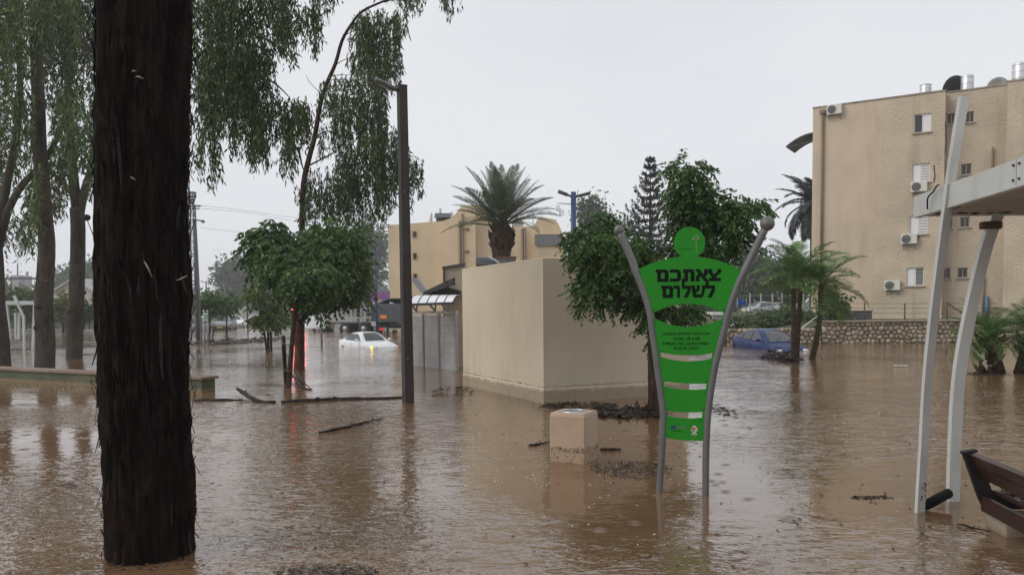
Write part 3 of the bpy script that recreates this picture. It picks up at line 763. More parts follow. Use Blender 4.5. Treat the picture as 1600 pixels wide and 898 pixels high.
ZL, ZR = at(1200, 513.5, YW).z, at(1400, 501.5, YW).z
MB().box(((XL + XM) / 2, YW + .22, (ZL - 1.1) / 2), (XM - XL, .36, ZL + 1.0)).build('core', M_mort, wall)
MB().box(((XR + XM) / 2 + .01, YW + .22, (ZR - 1.1) / 2), (XR - XM, .36, ZR + 1.0)).build('core', M_mort, wall)
MB().bbox(((XR + XM) / 2, YW + .16, ZR + .005), (XR - XM + .1, .56, .07), .02).build('coping', M('wall_coping', (.27, .225, .16), .9, .2, 4), wall)
for (a, b, z1) in ((XL, XM - .02, ZL + .03), (XM, XR, ZR - .02)):
    for (c, poly) in voronoi(a, b, -.2, z1, .225, .178):
        cx = sum(p[0] for p in poly) / len(poly); cz = sum(p[1] for p in poly) / len(poly)
        out = random.uniform(.05, .12); k = len(poly)
        r0 = [(cx + (x - cx) * .88, YW + .06, cz + (z - cz) * .88) for x, z in poly]
        r1 = [(cx + (x - cx) * .86, YW + .05 - out * .5, cz + (z - cz) * .86) for x, z in poly]
        r2 = [(cx + (x - cx) * .58, YW + .05 - out + random.uniform(-.012, .012), cz + (z - cz) * .58) for x, z in poly]
        vs = r0 + r1 + r2; fs = [tuple(range(2 * k, 3 * k))]
        for q in range(2):
            for i in range(k): fs.append((q * k + i, q * k + (i + 1) % k, (q + 1) * k + (i + 1) % k, (q + 1) * k + i))
        MB().add(vs, fs, True).build('stone', random.choice(M_stn), wall)
low = thing('low_wall', 'low plain rendered kerb wall behind the two small palms at the right edge', 'low wall', (XR, YW + .4, 0))
MB().bbox((XR + 6.05, YW + .42, -.05), (12, .35, 1.7), .02).build('wall', M_tan, low)
MB().bbox((XR + 6.05, YW + .40, .83), (12.1, .45, .07), .02).build('coping', M_mort, low)
# thin rail fence on the wall
rf = thing('wire_fence', 'thin rusty wire fence on posts on top of the stone wall', 'fence', (XM, YW + .7, 0))
M_rust = M('rusty_post', (.10, .07, .05), .85, .3, 8)
for (px, y0) in ((1351, 472), (1414, 473), (1467, 470), (1480, 471)):
    a = at(px, y0, YW + .7); MB().cyl((a.x, a.y, .8), a, .032, 6).build('post', M_rust, rf)
MB().bar(at(1480, 473, YW + .7), at(1502, 488, YW + .7), .04, .04).build('brace', M_rust, rf)
mb = MB()
for py in (474, 481, 489): mb.tube((at(1281, py, YW + .7), at(1420, py + .4, YW + .7), at(1560, py, YW + .7)), .008, 4)
mb.build('wire', M_rust, rf)
bx = thing('planter_box', 'dark grey low box at the foot of the apartment block by the drainpipe', 'box', at(1339, 500, 40))
p = at(1339, 500, 40); MB().bbox((p.x, p.y, 1.05), (1.25, .6, .62), .03).build('body', M('planter_grey', (.09, .095, .09), .6), bx)
MB().bbox((p.x, p.y, 1.37), (1.31, .66, .05), .01).build('rim', M('planter_rim', (.12, .125, .12), .6), bx)

# ------------------------------------------------------------------ foliage
def leafmat(name, c, tr=.3, isl=.35, rough=.5): return M(name, c, rough, .25, .8, isl=isl, trans=tr, rnd=False)
ML_euc = leafmat('gum_leaves', (.046, .076, .020), .2, .6)
ML_euc2 = leafmat('gum_leaves_green', (.060, .104, .024), .25, .6)
ML_dark = leafmat('dark_leaves', (.050, .116, .025), .28, .65, .38)
ML_mid = leafmat('mid_leaves', (.07, .135, .034), .32, .5)
ML_yel = leafmat('yellow_green_leaves', (.13, .17, .045), .35, .35)
ML_yel2 = leafmat('light_green_leaves', (.10, .155, .038), .35, .45)
ML_far = leafmat('far_leaves', (.050, .105, .040), .25, .45)
ML_far2 = leafmat('far_grey_leaves', (.058, .095, .045), .25, .45)
ML_bush = leafmat('bush_leaves', (.085, .14, .05), .3, .4)
ML_pine = leafmat('pine_needles', (.035, .043, .045), .15, .35)
ML_palm = leafmat('palm_leaf', (.055, .10, .034), .25, .35, .4)
ML_palm2 = leafmat('palm_leaf_green', (.10, .19, .04), .3, .35, .4)
ML_palm3 = leafmat('palm_leaf_mid', (.085, .165, .038), .3, .4, .35)
ML_date = leafmat('date_leaf', (.10, .135, .08), .2, .3, .45)
MB_dark = bark_mat('dark_stringy_bark', ((.004, .003, .0025), (.009, .006, .005), (.026, .018, .015), (.006, .004, .0035)), .20, 15, .06, cont=(.32, .68), mud=(.024, .0135, .0085))
MB_strip = M('bark_strip', (.010, .0068, .0055), .9, .5, 6, isl=.8, rnd=False, spec=.1)
MB_pale = bark_mat('pale_gum_bark', ((.020, .015, .012), (.050, .041, .032), (.085, .072, .058), (.034, .024, .020)), .35, 3.0, .02, cont=(.3, .7))
MB_brown = bark_mat('brown_bark', ((.022, .014, .011), (.055, .034, .026), (.085, .058, .045)), .3, 14, .02)
MB_palm = bark_mat('palm_bark', ((.03, .02, .014), (.075, .05, .034), (.12, .085, .06)), 2.2, 9, .05)

def hang(clumps, d0, d1, leaf=.115, wid=.022, per_m=42, down=1.0, stiff=.35):
    P, Dv, Ls = [], [], []
    for (x0, x1, y0, y1, n) in clumps:
        for _ in range(max(3, int(n * .86))):
            px = random.uniform(x0, x1); d = random.uniform(d0, d1)
            yt = y0 + abs(random.gauss(0, .16)) * (y1 - y0); yb = yt + (y1 - yt) * random.uniform(.45, 1.0)
            a, b = at(px, yt, d), at(px + random.gauss(0, 5), yb, d)
            L = (a - b).length; k = max(4, int(L * per_m)); t = np.sort(R.random(k))
            sw = R.normal(size=2) * .05; ph = random.uniform(0, 6)
            A, B = np.array(a), np.array(b)
            p = A + (B - A) * t[:, None]; p[:, 0] += np.sin(t * 4 + ph) * sw[0]; p[:, 1] += np.cos(t * 4 + ph) * sw[1]
            p += R.normal(size=(k, 3)) * .026
            dv = np.array([0, 0, -down]) + R.normal(size=(k, 3)) * stiff
            P.append(p); Dv.append(dv); Ls.append(leaf * R.uniform(.65, 1.25, k))
    P, Dv, Ls = np.concatenate(P), np.concatenate(Dv), np.concatenate(Ls)
    return leaf_quads(P, Dv, Ls, wid * R.uniform(.7, 1.2, len(P)))

# the big gum tree in front: rough dark trunk with stringy, peeling bark
Bb = gnd(237, 884); Bb = Bb * ((Bb.y + .29) / Bb.y)
gum = thing('gum_tree', 'big old gum tree with near black shaggy bark standing closest in the flood', 'tree', (Bb.x, Bb.y, 0))
prof = []
for py, cx, wpx in ((960, 241, 172), (884, 237.5, 147), (840, 236.5, 143), (750, 233, 144), (600, 225, 144), (450, 224, 146), (300, 222.5, 149), (150, 224, 150), (0, 226, 152)):
    p = at(cx, py, Bb.y); prof.append((p.z, wpx / 2 / F * Bb.y * .872, p.x - Bb.x))
prof = [(-1.0, .42, prof[0][2])] + prof + [(6, .28, .12), (8, .25, .10), (9.5, .2, .05)]
zs_ = np.array([p[0] for p in prof]); rs_ = np.array([p[1] for p in prof]); xs_ = np.array([p[2] for p in prof])
NA, NZ = 120, 260
zz = np.concatenate([np.linspace(-.7, 4.3, 220), np.linspace(4.35, 9.5, NZ - 220)])
V = np.zeros((NZ, NA, 3))
for i, z in enumerate(zz):
    r0 = np.interp(z, zs_, rs_); xo = np.interp(z, zs_, xs_)
    for k in range(NA):
        a = 2 * math.pi * k / NA
        c, s_ = math.cos(a), math.sin(a)
        q = mnoise.noise(Vector((c * 5.5, s_ * 5.5, z * .55))) * .024 + mnoise.noise(Vector((c * 1.8, s_ * 1.8, z * 1.3))) * .022 + mnoise.noise(Vector((c * 6, s_ * 6, z * 4.5 + 20))) * .014
        f = mnoise.noise(Vector((c * 13 + .3 * math.sin(z * 3), s_ * 13, z * 1.1 + 9)))
        q += -abs(f) * .050 + .012 + mnoise.noise(Vector((c * 24, s_ * 24, z * 7))) * .014
        V[i, k] = (Bb.x + xo + c * (r0 + q), Bb.y + s_ * (r0 + q), z)
ii = np.arange(NZ - 1)[:, None] * NA; kk = np.arange(NA)[None, :]
Fq = np.stack([ii + kk, ii + (kk + 1) % NA, ii + NA + (kk + 1) % NA, ii + NA + kk], -1).reshape(-1, 4)
np_obj('trunk', V.reshape(-1, 3), Fq, MB_dark, gum, smooth=True)
# loose bark strips lying on and curling off the trunk
def bark_pieces(name, n, mat):
  za = R.uniform(.02, 4.4, n); aa = R.uniform(0, 2 * math.pi, n); Vs, Fs = [], []
  for i in range(n):
      L = random.uniform(.08, .42); w = random.uniform(.003, .012); peel = random.choice((0, 0, .01, .02, .03, .05)); up = random.random() < .5
      tw = random.uniform(-.10, .10); rr = np.interp(za[i], zs_, rs_) + .002; xo = np.interp(za[i], zs_, xs_); b0 = len(Vs)
      m = 5
      for j in range(m):
          t = j / (m - 1); z = za[i] + (t - .5) * L; e = (t if up else 1 - t)
          a = aa[i] + tw * t; r = rr + random.uniform(-.004, .008) + peel * e ** 3; ww = w * (1 - .75 * abs(2 * t - 1) ** 2)
          for sg in (-1, 1):
              a2 = a + sg * ww / rr; Vs.append((Bb.x + xo + math.cos(a2) * (r + .003 * sg), Bb.y + math.sin(a2) * (r - .003 * sg), z))
      for j in range(m - 1): Fs.append((b0 + 2 * j, b0 + 2 * j + 1, b0 + 2 * j + 3, b0 + 2 * j + 2))
  np_obj(name, np.array(Vs), np.array(Fs), mat, gum, kind='stuff')
bark_pieces('bark_strips', 1500, MB_strip)
bark_pieces('pale_bark_strips', 130, M('pale_bark_strip', (.028, .024, .022), .85, .4, 6, isl=.6, rnd=False, spec=.1))
mb = MB()
for (px, py, d, dx, dz) in ((212, 120, None, .05, -.015), (206, 112, None, .03, .0), (204, 277, None, .035, -.02), (276, 438, None, .07, .03), (225, 408, None, .05, -.10)):
    p = at(px, py, Bb.y - .312); mb.tube((p, p + Vector((dx * .5, -.015, dz * .3)), p + Vector((dx, -.005, dz))), (.002, .006, .002), 5)
mb.build('stuck_twigs', M('pale_twig', (.30, .24, .18), .8), gum, kind='stuff')
# limbs over the picture and the crown they carry
mb = MB()
lims = [([(Bb.x, Bb.y, 7.5), (Bb.x + .6, Bb.y + 3, 8.2), (-2.2, 10, 8.0), (-3.0, 13, 7.2)], .16, .05), ([(Bb.x, Bb.y, 8), (Bb.x - 1.2, Bb.y - 2, 9.4), (-4, 2, 9.8)], .15, .05),
        ([(Bb.x, Bb.y, 8.5), (Bb.x + 2, Bb.y + 1.5, 9.3), (1.5, 8.5, 8.2), (0, 11.5, 7.4), (-1.3, 13.2, 6.6)], .14, .035), ([(Bb.x, Bb.y, 8.6), (Bb.x - 2, Bb.y + 2, 9.4), (-6, 9, 8.6)], .12, .04)]
for p, a, b in lims: limb(mb, p, a, b, 8)
for pp in (([(298, 96), (310, 88), (325, 74), (345, 60), (372, 30)], 12.4), ([(385, 112), (402, 122), (425, 128), (440, 140), (452, 152)], 12.6), ([(402, 124), (416, 136), (432, 152)], 12.6), ([(372, 30), (400, -10), (430, -40)], 12.4), ([(466, 230), (470, 250), (475, 268)], 12.8)):
    limb(mb, [at(px, py, pp[1]) for px, py in pp[0]], .022, .007, 5)
mb.build('limbs', MB_brown, gum)
clA = [(296, 345, -50, 150, 60), (330, 400, -50, 130, 90), (400, 458, -50, 92, 85), (385, 425, 55, 125, 34), (441, 458, 20, 108, 14), (463, 481, 0, 72, 16), (481, 500, -10, 92, 22), (500, 513, -30, 36, 12), (514, 530, -40, 12, 8),
       (300, 332, 70, 195, 34), (328, 386, 60, 215, 85), (380, 426, 70, 205, 60), (296, 313, 170, 290, 12), (310, 330, 110, 225, 22), (323, 344, 140, 265, 30), (332, 343, 225, 304, 10), (345, 372, 120, 236, 24), (360, 369, 190, 252, 7),
       (375, 385, 180, 256, 7), (390, 413, 140, 276, 50), (409, 422, 190, 263, 12), (424, 482, 150, 234, 66), (440, 461, 190, 282, 26), (463, 481, 150, 238, 18), (560, 720, -60, -6, 40)]
np_obj('crown', *hang(clA, 11.4, 13.8, .115, .024, 40), ML_euc, gum)
ov = np.stack([R.uniform(-8, 3.5, 5200), R.uniform(-3, 10.5, 5200), np.zeros(5200)], 1); ov[:, 2] = np.maximum(6.0 + R.uniform(0, 3.2, 5200), 2.2 + ov[:, 1] * .50 + R.uniform(0, 2.6, 5200))
np_obj('upper_crown', *leaf_quads(ov, np.array([0, 0, -1]) + R.normal(size=(5200, 3)) * .5, R.uniform(.25, .5, 5200), R.uniform(.05, .1, 5200)), ML_euc, gum)

# slender weeping gum beside the lamp post
TX = at(470, 575, 24.0)
wg = thing('weeping_gum', 'slender leaning gum tree with hanging foliage between the round tree and the lamp post', 'tree', (TX.x, TX.y, 0))
dW = 24.0
mb = MB()
tp = [at(470, 590, dW), at(470, 560, dW), at(470, 500, dW), at(469, 440, dW), at(471, 390, dW), at(472, 355, dW), at(474, 290, dW), at(482, 250, dW), at(492, 212, dW), (at(500, 165, dW)), at(510, 132, dW), at(524, 100, dW), at(534, 65, dW), at(548, 40, dW), at(566, 18, dW), at(600, 2, dW), at(640, -14, dW)]
limb(mb, tp, .12, .025, 9, 3); mb.build('trunk', MB_brown, wg)
mb = MB()
for q in (([(476, 262), (500, 250), (525, 236), (540, 218), (548, 205)], .03), ([(496, 212), (508, 206), (520, 206), (538, 214), (560, 210)], .022), ([(494, 216), (505, 212), (515, 206)], .018), ([(520, 105), (535, 95), (550, 90)], .016), ([(513, 120), (525, 118), (552, 117)], .016), ([(506, 130), (516, 125), (540, 124)], .015),
          ([(536, 55), (550, 50), (575, 30)], .016), ([(600, 4), (640, -8), (700, -20)], .015), ([(475, 268), (470, 250), (467, 235)], .014), ([(474, 300), (480, 320), (486, 345)], .014), ([(548, 206), (590, 222), (620, 225)], .014), ([(505, 150), (485, 130), (478, 118)], .010), ([(640, 312), (625, 300), (600, 260)], .014), ([(646, 302), (638, 313)], .016)):
    limb(mb, [at(x, y, dW + random.uniform(-.3, .3)) for x, y in q[0]], q[1], .006, 5)
mb.build('limbs', MB_brown, wg)
clB = [(548, 622, 12, 130, 78), (556, 602, 8, 132, 40), (614, 634, 12, 62, 18), (626, 662, -30, 27, 26), (596, 640, -30, 10, 20), (688, 718, -40, 29, 26), (548, 626, 70, 148, 64), (549, 602, 115, 195, 56), (520, 550, 112, 182, 26), (500, 527, 122, 192, 20),
       (522, 604, 145, 262, 110), (560, 612, 185, 266, 46), (498, 530, 190, 252, 12), (478, 560, 252, 350, 60), (530, 602, 235, 346, 110), (588, 640, 225, 332, 66), (640, 657, 240, 312, 20), (469, 532, 285, 372, 56), (540, 582, 325, 362, 20), (590, 601, 325, 357, 8), (458, 472, 285, 338, 4), (610, 628, 190, 250, 10)]
np_obj('crown', *hang(clB, dW - 1.2, dW + 1.2, .20, .042, 22), ML_euc, wg)
np_obj('crown_fresh', *hang([(565, 608, 205, 250, 30), (535, 560, 220, 250, 8), (520, 585, 340, 372, 12)], dW - 1.4, dW - 1.1, .19, .042, 22), ML_euc2, wg, kind='stuff')
# gum trunks behind the planter wall at the left
def gum_left(label, base, pts, r0, r1, forks, d, name='tall_gum'):
    t = thing(name, label, 'tree', (base.x, base.y, 0), 0, 'gum trees behind the planter wall')
    mb = MB(); limb(mb, [at(*q, d) for q in pts], r0, r1, 12, 5, .004)
    for (x, y, r) in forks[1]: mb.ball(at(x, y, d - r0 * .7), r, 8, 6, (1.2, .8, .9))
    mb.build('trunk', MB_pale, t)
    mb = MB()
    for (q, a, b) in forks[0]: limb(mb, [at(*z, d) for z in q], a, b, 8)
    if forks[0]: mb.build('limbs', MB_pale, t)
    return t
d1 = gnd(70, 575).y
g1 = gum_left('gum tree with mottled peeling trunk in the middle of the three left trunks', gnd(70, 575), [(71, 605), (70, 572), (71, 530), (68, 480), (71, 430), (73, 380), (69, 330), (66, 280), (62, 230), (60, 160), (57, 80), (54, 0), (52, -120)], .285, .14,
              ([([(66, 460), (60, 445), (56, 432)], .03, .01)], ((60, 478, .12), (58, 512, .10), (74, 440, .07), (62, 545, .06))), d1)
d2 = gnd(116, 560).y
g2 = gum_left('smooth grey gum tree forking high, just left of the big black trunk', gnd(116, 560), [(116, 590), (116, 560), (117, 520), (119, 480), (121, 420), (122, 360), (120, 325)], .28, .23,
              ([([(121, 330), (116, 290), (113, 250), (108, 180), (104, 60), (100, -100)], .19, .09), ([(122, 345), (128, 315), (136, 285), (143, 262), (150, 200), (160, 60)], .17, .08), ([(127, 400), (130, 399)], .05, .04)],
               ((135, 340, .13), (130, 457, .10), (108, 487, .10))), d2)
d3 = gnd(2, 573).y
g3 = gum_left('dark gum tree cut by the left edge of the picture with branches crossing upward', gnd(2, 573), [(4, 605), (3, 572), (0, 520), (-4, 480), (-6, 420), (-8, 380)], .26, .20,
              ([([(-8, 395), (6, 350), (14, 325), (34, 290), (60, 262), (90, 215), (110, 150)], .14, .06), ([(-8, 370), (2, 330), (10, 290), (20, 240), (30, 180), (30, 60)], .15, .07), ([(0, 365), (12, 340), (18, 322)], .06, .03)], ()), d3)
clL = [(-40, 60, -60, 190, 120), (60, 158, -60, 180, 150), (-20, 60, 130, 300, 70), (80, 150, 130, 262, 60), (62, 106, 220, 346, 46), (74, 96, 300, 350, 10), (28, 62, 250, 400, 26), (8, 50, 330, 412, 20), (100, 152, 190, 300, 36), (138, 152, 230, 312, 16), (-20, 16, 200, 400, 24), (0, 120, -60, 120, 70)]
np_obj('crown', *hang(clL[0::3], d1 - 2.5, d1 + 1.5, .24, .052, 17, stiff=.5), ML_euc2, g1)
np_obj('crown', *hang(clL[1::3], d2 - 3, d2 + 1, .25, .055, 17, stiff=.5), ML_euc, g2)
np_obj('crown', *hang(clL[2::3], d3 - 2, d3 + 2, .24, .052, 17, stiff=.5), ML_euc2, g3)

# broad-leaved trees: hanging compound sprays of leaflets spread through several lobes
def sprays(lobes, n, L, leaf, wid, pairs=6, droop=.8, shell=2.4):
    W = np.array([l[3] * l[4] for l in lobes], float); W /= W.sum()
    idx = R.choice(len(lobes), n, p=W)
    C = np.array([list(at(l[0], l[1], l[2])) for l in lobes])[idx]
    S = np.array([[l[3] / F * l[2], (l[3] + l[4]) / 2 / F * l[2] * (l[5] if len(l) > 5 else 1.0), l[4] / F * l[2]] for l in lobes])[idx]
    dr = unit(R.normal(size=(n, 3))); rr = R.random(n) ** (1 / shell)
    # uneven outline: the radius swells and shrinks with the direction
    bumpy = np.array([1 + .28 * mnoise.noise(Vector((d[0] * 2.3 + i, d[1] * 2.3, d[2] * 2.3))) for d, i in zip(dr, idx)])
    p0 = C + dr * S * (rr * bumpy)[:, None]
    ra = unit(dr * np.array([1, 1, .45]) + np.array([0, 0, -droop]) * R.uniform(.3, 1.2, n)[:, None] + R.normal(size=(n, 3)) * .35)
    P, D_, Ls = [], [], []
    side = unit(np.cross(ra, np.array([0.05, .03, 1.0])))
    LL = L * R.uniform(.6, 1.25, n)
    for k in range(pairs):
        t = (k + 1) / pairs
        base = p0 + ra * (LL * t)[:, None] + np.array([0, 0, -1]) * (LL * .25 * t * t)[:, None]
        for sg in (-1, 1):
            P.append(base); D_.append(side * sg * .8 + ra * .55 + np.array([0, 0, -.55]) + R.normal(size=(n, 3)) * .22); Ls.append(leaf * R.uniform(.7, 1.15, n) * (1.0 if k < pairs - 1 else .8))
    P, D_, Ls = np.concatenate(P), np.concatenate(D_), np.concatenate(Ls)
    return leaf_quads(P, D_, Ls, wid * R.uniform(.75, 1.2, len(P)))
TN = gnd(1022, 641)
nt_ = thing('kiosk_tree', 'dark leafy tree overhanging the right wall of the kiosk behind the green sign', 'tree', (TN.x, TN.y, 0))
dN = TN.y
lobes = [(925, 395, dN, 40, 46), (975, 425, dN - .2, 52, 44), (925, 450, dN - .3, 34, 36), (950, 375, dN + .2, 36, 34), (1005, 470, dN, 38, 24), (903, 378, dN, 22, 30), (1050, 478, dN, 44, 22), (990, 385, dN, 26, 22),
         (1075, 300, dN, 36, 34), (1105, 325, dN, 46, 38), (1080, 350, dN + .3, 36, 30), (1148, 338, dN - .2, 28, 34), (1130, 378, dN, 36, 20), (1070, 258, dN, 24, 12), (1182, 316, dN, 18, 6), (1150, 378, dN, 20, 12), (1058, 385, dN, 22, 14), (1100, 268, dN, 14, 10), (930, 338, dN, 14, 12)]
lobes = [(l[0] + (6 if l[0] < 1000 else 0), l[1] - (4 if l[0] < 1000 else 0), l[2], l[3] * .86, l[4] * .88) for l in lobes]
np_obj('crown', *sprays(lobes, 2000, .26, .098, .036, 6, .9), ML_dark, nt_)
np_obj('crown_fresh', *sprays([(935, 385, dN - .55, 40, 30, .3), (1075, 262, dN - .3, 30, 16, .4), (975, 395, dN - .5, 45, 26, .3), (1160, 320, dN - .3, 36, 20, .4)], 260, .26, .10, .036, 6, .9), ML_mid, nt_, kind='stuff')
np_obj('low_sprays', *sprays([(1008, 508, dN - .25, 8, 10), (1016, 530, dN - .2, 3, 9)], 26, .15, .085, .034, 4, 1.4), ML_dark, nt_, kind='stuff')
mb = MB(); limb(mb, [at(1023, 665, dN), at(1022, 640, dN), at(1021, 600, dN), at(1020, 540, dN), at(1024, 470, dN), at(1035, 420, dN)], .10, .06, 9, 4); mb.build('trunk', MB_brown, nt_)
mb = MB()
for q in ([(1030, 430), (1060, 380), (1085, 320), (1080, 262)], [(1026, 450), (990, 420), (950, 390), (920, 370)], [(1040, 410), (1100, 380), (1150, 340), (1185, 318)], [(1024, 480), (985, 470), (930, 460)], [(1085, 395), (1112, 402), (1116, 398)]):
    limb(mb, [at(x, y, dN + random.uniform(-.2, .2)) for x, y in q], .045, .010, 6)
mb.build('limbs', MB_brown, nt_)
mb = MB()
for q in ([(1020, 622), (1012, 632), (1000, 640), (985, 640)], [(1022, 610), (1016, 620), (1010, 640)], [(1000, 641), (996, 630), (994, 626)]):
    limb(mb, [at(x, y, dN - .15) for x, y in q], .022, .012, 6)
mb.build('root', MB_brown, nt_)

TM = gnd(467, 579)
rt = thing('round_tree', 'round dark green tree with forked reddish trunk in the middle distance', 'tree', (TM.x, TM.y, 0))
dM = TM.y
lobes = [(418, 366, dM, 34, 20), (400, 388, dM, 18, 22), (434, 384, dM - .3, 28, 22), (399, 410, dM, 10, 12), (450, 418, dM - .5, 34, 24), (500, 396, dM - .7, 42, 32), (543, 390, dM, 32, 32), (530, 428, dM - .4, 36, 30), (563, 410, dM + .2, 16, 26), (484, 440, dM, 40, 24), (546, 450, dM, 18, 16), (456, 440, dM, 16, 12), (510, 360, dM, 40, 14), (555, 366, dM, 18, 14), (425, 341, dM, 15, 5), (515, 464, dM, 16, 9), (470, 462, dM, 18, 7)]
lobes = [(470 + (l[0] - 472) * .90, l[1], l[2], l[3] * .80, l[4] * .88) for l in lobes]
np_obj('crown', *sprays(lobes, 1700, .46, .21, .075, 5, 1.2), ML_dark, rt)
np_obj('crown_fresh', *sprays([(530, 375, dM - 1.0, 50, 26, .2), (560, 430, dM - .7, 24, 40, .3), (480, 410, dM - 1.35, 80, 36, .15)], 420, .4, .16, .06, 5, .9), ML_mid, rt, kind='stuff')
mb = MB(); limb(mb, [at(468, 600, dM), at(467, 578, dM), at(468, 550, dM), at(466, 515, dM), at(468, 480, dM), at(472, 430, dM)], .15, .10, 10, 4); mb.build('trunk', bark_mat('reddish_bark', ((.035, .016, .012), (.09, .040, .03), (.13, .065, .05)), .3, 12, .02), rt)
mb = MB()
for q in ([(468, 490), (440, 450), (410, 390)], [(470, 470), (510, 430), (545, 400)], [(468, 500), (500, 480), (540, 465)], [(472, 430), (480, 400), (490, 360)], [(462, 395), (450, 380), (438, 372)]):
    limb(mb, [at(x, y, dM + random.uniform(-.3, .3)) for x, y in q], .07, .015, 6)
mb.build('limbs', MB_brown, rt)

dW = gnd(451, 606).y
sk = thing('leaning_tree', 'thin leaning dark young trunk tied to a stake in front of the round tree', 'tree', gnd(451, 606))
mb = MB(); limb(mb, [at(450, 640, dW), at(451, 606, dW), at(455, 550, dW), at(461, 490, dW), at(468, 455, dW), at(478, 420, dW)], .068, .03, 8, 4); mb.build('trunk', MB_brown, sk)
np_obj('crown', *sprays([(490, 430, dW, 40, 24), (478, 446, dW, 24, 14)], 300, .32, .13, .048, 5, 1.0), ML_dark, sk)
st_ = thing('tree_stake', 'dark wooden stake tied to the thin leaning young tree', 'stake', gnd(447, 606))
mb = MB(); mb.tube((gnd(447.5, 612, -.3), at(443.5, 545, dW), at(442.5, 524, dW)), (.045, .045, .04), 7); mb.build('pole', MB_brown, st_)
mb = MB()
for py in (536, 577): mb.tube((at(440, py - 1, dW - .03), at(450, py + 3, dW - .06), at(459, py, dW - .03)), .012, 5)
mb.tube((at(444, 545, dW), at(452, 562, dW + .1), at(457, 590, dW)), .008, 4)
mb.build('tie', M('tie_rope', (.12, .10, .08), .9), st_)


def small_tree(name, label, trunk, lobes, d, n, mat, leaf=.16, L=.3, group=None, r=.05, stakes=(), cat='tree'):
    b = at(trunk[0][0], trunk[0][1], d)
    t = thing(name, label, cat, (b.x, b.y, 0), 0, group)
    mb = MB(); limb(mb, [at(x, y, d) for x, y in trunk], r, r * .5, 7, 3); mb.build('trunk', MB_brown, t)
    np_obj('crown', *sprays([(*l[:2], d, *l[2:]) for l in lobes], n, L, leaf, leaf * .4, 5, .5), mat, t)
    for (x0, y0, x1, y1) in stakes: MB().cyl(at(x0, y0, d), at(x1, y1, d), .05, 6).build('stake', MB_brown, t)
    return t
GS = 'young street trees with stakes'
ds = gnd(420, 547).y
small_tree('young_tree', 'young two-tiered light green tree held by two stakes left of the round tree', [(420, 552), (419, 530), (418, 500), (414, 470)], [(427, 498, 26, 15), (408, 500, 16, 10), (402, 460, 18, 9), (414, 474, 22, 10), (396, 449, 7, 6)], ds, 230, ML_yel2, .2, .3, GS, .06, ((417, 547, 413, 519), (424, 547, 423, 518)))
dq = 52
small_tree('young_tree', 'young green tree beside the lattice mast and the green street sign', [(327, 532), (328, 500), (326, 470)], [(322, 470, 22, 14), (336, 472, 16, 10), (316, 465, 12, 10)], dq, 300, ML_mid, .26, .5, GS, .06, ((331, 532, 334, 516),))
small_tree('young_tree', 'young pale green tree in front of the parked dark car', [(354, 528), (354, 500), (352, 470)], [(345, 475, 22, 10), (355, 470, 16, 14), (338, 479, 12, 7)], dq + 3, 260, ML_mid, .26, .5, GS, .07)
small_tree('lime_shrub', 'yellow green bushy young tree between the two left gum trunks', [(99, 520), (99, 495), (98, 470)], [(97, 474, 12, 18), (104, 484, 11, 11), (91, 484, 8, 10)], 62, 320, ML_yel, .3, .5, 'green bushes by the left fence', .08, ((98, 522, 98, 505), (102, 522, 104, 506)))
small_tree('hedge_tree', 'wide green bushy tree behind the white shelter at the left edge', [(40, 515), (40, 490), (40, 470)], [(28, 462, 18, 12), (45, 460, 20, 12), (36, 480, 26, 20), (54, 470, 12, 18)], 66, 620, leafmat('grassy_leaves', (.10, .145, .04)), .32, .5, 'green bushes by the left fence', .1)
small_tree('hedge_tree', 'dark green bush right of the smooth grey gum in front of the pink gabled house', [(131, 515), (131, 495), (131, 485)], [(131, 484, 16, 12), (140, 478, 8, 12), (124, 490, 10, 10)], 64, 300, ML_mid, .3, .5, 'green bushes by the left fence', .08)

# ------------------------------------------------------------------ palms
def frond_mesh(name, Lf, n, leaf, wid, bend, vup, mat, back=.5, gap0=.16, rach=.022, droop=.3):
    mb = MB(); pts = []
    k = 10
    ang = 0.0; p = Vector((0, 0, 0)); pts.append(p.copy())
    for i in range(k): ang -= bend / k * (.4 + 1.2 * i / k); p = p + Vector((math.cos(ang), 0, math.sin(ang))) * (Lf / k); pts.append(p.copy())
    mb.tube(pts, [rach * (1 - .85 * i / k) for i in range(k + 1)], 5)
    P = np.array([list(q) for q in pts]); t = np.linspace(gap0, .99, n); f = t * k; i0 = np.minimum(f.astype(int), k - 1); w = (f - i0)[:, None]
    B = P[i0] * (1 - w) + P[i0 + 1] * w; T = unit(P[i0 + 1] - P[i0]); U = np.cross(T, np.array([0, 1.0, 0])) * -1
    U = np.where(U[:, 2:3] < 0, -U, U)
    prof = np.clip(np.sin(np.pi * (t * .86 + .10)), .18, 1) * leaf
    parts = []
    for sg in (-1, 1):
        d = T * back + np.array([0, sg * 1.0, 0]) * .85 + U * vup + R.normal(size=(n, 3)) * .07
        d = unit(d); Lq = prof * R.uniform(.88, 1.1, n)
        mid = B + d * (Lq * .5)[:, None]; d2 = unit(d + np.array([0, 0, -droop])); tip = mid + d2 * (Lq * .5)[:, None]
        s = unit(np.cross(d, U + R.normal(size=(n, 3)) * .15)) * wid / 2
        V = np.stack([B - s * .6, B + s * .6, mid + s, mid - s, tip], 1).reshape(-1, 3); o = np.arange(n)[:, None] * 5
        for fv in V: pass
        b0 = len(mb.v); mb.v += [tuple(v) for v in V]
        for j in range(n):
            q = b0 + 5 * j; mb.f += [(q, q + 1, q + 2, q + 3), (q + 3, q + 2, q + 4)]; mb.sm += [False, False]
    me = bpy.data.meshes.new(name); me.from_pydata(mb.v, [], mb.f); me.materials.append(mat); me.update(); return me
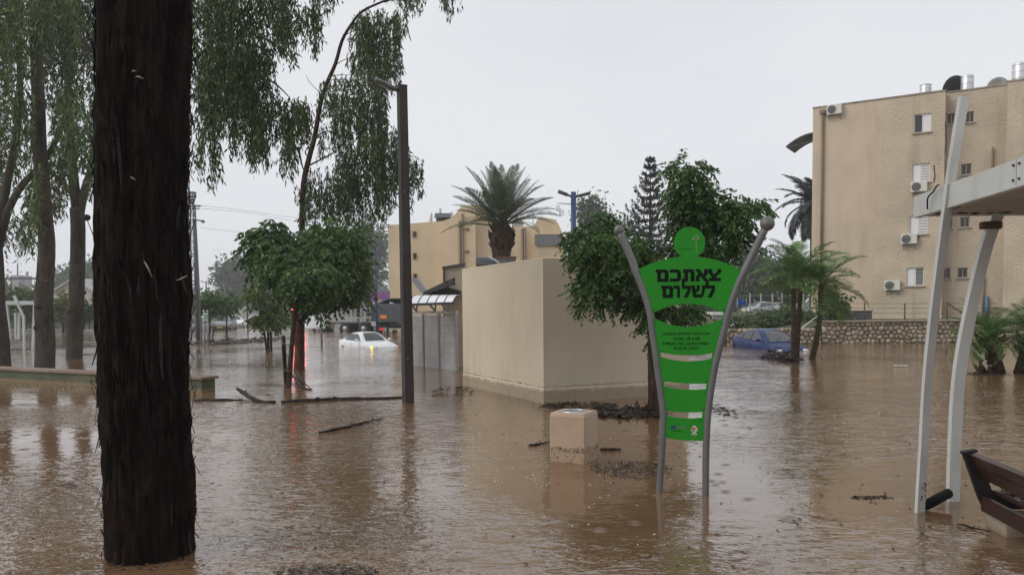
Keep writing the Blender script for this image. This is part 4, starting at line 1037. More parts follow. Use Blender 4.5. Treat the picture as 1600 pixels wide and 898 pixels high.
def palm(name, label, base, top, r0, r1, fr, meshes, bark, group=None, stubs=0, ntr=10, bulge=0.0, ringn=0, mid=None):
    t = thing(name, label, 'palm tree', (base.x, base.y, 0), 0, group)
    mb = MB(); pts = smooth_path([base, mid if mid is not None else base.lerp(top, .5), top], ntr)
    k = len(pts) - 1
    rs = [r0 + (r1 - r0) * (i / k) + (.05 * r0 * (i % 2) if ringn else 0) + bulge * math.exp(-((i / k - .9) / .12) ** 2) for i in range(k + 1)]
    mb.tube(pts, rs, 12); mb.build('trunk', bark, t)
    for (az, el, mi, sc) in fr:
        o = link_mesh('frond', meshes[mi], t)
        o.location = WM[t.name].inverted() @ (top + Vector((0, 0, random.uniform(-.12, .06) * r1 * 4))); o.rotation_euler = Euler((random.uniform(-.3, .3), -el, az)); o.scale = (sc,) * 3
    if stubs:
        mb = MB()
        for i in range(stubs):
            a = i * 2.4; z = random.uniform(-1.0, -.1); r = r1 * (1.0 + bulge)
            q = top + Vector((math.cos(a) * r, math.sin(a) * r, z)); e = q + Vector((math.cos(a) * .22, math.sin(a) * .22, .22))
            mb.tube((q, q.lerp(e, .6), e + Vector((0, 0, .04))), (.06, .05, .02), 5)
        mb.build('leaf_stubs', bark, t)
    return t
# date palm in front of the cream building
dD = 31.0
fm = [frond_mesh('date_frond', 2.45, 58, .50, .022, b, .4, ML_date, .85, .18, .03, .45) for b in (.3, .55, .85)]
fr = []
for i in range(42):
    az = i * 2.39996; u = (i + .5) / 42; el = rad(86 - 72 * u ** .85) + random.uniform(-.08, .08)
    fr.append((az, el, 0 if u < .4 else (1 if u < .8 else 2), random.uniform(.88, 1.06)))
palm('date_palm', 'tall date palm with upswept feathery crown rising behind the kiosk', Vector((at(779, 450, dD).x, dD, -.5)), at(784, 352, dD), .40, .28, fr, fm, MB_palm, None, 44, 14, .10, 1)
# king palms on the flooded verge
dK = gnd(1242, 566).y
km = [frond_mesh('feather_frond', 1.5, 40, .54, .025, b, v, m_, .62, .14, .016, .75) for b, v, m_ in ((1.0, .30, ML_palm2), (1.5, .12, ML_palm2), (.7, .45, ML_palm3))]
def kfr(n, seed, lo=-5, hi=80):
    rr = random.Random(seed); return [(i * 2.4 + seed, rad(hi - (hi - lo) * ((i + .5) / n)), rr.randrange(3), rr.uniform(.85, 1.1)) for i in range(n)]
GK = 'feather palms by the blue car'
palm('feather_palm', 'left feather palm of the pair with dark close trunks beside the blue car', gnd(1240, 568, -.1), at(1240, 437, dK), .085, .055, kfr(13, 1, -5, 82), km, MB_palm, GK, 0, 12, .01, 1)
palm('feather_palm', 'right feather palm of the pair with dark close trunks beside the blue car', gnd(1247, 567, -.1) + Vector((0, .15, 0)), at(1252, 432, dK + .15), .08, .05, kfr(13, 3, -8, 78), km, MB_palm, GK, 0, 12, .01, 1)
dK2 = gnd(1271, 563).y
palm('feather_palm', 'lone leaning feather palm with greenish trunk right of the palm pair', gnd(1268, 565, -.1), at(1283, 446, dK2), .10, .055, kfr(14, 7, -28, 74), km, bark_mat('greenish_palm_bark', ((.05, .04, .02), (.08, .075, .035), (.11, .11, .06)), 2, 8, .03), GK, 0, 12, .015, 1, at(1280, 505, dK2))
# palm behind the apartment block
dB = 56
bm_ = [frond_mesh('drooping_frond', 3.0, 60, .75, .07, b, .2, ML_pine, .6, .1, .04, .8) for b in (.8, 1.2, 1.6)]
fr = [(i * 2.4, rad(75 - 110 * (i + .5) / 34), 0 if i < 10 else (1 if i < 22 else 2), random.uniform(.9, 1.1)) for i in range(34)]
palm('tall_palm', 'grey drooping palm half hidden behind the left corner of the apartment block', Vector((at(1272, 480, dB).x, dB, 0)), at(1272, 318, dB), .3, .25, fr, bm_, MB_palm, None, 20, 10, .05)
# low cycad-like palms at the right edge
cm_ = [frond_mesh('arching_frond', 1.10, 40, .32, .013, b, .3, ML_palm3, .6, .08, .012, .5) for b in (.7, 1.1, 1.5)]
dC = gnd(1560, 583).y
def cfr(n, seed): return [(i * 2.4 + seed, rad(70 - 82 * (i + .5) / n), (i * 3) // n, random.Random(seed + i).uniform(.85, 1.1)) for i in range(n)]
GC = 'low palms at the right edge'
palm('low_palm', 'low bushy palm with dark leaning stump nearest the leaning white post', gnd(1563, 584, -.05), at(1545, 528, dC), .13, .12, cfr(30, 2), cm_, MB_palm, GC, 22, 6, .02)
palm('low_palm', 'low bushy palm cut by the right edge of the picture', gnd(1592, 585, -.05), at(1612, 520, dC), .13, .12, cfr(30, 5), cm_, MB_palm, GC, 22, 6, .02)

# ------------------------------------------------------------------ conifers and far trees
def conifer(name, label, px, pyt, pyb, d, wpx, tiers, mat, upc=.35):
    top, bot = at(px, pyt, d), at(px, pyb, d); H = top.z - bot.z
    t = thing(name, label, 'tree', (bot.x, d, 0))
    MB().tube((Vector((bot.x, d, .3)), top), (.22, .02), 8).build('trunk', MB_brown, t)
    parts = []
    for i in range(tiers):
        u = (i + .6) / tiers; z = top.z - H * u; Lb = (wpx / F * d) * (.06 + .94 * u) * random.uniform(.85, 1.12)
        nb = 5 + int(4 * u)
        for k in range(nb):
            a = 2 * math.pi * (k + random.random() * .7) / nb + i * .9; ll = Lb * random.uniform(.7, 1.1)
            m = int(40 + 80 * u); s = np.sort(R.random(m)) ** .8
            hp = np.stack([np.cos(a) * ll * s, np.sin(a) * ll * s, -ll * .12 * np.sin(s * 3.1) + ll * upc * s ** 2.2], 1) + np.array([bot.x, d, z])
            hp += R.normal(size=(m, 3)) * .05
            dv = np.array([math.cos(a), math.sin(a), .55]) + R.normal(size=(m, 3)) * .7
            parts.append(leaf_quads(hp, dv, R.uniform(.18, .34, m), .10))
    np_obj('crown', *join_np(parts), mat, t)
conifer('norfolk_pine', 'tall tiered dark conifer rising between the blue lamp and the kiosk tree', 1016, 245, 440, 62, 62, 17, leafmat('conifer_needles', (.016, .021, .021), .08, .4), .6)
def clump_tree(name, label, lobes, d, n, mat, leaf, trunk=None, group=None, kind=None):
    V, Fq = [], []
    for (px, py, rx, ry) in lobes:
        c = at(px, py, d); m = int(n * rx * ry / sum(l[2] * l[3] for l in lobes))
        # leaf clumps: each lobe is a cloud of smaller tufts with gaps between them
        nt2 = max(6, m // 26); dr = unit(R.normal(size=(nt2, 3))); tc_ = np.array(c) + dr * np.array([rx / F * d, (rx + ry) / 2 / F * d, ry / F * d]) * (R.random(nt2) ** .42)[:, None]
        i = R.integers(0, nt2, m); p = tc_[i] + R.normal(size=(m, 3)) * leaf * 1.1
        V.append(leaf_quads(p, R.normal(size=(m, 3)) + np.array([0, 0, -.5]), leaf * R.uniform(.6, 1.2, m), leaf * .55))
    V, Fq = join_np(V)
    if kind: o = np_obj(name, V, Fq, mat, kind=kind); return tag(o, label, None, group)
    b = at(lobes[0][0], 500, d)
    t = thing(name, label, 'tree', (b.x, b.y, 0), 0, group)
    np_obj('crown', V, Fq, mat, t)
    if trunk:
        a = at(trunk[0], trunk[1], d); e = at(lobes[0][0], lobes[0][1], d)
        mb = MB(); limb(mb, [(a.x, a.y, -.6), a.lerp(e, .4), e], trunk[2], trunk[2] * .4, 7); mb.build('trunk', MB_brown, t)
    return t
GF = 'hazy trees beyond the flooded street'
clump_tree('conical_tree', 'hazy grey conical tree behind the double armed blue lamp', [(925, 335, 22, 26), (928, 362, 30, 26), (918, 320, 12, 12), (934, 348, 22, 20)], 120, 2400, ML_far2, .7, (926, 440, .3))
clump_tree('bare_tree', 'thin twiggy pale tree crown between the conical tree and the tiered conifer', [(975, 350, 24, 16), (962, 360, 20, 14)], 70, 360, ML_far2, .34, (972, 430, .12))
clump_tree('street_tree', 'big hazy tree mass right behind the round tree, left of the cream building', [(550, 400, 48, 50), (585, 430, 26, 50), (570, 375, 34, 26), (592, 385, 18, 30)], 190, 5200, ML_far, 1.1, (560, 490, .7), GF)
clump_tree('street_tree', 'hazy dark blue tree behind the thin street light on the left', [(395, 445, 36, 34), (420, 460, 40, 30), (375, 455, 24, 24), (440, 440, 24, 30)], 210, 4200, ML_far, 1.2, (398, 495, .4), GF)
clump_tree('street_tree', 'tall pale hazy tree crown left of the round tree', [(365, 425, 22, 20), (352, 432, 14, 14), (380, 428, 18, 16), (372, 415, 12, 10)], 200, 2200, ML_far2, 1.1, (368, 495, .35), GF)
clump_tree('street_tree', 'hazy dark tree behind the pink gabled house', [(108, 440, 22, 16), (138, 432, 22, 20), (150, 450, 18, 20), (90, 446, 14, 10)], 190, 3600, ML_far, 1.1, (120, 495, .35), GF)
clump_tree('street_tree', 'small pale tree tips above the shelter at the far left', [(20, 452, 14, 14), (30, 462, 14, 10)], 190, 900, ML_far2, 1.0, (22, 495, .2), GF)
clump_tree('bank_tree', 'dark hazy tree above the bank seen between the sign and the feather palms', [(1175, 425, 34, 40), (1205, 440, 34, 34), (1160, 450, 28, 30), (1235, 440, 30, 34)], 110, 5200, ML_far2, .75, (1176, 490, .22))
clump_tree('bank_tree', 'dark tree with open crown above the bank just behind the green sign', [(1080, 470, 40, 30), (1120, 450, 34, 34), (1050, 470, 40, 26)], 100, 4200, ML_far2, .7, (1090, 500, .2))
clump_tree('bank_shrub', 'round dark shrub at the foot of the apartment block corner', [(1303, 478, 16, 12), (1296, 470, 10, 8), (1310, 488, 12, 8)], 39, 1100, ML_mid, .22, (1303, 498, .05))
for i, (px, w) in enumerate(((60, 90), (210, 120), (330, 70), (470, 110), (640, 120), (820, 160), (1010, 150), (1180, 120), (1400, 200), (1600, 200), (-120, 160), (1850, 200))):
    pass
far = []
for px in range(-700, 2400, 42):
    h = 14 + 9 * mnoise.noise(Vector((px * .011, 3, 0))) + (14 if px < 200 else 22 if px < 620 else 6) * .6
    far.append((px + random.uniform(-12, 12), 492 - h * .5, 34, h * .75))
clump_tree('treeline', 'hazy line of far trees along the horizon', far, 320, 42000, ML_far, 2.0, kind='stuff')
# bushes on the bank
for i, (px, py, rx, ry, d, lab) in enumerate(((1160, 505, 24, 12, 37.5, 'light green bush at the left end of the bank above the stone wall'), (1200, 498, 30, 17, 38.5, 'big light green bush in the middle of the bank behind the blue car'),
                                            (1232, 494, 22, 17, 39, 'light green bush on the bank right behind the palm pair'), (1262, 500, 22, 16, 38.5, 'green bush on the bank by the lone leaning palm'))):
    t = thing('bush', lab, 'bush', at(px, 515, d), 0, 'bushes on the bank')
    np_obj('leaves', *sprays([(px, py, d, rx, ry), (px + 8, py + 4, d - .3, rx * .6, ry * .7), (px - 9, py + 3, d, rx * .6, ry * .7)], 560, .25, .15, .06, 4, .3), ML_bush, t)
    mb = MB()
    for k in range(5): a = k * 1.3; b = at(px, py + ry, d); mb.tube((b + Vector((0, 0, -.5)), at(px + math.cos(a) * rx * .5, py, d)), (.03, .01), 5)
    mb.build('stems', MB_brown, t)
# ------------------------------------------------------------------ vehicles
def interp(x, tab):
    for i in range(len(tab) - 1):
        if x <= tab[i + 1][0]:
            a, b = tab[i], tab[i + 1]; t = (x - a[0]) / max(1e-9, b[0] - a[0]); t = max(0, min(1, t)); return a[1] + (b[1] - a[1]) * t
    return tab[-1][1]
PROF = {
 'sedan': dict(L=4.5, hw=.86, hood=[(-2.25, .58), (-2.2, .86), (-2.05, .97), (-1.5, 1.0), (-1.2, 1.0), (.95, .98), (1.5, .90), (2.0, .78), (2.18, .66), (2.25, .50)],
               roof=[(-1.62, .98), (-1.1, 1.26), (-.75, 1.385), (-.3, 1.43), (.1, 1.42), (.35, 1.36), (1.0, .97)], side=[[(-1.22, 1.02), (-.92, 1.26), (-.62, 1.345), (-.33, 1.355), (-.33, 1.0)], [(-.25, 1.0), (-.25, 1.355), (.12, 1.345), (.42, 1.2), (.78, .99)]], ws=(.22, .97), rw=(-1.55, -.86), belt=.95),
 'hatch': dict(L=4.4, hw=.87, hood=[(-2.2, .55), (-2.16, .95), (-2.02, 1.08), (-1.5, 1.06), (.9, .98), (1.35, .93), (1.85, .80), (2.1, .66), (2.2, .5)],
               roof=[(-2.05, 1.10), (-1.5, 1.32), (-.9, 1.46), (-.3, 1.51), (.15, 1.48), (.5, 1.36), (1.25, .97)], side=[[(-1.72, 1.09), (-1.42, 1.25), (-1.1, 1.34), (-1.12, 1.07)], [(-1.04, 1.06), (-1.02, 1.36), (-.6, 1.43), (-.28, 1.44), (-.3, 1.03)], [(-.22, 1.02), (-.2, 1.44), (.12, 1.41), (.45, 1.26), (.9, 1.0)]], ws=(.3, 1.22), rw=(-1.95, -1.3), belt=.98),
 'van': dict(L=4.9, hw=.92, hood=[(-2.45, .5), (-2.43, 1.05), (-2.3, 1.08), (1.55, 1.08), (1.9, 1.02), (2.25, .92), (2.4, .75), (2.45, .5)],
             roof=[(-2.43, 1.06), (-2.36, 1.85), (-2.1, 1.98), (-1, 2.02), (.6, 2.0), (1.05, 1.86), (1.9, 1.04)], side=[[(-2.1, 1.12), (-2.1, 1.7), (-1.1, 1.72), (-1.1, 1.12)], [(-1.0, 1.12), (-1.0, 1.72), (.1, 1.72), (.1, 1.12)], [(.2, 1.12), (.2, 1.72), (.85, 1.7), (1.4, 1.12)]], ws=(1.08, 1.86), rw=(-2.42, -2.37), belt=1.05),
}
M_tyre = M('tyre', (.012, .012, .012), .75); M_rim = M('rim', (.30, .30, .31), .35, metallic=.7)
M_cglass = M('car_glass', (.025, .032, .034), .06, .1, 1.5, spec=.8)
M_trim = M('car_trim', (.015, .015, .016), .5)
M_lens = M('lamp_lens', (.55, .56, .58), .12, .1, spec=.7); M_red = M('tail_lens', (.35, .012, .012), .2)
M_amberon = M('lit_indicator', (.8, .45, .05), .3, emit=(1.0, .52, .04), estr=2.2)
def car(kind, name, label, loc, yaw, paint, group=None, lit=False, sx=1.0, pitch=0.0, parts=True, rack=False):
    P = PROF[kind]; L, hw, belt = P['L'], P['hw'], P['belt']
    t = thing(name, label, 'van' if kind == 'van' else 'car', loc, yaw, group, tilt=(0, pitch))
    hood, roof = P['hood'], P['roof']
    xs = sorted(set([p[0] for p in hood] + list(np.linspace(-L / 2, L / 2, 25)))); n = 0; vs, fs = [], []
    for x in xs:
        u = abs(x) / (L / 2); w = hw * (1 - .10 * max(0, (u - .62) / .38) ** 2 - .06 * max(0, (u - .9) / .1)); z = interp(x, hood)
        ring = [(-.80 * w, .24), (-.97 * w, .32), (-w, .5), (-w, min(z - .1, .72)), (-.985 * w, z - .06), (-.90 * w, z - .012), (-.55 * w, z + .018), (0, z + .03)]
        ring = [(y, max(.22, zz)) for y, zz in ring]; ring += [(-y, zz) for y, zz in ring[-2::-1]]; n = len(ring)
        vs += [(x, y, zz) for y, zz in ring]
    for i in range(len(xs) - 1):
        for k in range(n - 1): fs.append((i * n + k, i * n + k + 1, (i + 1) * n + k + 1, (i + 1) * n + k))
        fs.append((i * n + n - 1, i * n, (i + 1) * n, (i + 1) * n + n - 1))
    fs += [tuple(range(n)), tuple((len(xs) - 1) * n + k for k in range(n))]
    MB().add(vs, fs, True).build('body', paint, t, local=True)
    # cabin
    taper = .26 if kind != 'van' else .16
    def hy(z): return hw * .94 - taper * (z - belt) / .5 * (1 if kind != 'van' else .55)
    rx = sorted(set([p[0] for p in roof] + list(np.linspace(roof[0][0], roof[-1][0], 17)))); vs, fs = [], []
    for x in rx:
        zr = interp(x, roof); b = min(belt, zr - .01)
        ring = [(-hy(b), b - .04), (-hy(b + (zr - b) * .6), b + (zr - b) * .6), (-hy(zr) - .0, zr - .05), (-hy(zr) * .86, zr - .004), (-hy(zr) * .4, zr + .014), (0, zr + .018)]
        ring += [(-y, z) for y, z in ring[-2::-1]]; n = len(ring); vs += [(x, y, z) for y, z in ring]
    for i in range(len(rx) - 1):
        for k in range(n - 1): fs.append((i * n + k, i * n + k + 1, (i + 1) * n + k + 1, (i + 1) * n + k))
    MB().add(vs, fs, True).build('roof', paint, t, local=True)
    def glass(name, x0, x1, m=5):
        vs, fs = [], []; k = 6
        for i in range(m + 1):
            x = x0 + (x1 - x0) * i / m; z = interp(x, roof)
            for j in range(k + 1):
                y = (2 * j / k - 1) * hy(z) * .90; e = abs(2 * j / k - 1); vs.append((x, y, z + .030 - .045 * e ** 3))
        for i in range(m):
            for j in range(k): q = i * (k + 1) + j; fs.append((q, q + 1, q + k + 2, q + k + 1))
        return MB().add(vs, fs, True).build(name, M_cglass, t, local=True)
    w = glass('windscreen', *P['ws']); glass('rear_window', *P['rw'])
    for y in (.28, -.30):
        a = Vector((P['ws'][1] - .03, y, interp(P['ws'][1], roof) + .05)); b = Vector((P['ws'][1] - .30, y + .34, interp(P['ws'][1] - .30, roof) + .045))
        if parts: MB().tube((a, b), .010, 4).build('wiper', M_trim, w, local=True)
    for sg in (-1, 1):
        for poly in P['side']:
            g = MB(); ring = [Vector((x, sg * (hy(z) + .018), z)) for x, z in poly]; g.prism(ring, (0, sg * .006, 0)); g.build('side_window', M_cglass, t, local=True)
        mb = MB(); x0 = P['side'][-1][-1][0] - .10; z0 = belt + .06
        mb.ball((x0, sg * (hw + .12), z0 + .03), .1, 10, 7, (.75, 1.05, .75)); mb.bar((x0 + .04, sg * (hw - .06), z0 - .02), (x0 + .02, sg * (hw + .1), z0), .06, .04); mb.build('mirror', paint, t, local=True)
        if parts:
            for hx in (P['side'][-1][0][0] + .10, P['side'][-2][0][0] + .12):
                MB().bbox((hx, sg * (hw + .008), belt - .13), (.2, .03, .035), .008).build('door_handle', paint, t, local=True)
            mb = MB(); xg = P['side'][-1][0][0] - .05; mb.bar((xg, sg * (hw + .002), .34), (xg, sg * (hw + .002), belt - .06), .012, .006); mb.bar((xg + 1.02, sg * (hw + .001), .4), (xg + 1.02, sg * (hw + .001), belt - .08), .012, .006); mb.build('door_gap', M_trim, t, local=True)
        zf = interp(L / 2 - .12, hood)
        hl = MB(); hl.ball((L / 2 - .20, sg * hw * .70, zf - .02 if kind != 'van' else .78), .2, 10, 6, (.85, .85, .42)); hl.build('headlight', M_lens, t, local=True)
        if lit:
            il = MB(); il.ball((L / 2 - .24, sg * hw * .86, zf - .03), .13, 8, 6, (.9, .6, .8)); il.build('indicator', M_amberon if sg < 0 else M('dim_indicator', (.6, .2, .08), .3, emit=(1, .25, .05), estr=.35), t, local=True)
        tl = MB(); tl.ball((-L / 2 + .10, sg * hw * .78, .84 if kind != 'van' else 1.15), .17, 8, 6, (.55, .8, .75 if kind != 'van' else 1.6)); tl.build('tail_light', M_red, t, local=True)
        for x in (-L * .30, L * .30):
            a = MB(); a.cyl((x, sg * (hw - .2), .31), (x, sg * (hw + .004), .31), .37, 18); a.build('wheel_arch', M_trim, t, local=True)
            wh = MB(); wh.cyl((x, sg * (hw - .2), .31), (x, sg * (hw + .012), .31), .31, 18); wo_ = wh.build('wheel', M_tyre, t, local=True)
            MB().cyl((x, sg * (hw + .005), .31), (x, sg * (hw + .02), .31), .2, 14).build('rim', M_rim, wo_, local=True)
    MB().bbox((L / 2 - .02, 0, interp(L / 2 - .02, hood) - .06), (.06, hw * 1.0, .10), .02).build('grille', M_trim, t, local=True)
    MB().bbox((L / 2 + .0, 0, .42), (.03, .5, .11), .008).build('number_plate', M('plate_yellow', (.72, .52, .06), .5), t, local=True)
    if rack:
        MB().tube([(x, 0, interp(x, roof) + .02) for x in (-.9, -.3, .1)], .012, 5).build('aerial', M_trim, t, local=True)
    return t
def paint(name, c, coat=.6): return M(name, c, .32, .03, 1.5, coat=coat, spec=.5 if coat > .1 else .2, stain=(.30, .22, .14), stain_scale=(2, 2, 5), stain_amt=.22)
WHITEP = paint('white_car_paint', (.78, .79, .80)); BLUEP = paint('blue_car_paint', (.008, .028, .115), .06); GREYP = paint('grey_car_paint', (.16, .18, .17)); SILVP = paint('silver_car_paint', (.42, .44, .45)); DARKP = paint('dark_car_paint', (.04, .05, .05)); REDP = paint('red_car_paint', (.30, .06, .05))
q = gnd(568, 543)
car('sedan', 'sedan_car', 'white saloon car half under water with its orange indicator lit', (q.x - .05, q.y + 1.3, -.53), rad(-54), WHITEP, 'cars caught in the flood', lit=True, pitch=rad(.8)).scale = (.82,) * 3
q = gnd(1211, 547)
car('hatch', 'hatchback_car', 'blue hatchback car sunk to its door sills in front of the stone wall', (q.x + .22, q.y + 1.4, -.52), rad(-79), BLUEP, 'cars caught in the flood', pitch=rad(1.2)).scale = (.84,) * 3
GP = 'parked cars far down the flooded street'
def far_car(kind, name, label, px, py_base, d, yaw, pm, sink=.35):
    c = at(px, py_base, d); return car(kind, name, label, (c.x, d, -sink), rad(yaw), pm, GP, parts=False)
far_car('hatch', 'parked_car', 'dark car with pale roof parked just right of the big trunk by the lattice mast', 305, 510, 70, -95, GREYP)
far_car('van', 'parked_van', 'white van parked right of the lattice mast behind the green street sign', 332, 508, 76, -75, WHITEP, .3)
far_car('hatch', 'parked_car', 'dark green grey car parked right of the white van by the street sign', 350, 508, 74, -80, GREYP, .2)
far_car('sedan', 'parked_car', 'white car nosing out right of the dark parked car at the street side', 366, 506, 84, -65, WHITEP, .2)
far_car('hatch', 'parked_car', 'silver car in the far row above the dark parked cars', 357, 500, 104, -80, SILVP, .0)
far_car('sedan', 'parked_car', 'reddish parked car in the far row behind the white van', 336, 500, 100, -85, REDP, .0)
far_car('hatch', 'parked_car', 'white car half hidden by the two-tiered young tree', 401, 506, 92, -90, WHITEP, .3)
far_car('van', 'minibus', 'white minibus facing the camera under the left of the round tree, right one of two', 499, 513, 72, -86, WHITEP, .35)
far_car('van', 'minibus', 'white van facing the camera beside the trunk of the round tree, left one of two', 480, 511, 82, -84, WHITEP, .3)
c = at(1188, 492, 92); car('hatch', 'bank_car', 'small white car parked on top of the bank above the blue car', (c.x, 92, c.z), rad(200), SILVP, 'cars parked on the bank', parts=False)
c = at(1214, 492, 95); car('hatch', 'bank_car', 'small red car parked on top of the bank behind the feather palms', (c.x, 95, c.z), rad(-95), REDP, 'cars parked on the bank', parts=False)
# trucks
def wheelset(t, xs, y, r=.5):
    for x in xs:
        for sg in (-1, 1):
            w = MB().cyl((x, sg * (y - .3), r), (x, sg * y, r), r, 16).build('wheel', M_tyre, t, local=True); MB().cyl((x, sg * (y - .01), r), (x, sg * (y + .02), r), r * .5, 12).build('rim', M_rim, w, local=True)
dT = 58
c = at(618, 519, dT)
tip = thing('tipper_truck', 'dark grey tipper truck seen from behind beside the lamp post', 'truck', (c.x, dT, -.35), rad(105))
M_tg = M('truck_grey', (.075, .085, .095), .5, .15, 2); M_ora = M('orange_reflector', (.75, .22, .03), .4, emit=(1, .3, .03), estr=.12)  # reflectors are no lamps; a faint glow is added to their colour
MB().bbox((4.2, 0, 1.75), (8.4, 2.45, 1.35), .05).build('tipper_body', M_tg, tip, local=True)
mb = MB()
for k in range(9): mb.box((.5 + k * .95, 1.25, 1.75), (.1, .08, 1.3)); mb.box((.5 + k * .95, -1.25, 1.75), (.1, .08, 1.3))
mb.build('body_rib', M_tg, tip, local=True)
MB().bbox((-.03, 0, 1.72), (.08, 2.3, 1.2), .03).build('tailgate', M('truck_grey2', (.10, .11, .12), .5, .15, 2), tip, local=True)
mb = MB(); mb.tube([(.2, -1.2, 2.44), (.2, -.9, 2.62), (.2, -.4, 2.78), (.2, .2, 2.80), (.2, .8, 2.66), (.2, 1.2, 2.44)], .05, 6); mb.tube([(8, -1.2, 2.44), (8, -.4, 2.78), (8, .8, 2.66), (8, 1.2, 2.44)], .05, 6)
mb.build('cover_bow', M_tg, tip, local=True)
mb = MB(); vs = []; 
for x in (.15, 8.2):
    for y, z in ((-1.2, 2.44), (-.9, 2.62), (-.4, 2.78), (.2, 2.80), (.8, 2.66), (1.2, 2.44)): vs.append((x, y, z))
mb.add(vs, [(i, i + 1, 7 + i, 6 + i) for i in range(5)], True); mb.build('tarpaulin', M('tarp_grey', (.15, .16, .17), .6), tip, local=True)
MB().bbox((4.2, 0, .85), (8.6, 1.0, .35), .03).build('chassis', M_trim, tip, local=True)
for sg in (-1, 1):
    MB().bbox((-.09, sg * .85, 1.5), (.04, .45, .26), .01).build('reflector', M_ora, tip, local=True)
    MB().bbox((-.09, sg * 1.0, .62), (.05, .32, .17), .01).build('tail_light', M('tail_on', (.6, .02, .03), .3, emit=(1, .03, .06), estr=.35), tip, local=True)
MB().bbox((-.09, 0, .60), (.04, .52, .12), .01).build('number_plate', M_lgrey, tip, local=True)
MB().bbox((-.06, 0, .78), (.08, 2.3, .12), .01).build('bumper', M_trim, tip, local=True)
MB().bbox((3.0, 1.28, .95), (3.4, .06, .35), .02).build('side_skirt', M_lgrey, tip, local=True)
MB().bbox((9.6, 0, 1.7), (1.9, 2.3, 2.0), .15).build('cab', WHITEP, tip, local=True)
wheelset(tip, (1.0, 2.2, 3.4, 9.4), 1.2)
c = at(530, 518, 64)
stk = thing('stake_truck', 'white cab truck with a pale slatted cargo rack right of the minibuses', 'truck', (c.x, 64, -.3), rad(172))
MB().bbox((1.5, 0, 1.5), (1.6, 2.2, 2.2), .15).build('cab', WHITEP, stk, local=True)
for sg in (-1, 1): MB().bbox((1.6, sg * 1.11, 1.95), (.9, .03, .7), .01).build('side_window', M_cglass, stk, local=True)
MB().bbox((2.31, 0, 1.95), (.03, 1.9, .75), .01).build('windscreen', M_cglass, stk, local=True)
MB().bbox((-1.4, 0, .95), (4.2, 2.2, .14), .02).build('bed', M_dgrey, stk, local=True)
for k in range(11):
    for sg in (-1, 1): MB().box((.5 - k * .38, sg * 1.08, 1.55), (.06, .05, 1.1)).build('stake', M_lgrey, stk, local=True)
for z in (1.35, 2.08):
    for sg in (-1, 1): MB().box((-1.4, sg * 1.115, z), (4.1, .03, .08)).build('rack_rail', M_lgrey, stk, local=True)
MB().bbox((-3.3, .0, 1.45), (.5, 2.1, .9), .03).build('tail_box', M('dark_green', (.03, .045, .04), .6), stk, local=True)
for sg in (-1, 1): MB().box((-3.57, sg * .7, 1.5), (.03, .35, .2)).build('reflector', M_ora, stk, local=True)
wheelset(stk, (1.3, -.9, -2.4), 1.08, .48)
c = at(588, 495, 66)
ad = thing('advert_panel', 'grey round topped advertising hoarding with pink and purple print above the truck', 'hoarding', (c.x, 66, 0))
def P6(px, py): return at(px, py, 66)
M_ad = bpy.data.materials.new('advert_print'); M_ad.use_nodes = True; n_ = M_ad.node_tree; b_ = n_.nodes['Principled BSDF']; b_.inputs['Roughness'].default_value = .4
t_ = n_.nodes.new('ShaderNodeTexCoord'); m_ = n_.nodes.new('ShaderNodeMapping'); m_.inputs['Scale'].default_value = (.9, 1, 2.4); z_ = n_.nodes.new('ShaderNodeTexNoise'); z_.inputs['Scale'].default_value = 1.5; z_.inputs['Detail'].default_value = 3
r_ = n_.nodes.new('ShaderNodeValToRGB'); r_.color_ramp.interpolation = 'CONSTANT'
for i, (p_, c_) in enumerate(((0, (.09, .08, .22)), (.40, (.30, .07, .22)), (.48, (.16, .10, .30)), (.55, (.40, .10, .20)), (.62, (.50, .24, .06)))):
    e = r_.color_ramp.elements[i] if i < 2 else r_.color_ramp.elements.new(p_); e.position = p_; e.color = (*c_, 1)
n_.links.new(t_.outputs['Object'], m_.inputs[0]); n_.links.new(m_.outputs[0], z_.inputs['Vector']); n_.links.new(z_.outputs['Fac'], r_.inputs[0]); n_.links.new(r_.outputs[0], b_.inputs['Base Color'])
MB().prism([P6(569, 500), P6(608, 500), P6(608, 454), P6(603, 450.5), P6(574, 450.5), P6(569, 454)], (0, .5, 0)).build('frame', M('hoarding_grey', (.20, .21, .23), .5), ad)
MB().prism([P6(571, 488), P6(587, 488), P6(587, 456), P6(571, 456)], (0, -.03, 0)).build('poster', M_ad, ad)
MB().prism([P6(589.5, 488), P6(606.5, 488), P6(606.5, 456), P6(589.5, 456)], (0, -.03, 0)).build('poster', M_ad, ad)
for px in (572, 605): a = P6(px, 500); MB().box((a.x, a.y + .2, a.z / 2 - .4), (.15, .15, a.z + .8)).build('post', M_dgrey, ad)

# ------------------------------------------------------------------ lamps, masts, signs of the street
BL = gnd(638, 630)
lamp = thing('street_lamp', 'tall square dark brown lamp post with a flat oval lamp head', 'street lamp', (BL.x, BL.y + .1, 0))
dL = BL.y + .1
M_brownm = M('brown_post', (.040, .030, .026), .45, .12, 3, metallic=.1, stain=(.07, .05, .04), stain_scale=(4, 4, .7), stain_amt=.5)
b0, t0 = at(638.5, 660, dL), at(628, 135.5, dL); h_ = .098
def sq(c, r): return [c + Vector((-r, -r, 0)), c + Vector((r, -r, 0)), c + Vector((r, r, 0)), c + Vector((-r, r, 0))]
rotq = Matrix.Rotation(rad(28), 3, 'Z')
def sqr(c, r): return [c + rotq @ Vector(v) for v in ((-r, -r, 0), (r, -r, 0), (r, r, 0), (-r, r, 0))]
MB().hexa(sqr(b0, .082), sqr(t0, .070)).build('post', M_brownm, lamp)
MB().hexa(sqr(t0, .074), sqr(t0 + Vector((0, 0, .02)), .074)).build('cap', M_brownm, lamp)
